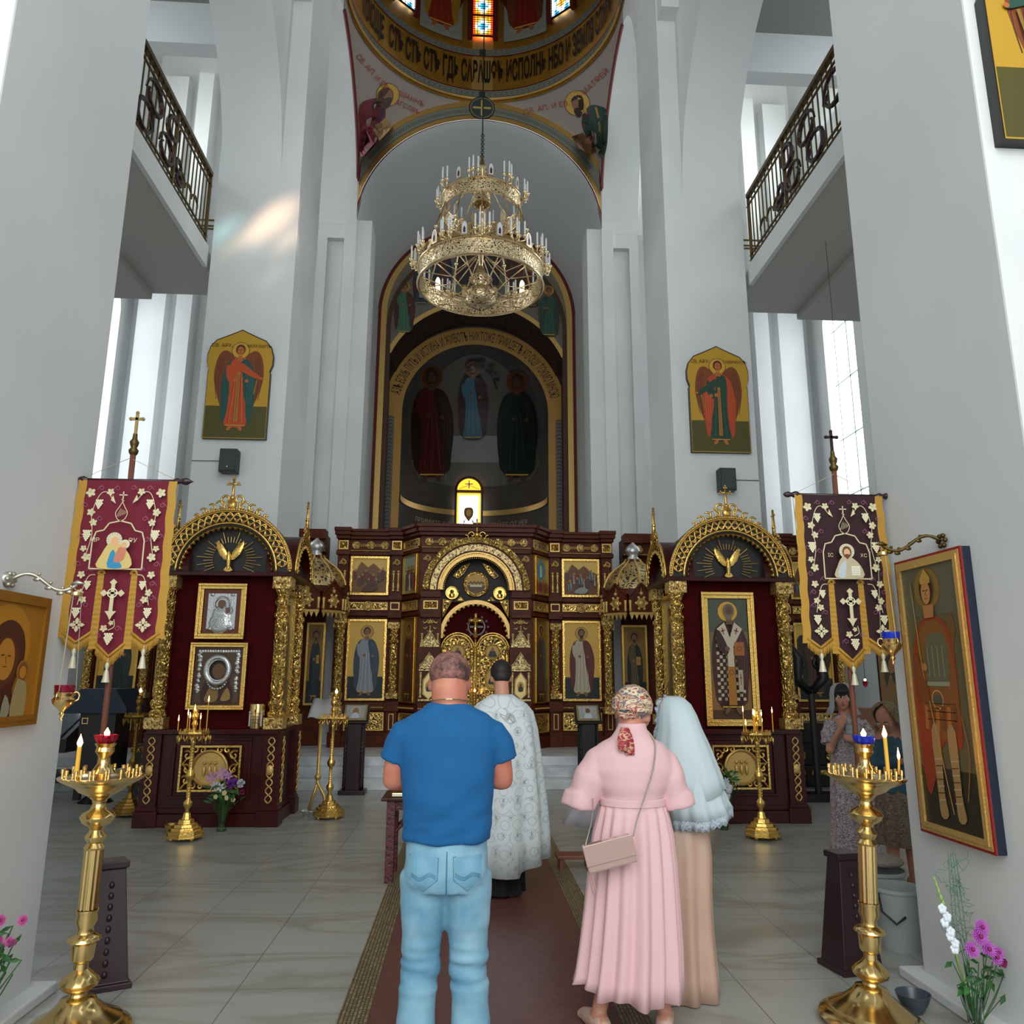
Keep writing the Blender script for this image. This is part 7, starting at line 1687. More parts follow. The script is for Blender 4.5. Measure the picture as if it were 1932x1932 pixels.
def head(mb, c, yaw=0, pitch=0, r=1.0, neck=None, roll=0):
    """skull, jaw, nose, ears; local +y is the face"""
    m = Matrix.Translation(c) @ Matrix.Rotation(yaw, 4, 'Z') @ Matrix.Rotation(-pitch, 4, 'X') @ Matrix.Rotation(roll, 4, 'Y') @ Matrix.Scale(r, 4)
    h = MB()
    h.sph((0, -.012, .022), .082, 20, sc=(.92, 1.13, 1.06)); h.sph((0, .028, -.045), .058, 16, sc=(.95, 1.0, 1.12)); h.sph((0, .055, -.088), .024, 12)
    h.tube([(0, .088, .012), (0, .102, -.012), (0, .108, -.024), (0, .092, -.034)], [.007, .010, .014, .010], 8)
    for s in (-1, 1):
        h.sph((s*.078, .0, -.010), .026, 10, sc=(.35, .7, 1.2)); h.sph((s*.03, .075, .026), .016, 8, sc=(1.3, .5, .6)); h.sph((s*.04, .062, -.018), .026, 8)
    h.sph((0, .086, -.054), .018, 8, sc=(1.3, .5, .55))
    mb.merge(h, m)
    if neck: mb.tube([m @ V((0, -.02, -.03)), m @ V((0, -.02, -.07)), neck], [.056*r, .056*r, .062*r], 16)
    return m
def facebits(par, m, hair='#2a1a12', skin=None):
    P = MB()
    for s in (-1, 1):
        e = MB(); e.sph((s*.031, .084, .012), .0105, 10, sc=(1.3, .5, .75)); e.tf(m); e.build('eye', mat('eye_white', '#d8d4cc', .3), par, smooth=True)
        e = MB(); e.sph((s*.031, .0885, .012), .005, 8); e.tf(m); e.build('iris', mat('dark_iris', '#1c120c', .2), par, smooth=True)
        e = MB(); e.tube([(s*.018, .090, .034), (s*.034, .090, .038), (s*.048, .080, .032)], .003, 6); e.tf(m); e.build('eyebrow', mat('hair_'+hair, hair, .8), par)
    e = MB(); e.tube([(-.02, .094, -.054), (0, .099, -.052), (.02, .094, -.054)], [.003, .006, .003], 6); e.tf(m); e.build('lips', mat('lips', '#a8524c', .4), par, smooth=True)
def hand(mb, w, d, up, s=1, curl=.9, r=.0085, L=1.0):
    """wrist w, pointing direction d, back-of-hand normal up; s=1 thumb toward +side"""
    d = V(d).normalized(); up = (V(up)-d*V(up).dot(d)).normalized(); sd = d.cross(up)*s; w = V(w)
    P = lambda a, b, c: w+d*a*L+sd*b*L+up*c*L
    mb.tube([P(-.02, 0, 0), P(.02, 0, 0), P(.05, 0, 0), P(.085, 0, 0)], [.024*L, .030*L, .036*L, .034*L], 12)
    for i, (b, l) in enumerate(((.028, .072), (.010, .08), (-.009, .074), (-.027, .058))):
        p0 = P(.075, b, 0); a1 = curl*.5; p1 = p0+(d*cos(a1)-up*sin(a1))*l*.45*L; a2 = curl*1.2; p2 = p1+(d*cos(a2)-up*sin(a2))*l*.32*L; a3 = curl*1.7; p3 = p2+(d*cos(a3)-up*sin(a3))*l*.25*L
        mb.tube([p0-d*.02, p0, p1, p2, p3], [r*1.15, r*1.15, r*1.05, r, r*.8], 8); mb.sph(p3, r*.8, 6)
    q0 = P(.012, .024, -.004); q1 = q0+(d*.5+sd*.8).normalized()*.035*L; q2 = q1+(d*.85+sd*.35-up*.2).normalized()*.03*L; mb.tube([q0, q1, q2, q2+(d-up*.4).normalized()*.02*L], [r*1.5, r*1.35, r*1.1, r*.8], 8)
def foot_(mb, x, y, yaw=0, L=.25, z=0):
    m = Matrix.Translation((x, y, z)) @ Matrix.Rotation(yaw, 4, 'Z')
    f = MB(); f.tube([(0, -.06, .05), (0, 0, .055), (0, .08, .04), (0, .16, .028)], [.04, .046, .042, .03], 12); f.sph((0, -.055, .04), .04, 10); f.sph((0, .16, .026), .034, 10, sc=(1.1, 1, .7)); mb.merge(f, m)
def loft_cloth(rows, seg, folds, amp, seed=0, phase=.0, hem=None):
    """open hanging cloth: rows (x, y, z, a, b, pleat depth)"""
    out = []
    for i, (x, y, z, a, b, pd) in enumerate(rows):
        row = []
        for k in range(seg):
            q = 2*pi*k/seg; w = cos(folds*q+phase+.6*sin(3*q+seed))+.45*cos(folds*.5*q+seed*2+.3*i*.2)+.5*noise.noise(V((3*cos(q)+seed, 3*sin(q), z*1.5)))
            m = 1+pd*amp*w; zz = z+(hem(q) if hem and i == len(rows)-1 else 0)
            row.append((x+a*m*cos(q), y+b*m*sin(q), zz))
        out.append(row)
    return out
def solid(o, t=.004):
    w = o.modifiers.new('t', 'SOLIDIFY'); w.thickness = t; w.offset = 0; return o
# ---------------- man in the blue shirt
mx, my = -.236, 3.45
man = thing('person', (mx, my, 0), 'person seen from behind in a blue T-shirt and light blue jeans, arms folded', 'person')
b = MB(); hm = head(b, V((mx-.002, my+.03, 1.628)), 0, .22, 1.12, neck=V((mx, my-.02, 1.47)))
b.tube([(mx, my-.01, 1.61), (mx, my-.02, 1.54), (mx, my-.03, 1.45)], [.078, .080, .085], 20)
ell(b, [(mx, my, .84, .12, .08), (mx, my, .95, .14, .10), (mx, my, 1.1, .15, .11), (mx, my, 1.28, .17, .11), (mx, my, 1.40, .18, .10), (mx, my-.01, 1.47, .13, .08), (mx, my-.01, 1.52, .07, .06)])
for s in (-1, 1):
    sh = V((mx+s*.19, my-.01, 1.41)); el = V((mx+s*.235, my+.01, 1.225)); wr_ = V((mx-s*.02, my+.21, 1.22+s*.02))
    b.tube([sh, sh.lerp(el, .5), el], [.066, .056, .046], 16); b.sph(el, .045, 12); b.tube([el, el.lerp(wr_, .4), wr_], [.047, .046, .030], 14)
    hand(b, wr_, (-s, .15, .05), (0, 1, .2), s=s, curl=.5)
    hp = V((mx+s*.09, my, .88)); kn = V((mx+s*.105, my+.02, .50)); an = V((mx+s*.125, my-.01, .09))
    b.tube([hp, hp.lerp(kn, .5), kn, kn.lerp(an, .35), an], [.075, .066, .05, .05, .036], 16); foot_(b, mx+s*.125, my-.01, -s*.15)
body = fuse(b, 'body', SKR, man, .011, 4)
# hair: short crop with thinning crown
hb = MB(); hb.sph((0, -.016, .036), .0868, 72, sc=(.93, 1.09, .93)); hb.tf(hm)
hmat = bpy.data.materials.new('short_thinning_hair'); hmat.use_nodes = True; n_ = hmat.node_tree.nodes; l_ = hmat.node_tree.links
tc = n_.new('ShaderNodeTexCoord'); tn = n_.new('ShaderNodeTexNoise'); tn.inputs['Scale'].default_value = 16; tn.inputs['Detail'].default_value = 8; tn.inputs['Roughness'].default_value = .8
rp = n_.new('ShaderNodeValToRGB'); rp.color_ramp.elements[0].position = .40; rp.color_ramp.elements[0].color = (*lin('#3a2a28'), 1); rp.color_ramp.elements[1].position = .62; rp.color_ramp.elements[1].color = (*lin('#a06c60'), 1)
l_.new(tc.outputs['Object'], tn.inputs[0]); l_.new(tn.outputs[0], rp.inputs[0]); l_.new(rp.outputs[0], n_['Principled BSDF'].inputs[0]); n_['Principled BSDF'].inputs['Roughness'].default_value = .7
hb.build('hair', hmat, man, smooth=True)
MB().tube([(mx+.083*cos(t), my-.02+.092*sin(t), 1.548-.012*sin(t)) for t in [2*pi*j/40 for j in range(40)]], .0025, 5, closed=True).build('neck_chain', M['brass'], man)
s_ = MB()
ell(s_, [(mx, my, .985, .181, .135), (mx, my, 1.05, .184, .140), (mx, my, 1.15, .188, .145), (mx, my, 1.25, .200, .142), (mx, my, 1.34, .215, .135), (mx, my-.01, 1.41, .222, .122), (mx, my-.015, 1.46, .205, .105), (mx, my-.018, 1.495, .165, .095), (mx, my-.02, 1.52, .115, .09), (mx, my-.02, 1.54, .092, .090)], 36, pw=2.3)
for s in (-1, 1):
    s_.tube([(mx+s*.14, my-.01, 1.43), (mx+s*.18, my-.01, 1.41), (mx+s*.212, my, 1.36), (mx+s*.232, my+.005, 1.30)], [.062, .07, .068, .064], 20)
def shirtfold(co, n):
    p = V((co.x*5, co.y*5, co.z*14-co.x*8)); d = noise.noise(p)*max(0, min(1, (1.3-co.z)*3)); return co+n*(.020*d+.008*noise.noise(co*9)+.005*noise.noise(V((co.x*12, co.y*6, co.z*30)))*max(0, min(1, (1.2-co.z)*5)))
fuse(s_, 'shirt', mat('blue_cotton', '#07588e', .85, bump=(400, .0006), sheen=.2), man, .009, 3, disp=shirtfold)
j = MB()
ell(j, [(mx, my, .80, .165, .125), (mx, my, .86, .176, .135), (mx, my, .93, .172, .132), (mx, my, 1.0, .168, .125)], 32)
for s in (-1, 1):
    hp = V((mx+s*.088, my, .86)); kn = V((mx+s*.098, my+.02, .50)); an = V((mx+s*.125, my-.01, .05))
    j.tube([hp, hp.lerp(kn, .35), hp.lerp(kn, .7), kn, kn.lerp(an, .3), kn.lerp(an, .7), an], [.104, .094, .082, .076, .078, .075, .076], 22)
    j.sph((mx+s*.082, my-.05, .88), .088, 16, sc=(1, .9, 1.1))
jm = mat('washed_denim', '#5f93ae', .8, color2='#8fb6c8', cs=5, bump=(500, .0006))
def jf(co, n):
    w = math.exp(-((co.z-.50)/.09)**2)*noise.noise(V((co.x*6, co.y*6, co.z*38)))*1.4+.6*noise.noise(V((co.x*5, co.y*5, co.z*15)))
    return co+n*.010*w
jo = fuse(j, 'jeans', jm, man, .010, 3, disp=jf); bj = BVHTree.FromObject(jo, bpy.context.evaluated_depsgraph_get())
def onback(bvh, off=.003):
    def f(u, w, d):
        h = bvh.ray_cast(V((u, my-1, w)), V((0, 1, 0))); return (h[0]-V((0, off+d, 0))) if h[0] is not None else V((u, my-.14, w))
    return f
for s in (-1, 1):
    P = Paint(); c = mx+s*.088; dk_ = '#3f7490'; lt = '#6a9cb4'
    P.poly([(c-.058, .945), (c+.058, .945-.0*s), (c+.055, .86), (c, .815), (c-.055, .86)], '#6c9db6')
    P.line([(c-.058, .945), (c+.058, .942)], .004, '#2f6078'); P.line([(c-.058, .93), (c+.058, .927)], .002, dk_)
    P.line([(c-.058, .945), (c-.055, .86), (c, .815), (c+.055, .86), (c+.058, .942)], .0025, dk_)
    for q in range(3): P.line([(c-.05, .885-.006*q), (c-.015, .868-.006*q), (c+.02, .886-.006*q), (c+.05, .875-.006*q)], .002, '#2c5f7c', 3)
    P.build('back_pocket', onback(bj), man, eps=.0006, fine=.02)
P = Paint(); P.line([(mx+.004, .965-.01*q) for q in range(17)], .004, '#2f6a86'); P.build('centre_seam', onback(bj), man)
for s in (-1, 1): sh_ = MB(); foot_(sh_, mx+s*.125, my-.01, -s*.15); sh_.v = [V((v.x, v.y, max(v.z, .0))) for v in sh_.v]; fuse(sh_, 'shoe', M['black'], man, .009, 2)
# ---------------- priest
px_, py_ = .13, 6.45
pr = thing('person', (px_, py_, 0), 'person seen from behind in a long white patterned priestly cape over black robes', 'person')
b = MB(); hm = head(b, V((px_-.005, py_+.05, 1.645)), .05, .45, 1.08, neck=V((px_, py_-.02, 1.45)))
ell(b, [(px_, py_, .9, .15, .1), (px_, py_, 1.2, .16, .11), (px_, py_, 1.4, .18, .10), (px_, py_-.01, 1.47, .09, .07)])
for s in (-1, 1):
    b.tube([(px_+s*.17, py_, 1.38), (px_+s*.22, py_+.02, 1.12), (px_+s*.1, py_+.22, 1.15)], [.055, .045, .03], 12); hand(b, (px_+s*.1, py_+.22, 1.15), (-s*.4, .8, .3), (0, 0, 1), s=s)
    b.tube([(px_+s*.08, py_, .9), (px_+s*.08, py_, .5), (px_+s*.08, py_, .09)], [.09, .06, .04], 12); foot_(b, px_+s*.08, py_)
fuse(b, 'body', SK, pr, .013, 4)
hb = MB(); hb.sph((0, -.022, .042), .088, 22, sc=(.94, 1.08, 1.05)); hb.sph((0, -.05, -.0), .066, 16, sc=(1.05, .8, 1.0)); hb.tf(hm); hb.build('hair', mat('dark_hair', '#1c1411', .6, bump=(120, .003)), pr, smooth=True)
rows = [(px_, py_, .92, .16, .13, .02), (px_, py_, .6, .16, .14, .06), (px_, py_, .3, .165, .15, .09), (px_, py_, .03, .17, .16, .1)]
MB().grid(loft_cloth(rows, 72, 9, 1.0), closed=True).build('cassock', mat('black_cloth', '#0c0c0e', .9), pr, smooth=True)
def brocade():
    m = bpy.data.materials.new('white_brocade'); m.use_nodes = True; n = m.node_tree.nodes; l = m.node_tree.links; b_ = n['Principled BSDF']
    tc = n.new('ShaderNodeTexCoord'); mp = n.new('ShaderNodeMapping'); mp.inputs['Scale'].default_value = (9, 2, 9); l.new(tc.outputs['Object'], mp.inputs[0])
    v = n.new('ShaderNodeTexVoronoi'); v.inputs['Scale'].default_value = 1; v.inputs['Randomness'].default_value = .35; l.new(mp.outputs[0], v.inputs[0])
    w = n.new('ShaderNodeMath'); w.operation = 'PINGPONG'; w.inputs[1].default_value = .16; l.new(v.outputs['Distance'], w.inputs[0])
    r = n.new('ShaderNodeValToRGB'); r.color_ramp.elements[0].color = (*lin('#b4bfc1'), 1); r.color_ramp.elements[0].position = .01; r.color_ramp.elements[1].position = .035; r.color_ramp.elements[1].color = (*lin('#d3dadb'), 1)
    l.new(w.outputs[0], r.inputs[0]); l.new(r.outputs[0], b_.inputs[0]); b_.inputs['Roughness'].default_value = .55; b_.inputs['Sheen Weight'].default_value = .2
    return m
rows = [(px_, py_-.01, 1.515, .085, .08, 0), (px_, py_-.01, 1.49, .12, .10, .0), (px_, py_, 1.44, .20, .14, .01), (px_+.005, py_, 1.38, .245, .17, .02), (px_+.01, py_, 1.25, .275, .20, .03), (px_+.012, py_, 1.05, .30, .23, .045), (px_+.015, py_, .85, .318, .24, .06), (px_+.018, py_, .65, .335, .25, .07), (px_+.02, py_, .45, .345, .255, .08), (px_+.02, py_, .28, .345, .26, .085)]
hem = lambda q: -.10*(1 if cos(q) < .35 else max(0, .35+.65-cos(q)))*1.0
ph = MB().grid(loft_cloth(rows, 120, 8, 1.0, 2, hem=hem), closed=True).build('cape', brocade(), pr, smooth=True); solid(ph, .006)
bp_ = BVHTree.FromObject(ph, bpy.context.evaluated_depsgraph_get())
P = Paint()
R = random.Random(5)
for iz in range(9):
    for ix in range(6):
        u = px_-.27+.11*ix+(.055 if iz % 2 else 0); w = 1.36-.125*iz; rr = .030 if (ix+iz) % 3 else .018; c = '#a9b4b6'
        if abs(u-px_) > .17+.02*iz: continue
        P.ring(u, w, rr, .0025, c, 16)
        for a in (pi/4, 3*pi/4): P.line([(u-rr*.7*cos(a), w-rr*.7*sin(a)), (u+rr*.7*cos(a), w+rr*.7*sin(a))], .0035, '#87928f')
        if (ix+iz) % 3: P.line([(u, w-rr*.8), (u, w+rr*.8)], .0035, '#87928f')
P.poly([(px_-.03, 1.36), (px_+.01, 1.42), (px_+.04, 1.38), (px_+.09, 1.36), (px_+.11, 1.31), (px_+.06, 1.29), (px_+.02, 1.31)], '#aab0ae', 0); P.line([(px_-.02, 1.37), (px_+.05, 1.34), (px_+.09, 1.30)], .006, '#8f8f88'); P.line([(px_+.06, 1.37), (px_+.04, 1.32)], .006, '#8f8f88')
def onp(u, w, d):
    h = bp_.ray_cast(V((u, py_-2, w)), V((0, 1, 0))); return (h[0]-V((0, .002+d, 0))) if h[0] is not None else V((u, py_-.2, w))
P.build('woven_crosses', onp, pr)
# ---------------- woman in pink
wx, wy = .68, 4.05
pk = thing('person', (wx, wy, 0), 'person seen from behind in a long pink dress and patterned headscarf with shoulder bag', 'person')
b = MB(); hm = head(b, V((wx+.025, wy+.05, 1.468)), -.5, .30, 1.12, neck=V((wx+.0, wy-.02, 1.34)), roll=.1)
ell(b, [(wx, wy, .75, .15, .12), (wx, wy, .9, .17, .13), (wx, wy, 1.06, .14, .11), (wx, wy, 1.2, .17, .12), (wx, wy, 1.30, .14, .09), (wx, wy-.01, 1.36, .07, .06)])
for s in (-1, 1):
    el = V((wx-.02+s*.235, wy+.02, 1.04)); wr_ = V((wx+s*.10, wy+.25, 1.06))
    b.tube([(wx+s*.145, wy, 1.26), el.lerp(V((wx+s*.165, wy, 1.28)), .5), el, wr_], [.042, .045, .045, .028], 12); hand(b, wr_, (-s*.5, .8, .1), (0, 0, 1), s=s)
    b.tube([(wx+s*.09, wy, .8), (wx+s*.09, wy+.01, .45), (wx-.03+s*.16, wy+.02, .08)], [.09, .055, .036], 12); foot_(b, wx-.03+s*.16, wy+.02, -s*.3)
fuse(b, 'body', SK, pk, .011, 4)
pinkm = mat('pink_crepe', '#dfb6b8', .8, bump=(500, .0005), sheen=.2)
d = MB()
ell(d, [(wx, wy, 1.035, .158, .122), (wx, wy, 1.075, .158, .122), (wx, wy, 1.12, .19, .135), (wx, wy, 1.2, .225, .14), (wx, wy, 1.27, .215, .13), (wx, wy-.005, 1.325, .165, .11), (wx, wy-.015, 1.355, .105, .085), (wx+.0, wy-.02, 1.40, .075, .075), (wx+.005, wy-.02, 1.425, .07, .07)], 40)
for s in (-1, 1):
    d.tube([(wx+s*.12, wy, 1.285), (wx+s*.165, wy, 1.24), (wx-.01+s*.20, wy, 1.16), (wx-.015+s*.228, wy+.01, 1.08), (wx-.02+s*.24, wy+.01, 1.04)], [.055, .072, .082, .080, .076], 22)
    d.tube([(wx-.018+s*.243, wy+.01, 1.09), (wx-.02+s*.252, wy+.01, 1.035), (wx-.02+s*.256, wy+.01, 1.015)], [.082, .088, .086], 22)
def df(co, n):
    q = abs(co.x-wx); k = min(1, max(0, (q-.08)*8)); return co+n*(.009*noise.noise(V((co.x*16, co.y*10, co.z*5)))*k+.005*noise.noise(co*7)*(1.4-co.z)*3)
fuse(d, 'bodice', pinkm, pk, .0095, 3, disp=df)
ell_ = MB(); ell(ell_, [(wx, wy, 1.03, .162, .127), (wx, wy, 1.032, .168, .133), (wx, wy, 1.062, .168, .133), (wx, wy, 1.066, .162, .127)], 48, cap=False); ell_.build('waistband', pinkm, pk, smooth=40)
rows = [(wx, wy, 1.035, .160, .125, .010), (wx, wy, .99, .172, .14, .030), (wx-.005, wy, .9, .192, .16, .045), (wx-.01, wy, .75, .208, .175, .055), (wx-.02, wy, .55, .222, .19, .065), (wx-.03, wy, .38, .235, .20, .075), (wx-.04, wy, .27, .243, .205, .08), (wx-.05, wy, .185, .247, .21, .085)]
sk = MB().grid(loft_cloth([tuple(r) for r in rows], 220, 17, 1.0, 1.3, hem=lambda q: .05*max(0, -cos(q))-.02*max(0, cos(q))+.012*cos(7*q)), closed=True).build('skirt', pinkm, pk, smooth=True); solid(sk)
# headscarf
def scarf_mat(name, cols, sc):
    m = bpy.data.materials.new(name); m.use_nodes = True; n = m.node_tree.nodes; l = m.node_tree.links; b_ = n['Principled BSDF']
    tc = n.new('ShaderNodeTexCoord'); mp = n.new('ShaderNodeMapping'); mp.inputs['Rotation'].default_value = (.3, .5, .7); mp.inputs['Scale'].default_value = (1, 1, 2.2)
    t = n.new('ShaderNodeTexNoise'); t.inputs['Scale'].default_value = sc; t.inputs['Detail'].default_value = 3; t.inputs['Distortion'].default_value = 1.5
    r = n.new('ShaderNodeValToRGB'); r.color_ramp.interpolation = 'CONSTANT'; e = r.color_ramp.elements; e[0].color = (*lin(cols[0]), 1); e[1].position = .4; e[1].color = (*lin(cols[1]), 1)
    for i, c in enumerate(cols[2:]): k = e.new(.46+.065*i); k.color = (*lin(c), 1)
    l.new(tc.outputs['Object'], mp.inputs[0]); l.new(mp.outputs[0], t.inputs[0]); l.new(t.outputs[0], r.inputs[0]); l.new(r.outputs[0], b_.inputs[0]); b_.inputs['Roughness'].default_value = .6
    return m
scm = scarf_mat('patterned_scarf', ['#3c3a44', '#c9b48c', '#a04448', '#d8c6a4', '#6a6470', '#b98c6c', '#cdb894'], 9)
hs = MB(); hs.sph((0, -.018, .038), .092, 26, sc=(.96, 1.12, .98)); hs.sph((0, -.075, -.005), .05, 14, sc=(1.2, .8, .9)); hs.tf(hm)
for k in range(4): hs.tube([hm @ V(p_) for p_ in [(.088*cos(t), -.02+.102*sin(t), .01+.014*k+.02*sin(t)) for t in [pi*.02-pi*1.04*j_/14 for j_ in range(15)]]], .010, 8)
hs.sph(hm @ V((-.01, -.115, -.03)), .028, 10)
fuse(hs, 'headscarf', scm, pk, .006, 2, disp=fold(.004, 30, 30))
tl = MB(); t0 = V((wx-.055, wy-.10, 1.41)); 
for q, (dx, dz) in enumerate(((-.015, -.11), (.02, -.13))): tl.grid([[(t0.x+dx*f+a*(.02+.012*sin(f*3)), t0.y-.02-.02*f+.004*q, t0.z+dz*f) for a in (-1, -.3, .3, 1)] for f in (0, .25, .5, .75, 1)])
solid(tl.build('scarf_tail', scarf_mat('red_scarf_end', ['#a02c34', '#8a1c28', '#c9a884', '#b0303c', '#8a2430'], 18), pk, smooth=True), .004)
# bag and chain strap
bgm = mat('nude_patent_leather', '#b08f84', .12, coat=1)
by = wy-.235; c0 = V((.515, by, .85)); tilt = radians(13)
bag = MB(); bag.box(-.118, .118, -.025, .025, -.062, .062); bag.tf(Matrix.Translation(c0) @ Matrix.Rotation(-tilt, 4, 'Y')); bo = bag.build('bag', bgm, pk, bev=.008); bo['label'] = 'shiny nude leather clutch bag on a chain strap'
fl = MB(); fl.box(-.120, .120, -.030, -.024, -.030, .064); fl.tf(Matrix.Translation(c0) @ Matrix.Rotation(-tilt, 4, 'Y')); fl.build('bag_flap', bgm, bo, bev=.003)
ws = MB(); ws.tube([c0+V((-.10, -.01, -.06)), c0+V((-.085, -.015, -.16)), c0+V((-.075, -.015, -.175)), c0+V((-.07, -.015, -.16)), c0+V((-.095, -.01, -.06))], .004, 6); ws.build('wrist_loop', bgm, bo)
chn = MB(); pts = [V((wx+.085, wy-.02, 1.385)), V((wx+.10, wy-.10, 1.33)), V((wx+.075, wy-.148, 1.22)), V((wx+.03, wy-.16, 1.10)), V((wx-.02, wy-.185, .99)), V((.63, by+.0, .925))]
cp = [p_ for p_ in crom(pts, 8, False)]
for i in range(len(cp)-1):
    for f in (0, .5): chn.sph(cp[i].lerp(cp[i+1], f), .0045, 6)
chn.tube([(p_.x, p_.y, p_.z) for p_ in crom([(.402, by, .885), (.45, wy-.15, 1.0), (wx-.20, wy+.02, 1.12)], 6, False)], .003, 5)
chn.build('chain_strap', mat('pale_metal'), pk, smooth=True)
for s in (-1, 1):
    sh_ = MB(); foot_(sh_, wx-.03+s*.16, wy+.02, -s*.3); fuse(sh_, 'shoe', mat('nude_shoe', '#c9a896', .35), pk, .009, 2)
# ---------------- woman under the white veil
vx, vy = 1.06, 4.50
ve = thing('person', (vx, vy, 0), 'person bowing under a long white lace-edged veil, wearing a beige satin skirt', 'person')
b = MB(); hm = head(b, V((vx-.01, vy+.12, 1.44)), .35, .75, .98, neck=V((vx+.01, vy, 1.29)))
ell(b, [(vx-.02, vy, .8, .11, .09), (vx, vy, 1.0, .12, .10), (vx, vy, 1.15, .17, .12), (vx, vy, 1.25, .15, .10), (vx, vy+.01, 1.31, .07, .06)])
for s in (-1, 1):
    b.tube([(vx+s*.14, vy, 1.22), (vx+s*.15, vy+.07, 1.03), (vx+s*.05, vy+.25, 1.08)], [.05, .042, .028], 12); hand(b, (vx+s*.06, vy+.25, 1.08), (-s*.3, .6, .7), (0, -1, 0), s=s)
    b.tube([(vx-.03+s*.06, vy, .8), (vx-.03+s*.06, vy, .45), (vx-.03+s*.07, vy, .08)], [.07, .05, .036], 12); foot_(b, vx-.03+s*.07, vy, -s*.1)
fuse(b, 'body', SK, ve, .012, 4); facebits(ve, hm)
satin = mat('beige_satin', '#c3a48f', .33, sheen=.3, color2='#bb9a86', cs=3)
rows = [(vx-.01, vy, .98, .13, .11, .01), (vx-.02, vy, .85, .155, .14, .02), (vx-.025, vy-.01, .7, .165, .155, .03), (vx-.03, vy, .5, .165, .15, .055), (vx-.035, vy, .3, .17, .16, .08), (vx-.035, vy, .12, .178, .17, .10), (vx-.035, vy, .005, .183, .175, .11)]
sk = MB().grid(loft_cloth(rows, 160, 8, 1.0, 4.1), closed=True).build('skirt', satin, ve, smooth=True); solid(sk)
vm = mat('white_chiffon', '#bccbd0', .75, sheen=.4)
hc = hm @ V((0, -.02, .03))
def veil(rows, folds, seed):
    out = []
    for (x, y, z, a, b_, pd) in rows:
        out.append([(x+a*(1+pd*(cos(folds*q+seed)+.5*cos(2.3*folds*q)))*cos(q), y+b_*(1+pd*(cos(folds*q+seed)+.5*cos(2.3*folds*q)))*sin(q), z) for q in [pi*1.18+pi*.78*0+ (2*pi*.86)*k/120-pi*.25 for k in range(121)]])
    return out
# hood: from brow over crown to the shoulders, open toward the face (front-left)
V0 = []
prof = [(vx-.0, vy+.12, 1.545, .02, .02), (vx, vy+.105, 1.535, .055, .06), (vx+.003, vy+.085, 1.50, .085, .095), (vx+.006, vy+.06, 1.44, .105, .12), (vx+.010, vy+.035, 1.36, .122, .135), (vx+.015, vy+.02, 1.28, .15, .15), (vx+.02, vy+.01, 1.20, .172, .165), (vx+.03, vy, 1.12, .19, .18), (vx+.04, vy, 1.05, .20, .19)]
def sheet(prof, th0, th1, pl, nf, n=90, seed=0, hemf=None):
    R = []
    for i, (x, y, z, a, b_) in enumerate(prof):
        f = i/(len(prof)-1); row = []
        for k in range(n+1):
            q = th0+(th1-th0)*k/n; m = 1+pl*f*(cos(nf*q+seed)+.4*sin(2.2*nf*q)); dz = hemf(q) if (hemf and i == len(prof)-1) else (hemf(q)*.5 if hemf and i == len(prof)-2 else 0)
            row.append((x+a*m*cos(q), y+b_*m*sin(q), z+dz))
        R.append(row)
    return R
th0, th1 = radians(-215), radians(75)
hood = MB().grid(sheet(prof, th0, th1, .045, 6, hemf=lambda q: -.05*(1+cos(3*(q+pi/2)))/2)); ho = hood.build('veil_hood', vm, ve, smooth=True); solid(ho, .005)
prof2 = [(vx+.03, vy, 1.14, .165, .16), (vx+.04, vy-.005, 1.05, .18, .175), (vx+.05, vy-.01, .96, .19, .185), (vx+.06, vy-.01, .90, .195, .19)]
cape = MB().grid(sheet(prof2, th0, radians(40), .05, 9, seed=2, n=140, hemf=lambda q: .05*max(0, cos(q+.2))**2)); co_ = cape.build('veil_cape', vm, ve, smooth=True); solid(co_, .005)
lace = mat('white_lace', '#b4bfc6', .8, carve=(70, '#8a95a6', .12, .002))
def hemlace(mb, row, h, par, name='lace_edge'):
    out = MB(); R = [row, []]
    for i, p_ in enumerate(row): R[1].append(V(p_)+V((0, 0, -h*(.72+.28*abs(sin(i*.55))))))
    out.grid(R); solid(out.build(name, lace, par, smooth=True), .003)
hemlace(None, [V(p_) for p_ in cape.v[-141:]], .055, ve)
# ruffle round the face
rf = MB(); edge = [V(hood.v[i*91+0]) for i in range(0, len(prof))]
R0 = crom(edge, 6, False); rows_ = [[p_ for p_ in R0], [p_+V((-.028-.008*sin(i*1.3), .01+.008*cos(i*1.3), .012*sin(i*.9))) for i, p_ in enumerate(R0)]]
solid(MB().grid(rows_).build('lace_ruffle', lace, ve, smooth=True), .003)
# ---------------- figure in lilac tulle almost hidden behind the pink dress
lx, ly = .735, 4.85
li = thing('person', (lx, ly, 0), 'person in grey lilac tulle almost hidden behind the pink dress', 'person')
b = MB(); hm = head(b, V((lx, ly+.03, 1.10)), 0, .5, .85, neck=V((lx, ly, 1.03)))
ell(b, [(lx, ly, .6, .12, .09), (lx, ly, .8, .11, .085), (lx, ly, .97, .12, .085), (lx, ly, 1.03, .06, .05)])
for s in (-1, 1):
    b.tube([(lx+s*.12, ly, 1.02), (lx+s*.15, ly, .82), (lx+s*.05, ly+.15, .85)], [.04, .035, .022], 10); hand(b, (lx+s*.05, ly+.15, .85), (-s*.4, .7, .3), (0, 0, 1), s=s, L=.8); b.tube([(lx+s*.06, ly, .6), (lx+s*.06, ly, .06)], [.065, .03], 10); foot_(b, lx+s*.06, ly)
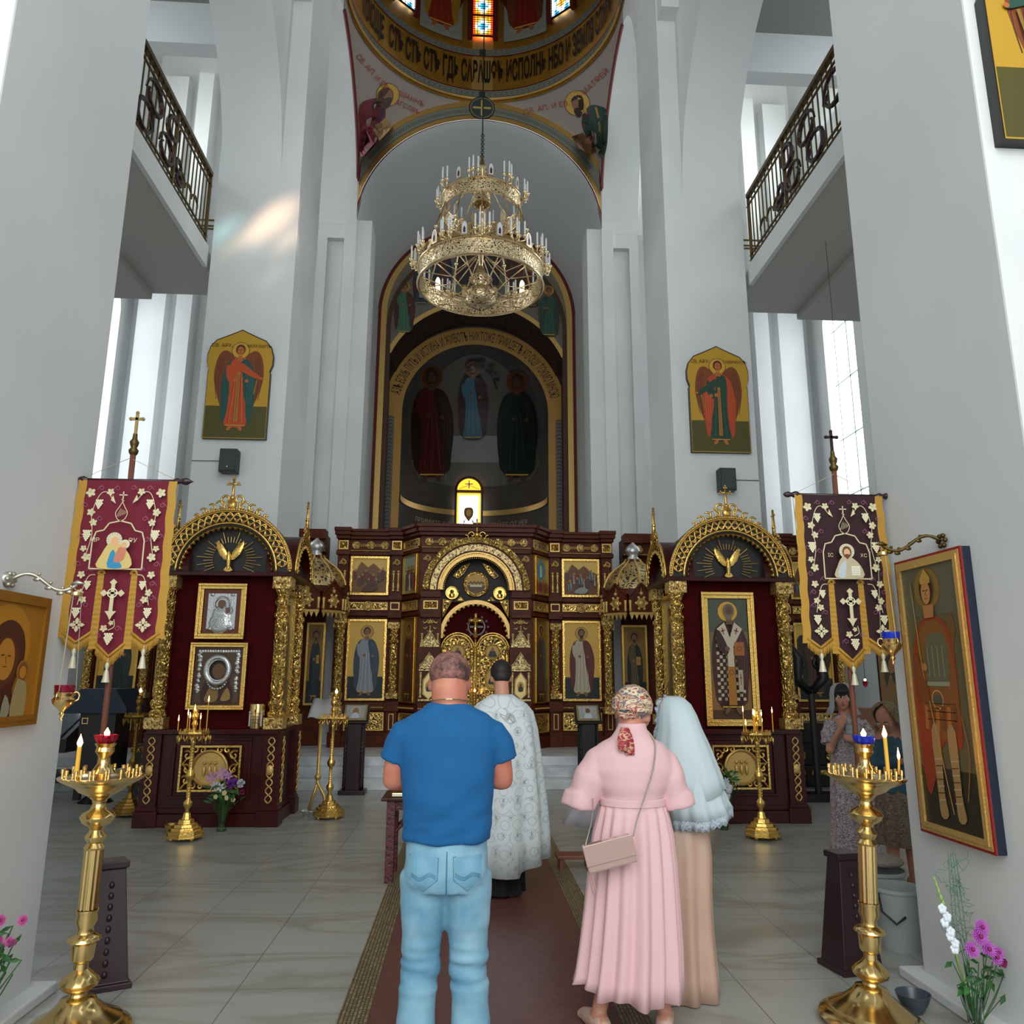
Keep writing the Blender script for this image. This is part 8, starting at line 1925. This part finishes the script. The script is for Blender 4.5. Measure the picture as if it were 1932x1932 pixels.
fuse(b, 'body', SK, li, .012, 3); hb = MB(); hb.sph((0, -.022, .035), .09, 18, sc=(.95, 1.08, 1.05)); hb.tf(hm); hb.build('hair', mat('brown_hair', '#4a3226', .6), li, smooth=True)
tul = mat('lilac_tulle', '#a9a3aa', .8, alpha=.75)
rows = [(lx-.0, ly, 1.05, .07, .06, .0), (lx-.02, ly, 1.0, .14, .10, .02), (lx-.04, ly, .93, .19, .12, .04), (lx-.06, ly, .86, .22, .14, .05), (lx-.07, ly, .80, .24, .15, .06)]
solid(MB().grid(loft_cloth(rows, 90, 9, 1.0, 2), closed=True).build('tulle_cape', tul, li, smooth=True), .003)
rows = [(lx, ly, .9, .12, .1, .02), (lx-.01, ly, .7, .15, .13, .05), (lx-.02, ly, .4, .15, .14, .08), (lx-.02, ly, .12, .15, .14, .1)]
MB().grid(loft_cloth(rows, 90, 10, 1.0, 3), closed=True).build('dress', mat('lilac_cloth', '#9a949d', .8), li, smooth=True)
# ---------------- two women in the right aisle
def floral(name, cols, sc): return scarf_mat(name, cols, sc)
ax_, ay_ = 3.36, 7.2
wa = thing('person', (ax_, ay_, 0), 'person in white scarf and floral ruffled dress, hand to chin, right aisle', 'person')
b = MB(); hm = head(b, V((ax_-.03, ay_-.03, 1.485)), pi-.45, .12, 1.0, neck=V((ax_+.01, ay_, 1.32)))
ell(b, [(ax_, ay_, .8, .14, .11), (ax_, ay_, 1.0, .13, .10), (ax_, ay_, 1.18, .16, .11), (ax_, ay_, 1.28, .15, .09), (ax_, ay_, 1.34, .06, .055)])
el = V((ax_-.20, ay_-.06, 1.02)); wr_ = V((ax_-.13, ay_-.17, 1.23)); b.tube([(ax_-.15, ay_, 1.26), el, wr_], [.05, .042, .026], 12); b.sph(el, .04, 10); hand(b, wr_, (.35, -.05, 1), (-.3, -1, 0), s=-1, curl=1.0, L=.95)
el = V((ax_+.18, ay_-.05, 1.03)); wr_ = V((ax_+.0, ay_-.20, 1.10)); b.tube([(ax_+.15, ay_, 1.26), el, wr_], [.05, .042, .026], 12); b.sph(el, .04, 10); hand(b, wr_, (-1, -.1, .4), (0, -1, .2), s=1, curl=.8, L=.95)
for s in (-1, 1): b.tube([(ax_+s*.08, ay_, .8), (ax_+s*.08, ay_, .45), (ax_+s*.08, ay_, .07)], [.085, .055, .036], 12); foot_(b, ax_+s*.08, ay_, pi)
fuse(b, 'body', SK, wa, .010, 3); facebits(wa, hm)
hb = MB(); hb.sph((0, -.012, .035), .089, 20, sc=(.95, 1.1, 1.05)); hb.sph((0, .045, .06), .055, 12, sc=(1.2, .9, .7)); hb.tf(hm); hb.build('hair', mat('dark_hair'), wa, smooth=True)
ws_ = mat('greyish_white_scarf', '#9c9d9c', .8)
prof = [tuple(v_) for v_ in [(0, -.02, .125, .015, .015), (0, -.02, .118, .06, .05), (0, -.025, .085, .092, .085), (0, -.03, .03, .106, .098), (0, -.03, -.03, .108, .10), (0, -.025, -.09, .115, .11), (0, -.01, -.15, .15, .14)]]
hd = MB().grid(sheet(prof, radians(-230), radians(50), .02, 5)); hd.tf(hm); solid(hd.build('headscarf', ws_, wa, smooth=True), .005)
fm_ = floral('floral_crepe', ['#b8a8ac', '#5c3a34', '#c9bfc0', '#8a7a80', '#4a2c28', '#b5a6aa', '#6a4a48'], 26)
d = MB(); ell(d, [(ax_, ay_, .98, .145, .12), (ax_, ay_, 1.1, .16, .125), (ax_, ay_, 1.22, .175, .125), (ax_, ay_, 1.30, .13, .09), (ax_, ay_, 1.335, .07, .065)], 30)
for s in (-1, 1): el = V((ax_+s*.19, ay_-.05, 1.07)); d.tube([(ax_+s*.13, ay_, 1.26), (ax_+s*.18, ay_-.02, 1.16), el], [.065, .066, .075], 14)
fuse(d, 'bodice', fm_, wa, .011, 2, disp=fold(.012, 20, 20))
rows = [(ax_, ay_, 1.0, .15, .13, .02), (ax_, ay_, .8, .17, .15, .05), (ax_, ay_, .5, .19, .17, .07), (ax_-.01, ay_, .2, .205, .19, .08), (ax_-.01, ay_, .03, .21, .2, .09)]
MB().grid(loft_cloth(rows, 100, 9, 1, 1), closed=True).build('skirt', fm_, wa, smooth=True)
mb = MB()
for k in range(4): mb.grid([[(ax_-.09+.018*j_+.012*sin(k+j_), ay_-.145-.012*(j_ % 2), 1.30-.05*k-.03*i_) for j_ in range(8)] for i_ in range(3)])
solid(mb.build('ruffle', mat('white_ruffle', '#aeb3b6', .8), wa, smooth=True), .004)
bx_, by_ = 3.40, 6.5
wb = thing('person', (bx_, by_, 0), 'person with olive headscarf and denim jacket bowing, half hidden by right pillar', 'person')
b = MB(); hm = head(b, V((bx_-.09, by_-.10, 1.33)), pi-.9, .65, 1.0, neck=V((bx_+.02, by_-.02, 1.22)))
ell(b, [(bx_, by_, .75, .14, .11), (bx_, by_, .95, .13, .10), (bx_, by_, 1.12, .16, .11), (bx_, by_-.01, 1.2, .14, .09), (bx_+.01, by_-.02, 1.24, .06, .05)])
for s in (-1, 1):
    el = V((bx_+s*.18, by_-.04, .96)); wr_ = V((bx_+s*.04, by_-.2, 1.0)); b.tube([(bx_+s*.14, by_, 1.17), el, wr_], [.05, .042, .026], 12); hand(b, wr_, (-s*.6, -.6, .3), (0, 0, 1), s=s, L=.95)
    b.tube([(bx_+s*.08, by_, .78), (bx_+s*.08, by_, .42), (bx_+s*.08, by_, .07)], [.088, .058, .038], 12); foot_(b, bx_+s*.08, by_, pi)
fuse(b, 'body', mat('shaded_skin_tone', '#b98068', .55), wb, .011, 3); facebits(wb, hm)
prof = [(0, -.02, .125, .015, .015), (0, -.02, .118, .06, .05), (0, -.025, .085, .092, .09), (0, -.035, .03, .106, .10), (0, -.045, -.03, .105, .10), (0, -.06, -.09, .11, .10), (0, -.09, -.15, .16, .12)]
hd = MB().grid(sheet(prof, radians(-220), radians(40), .03, 5)); hd.tf(hm); solid(hd.build('headscarf', floral('olive_scarf', ['#6a5c3c', '#7c6c46', '#84744c', '#5a4038', '#6a5c3c', '#7a6844'], 10), wb, smooth=True), .006)
d = MB(); ell(d, [(bx_, by_, .74, .17, .14), (bx_, by_, .9, .165, .135), (bx_, by_, 1.05, .175, .13), (bx_, by_, 1.16, .165, .11), (bx_+.01, by_-.01, 1.23, .08, .07)], 28)
for s in (-1, 1): el = V((bx_+s*.19, by_-.04, .95)); d.tube([(bx_+s*.13, by_, 1.15), el, (bx_+s*.07, by_-.18, 1.0)], [.066, .058, .045], 14)
fuse(d, 'denim_jacket', mat('dark_denim', '#2c4656', .8, color2='#39586a', cs=9), wb, .011, 2, disp=fold(.01, 14, 14))
rows = [(bx_, by_, .78, .16, .13, .02), (bx_, by_, .6, .18, .16, .05), (bx_, by_, .42, .195, .175, .07), (bx_, by_, .34, .2, .18, .08)]
MB().grid(loft_cloth(rows, 100, 10, 1, 2), closed=True).build('skirt', floral('brown_floral', ['#6a5442', '#2c2220', '#8a7660', '#4a3a30', '#927e68', '#3a2c26'], 24), wb, smooth=True)
# ================================================================ camera, light
cd = bpy.data.cameras.new('camera'); cam = bpy.data.objects.new('camera', cd); COL.objects.link(cam)
rt_ = V((AX.x, AY.x, AZ.x)); dn = V((AX.y, AY.y, AZ.y)); fw = V((AX.z, AY.z, AZ.z))
cam.matrix_world = Matrix(((rt_.x, -dn.x, -fw.x, CAM.x), (rt_.y, -dn.y, -fw.y, CAM.y), (rt_.z, -dn.z, -fw.z, CAM.z), (0, 0, 0, 1)))
cd.sensor_width = 36; cd.lens = 36*FPX/1932; cd.clip_start = .05; S.camera = cam
w = bpy.data.worlds.new('daylight'); S.world = w; w.use_nodes = True
w.node_tree.nodes['Background'].inputs[0].default_value = (.88, .96, 1.0, 1); w.node_tree.nodes['Background'].inputs[1].default_value = 1.65
def area(name, loc, rot, sx, sy, e, col=(1, 1, 1)):
    d = bpy.data.lights.new(name, 'AREA'); d.shape = 'RECTANGLE'; d.size = sx; d.size_y = sy; d.energy = e; d.color = col
    o = bpy.data.objects.new(name, d); COL.objects.link(o); o.location = loc; o.rotation_euler = [radians(a) for a in rot]; return o
S.view_settings.view_transform = 'Standard'; S.view_settings.look = 'None'; S.view_settings.gamma = 1; S.view_settings.exposure = 0.15
area('gallery_window_light', (-7.8, 8, 11.5), (0, -55, 0), 3, 6, 130, (.85, .94, 1))
area('gallery_window_light', (7.8, 8, 11.5), (0, 55, 0), 3, 6, 130, (.85, .94, 1))
area('west_window_light', (0, -4.5, 7), (75, 0, 0), 7, 7, 460, (1, .98, .95))
for s in (-1, 1): area('transept_wall_fill', (s*7.8, 14.2, 13.8), (0, 112*s, 0), 2.5, 3, 150 if s < 0 else 240, (.95, 1, 1))  # added fill lamps without windows of their own, brighten the upper end walls
# sunlight thrown through the coloured glass on to the left pier
for (u, v, c, e, r) in ((515, 415, (1, .62, .38), 300, 3.2), (545, 450, (1, .72, .45), 160, 2.0), (480, 440, (1, .80, .55), 120, 1.6), (420, 437, (.45, 1, .95), 150, 1.8), (438, 463, (1, .85, .4), 110, 1.2), (488, 468, (.5, .95, .9), 60, 1.2), (515, 520, (1, .75, .7), 60, 1.3)):
    d = bpy.data.lights.new('coloured_sun_patch', 'SPOT'); d.energy = e*22; d.color = c; d.spot_size = radians(r*1.2); d.spot_blend = 1; d.shadow_soft_size = .12
    o = bpy.data.objects.new('coloured_sun_patch', d); COL.objects.link(o); o.location = (2.0, 6.5, 13.8); t_ = at(u, v, 10.4)
    o.rotation_euler = (t_-V(o.location)).to_track_quat('-Z', 'Y').to_euler()
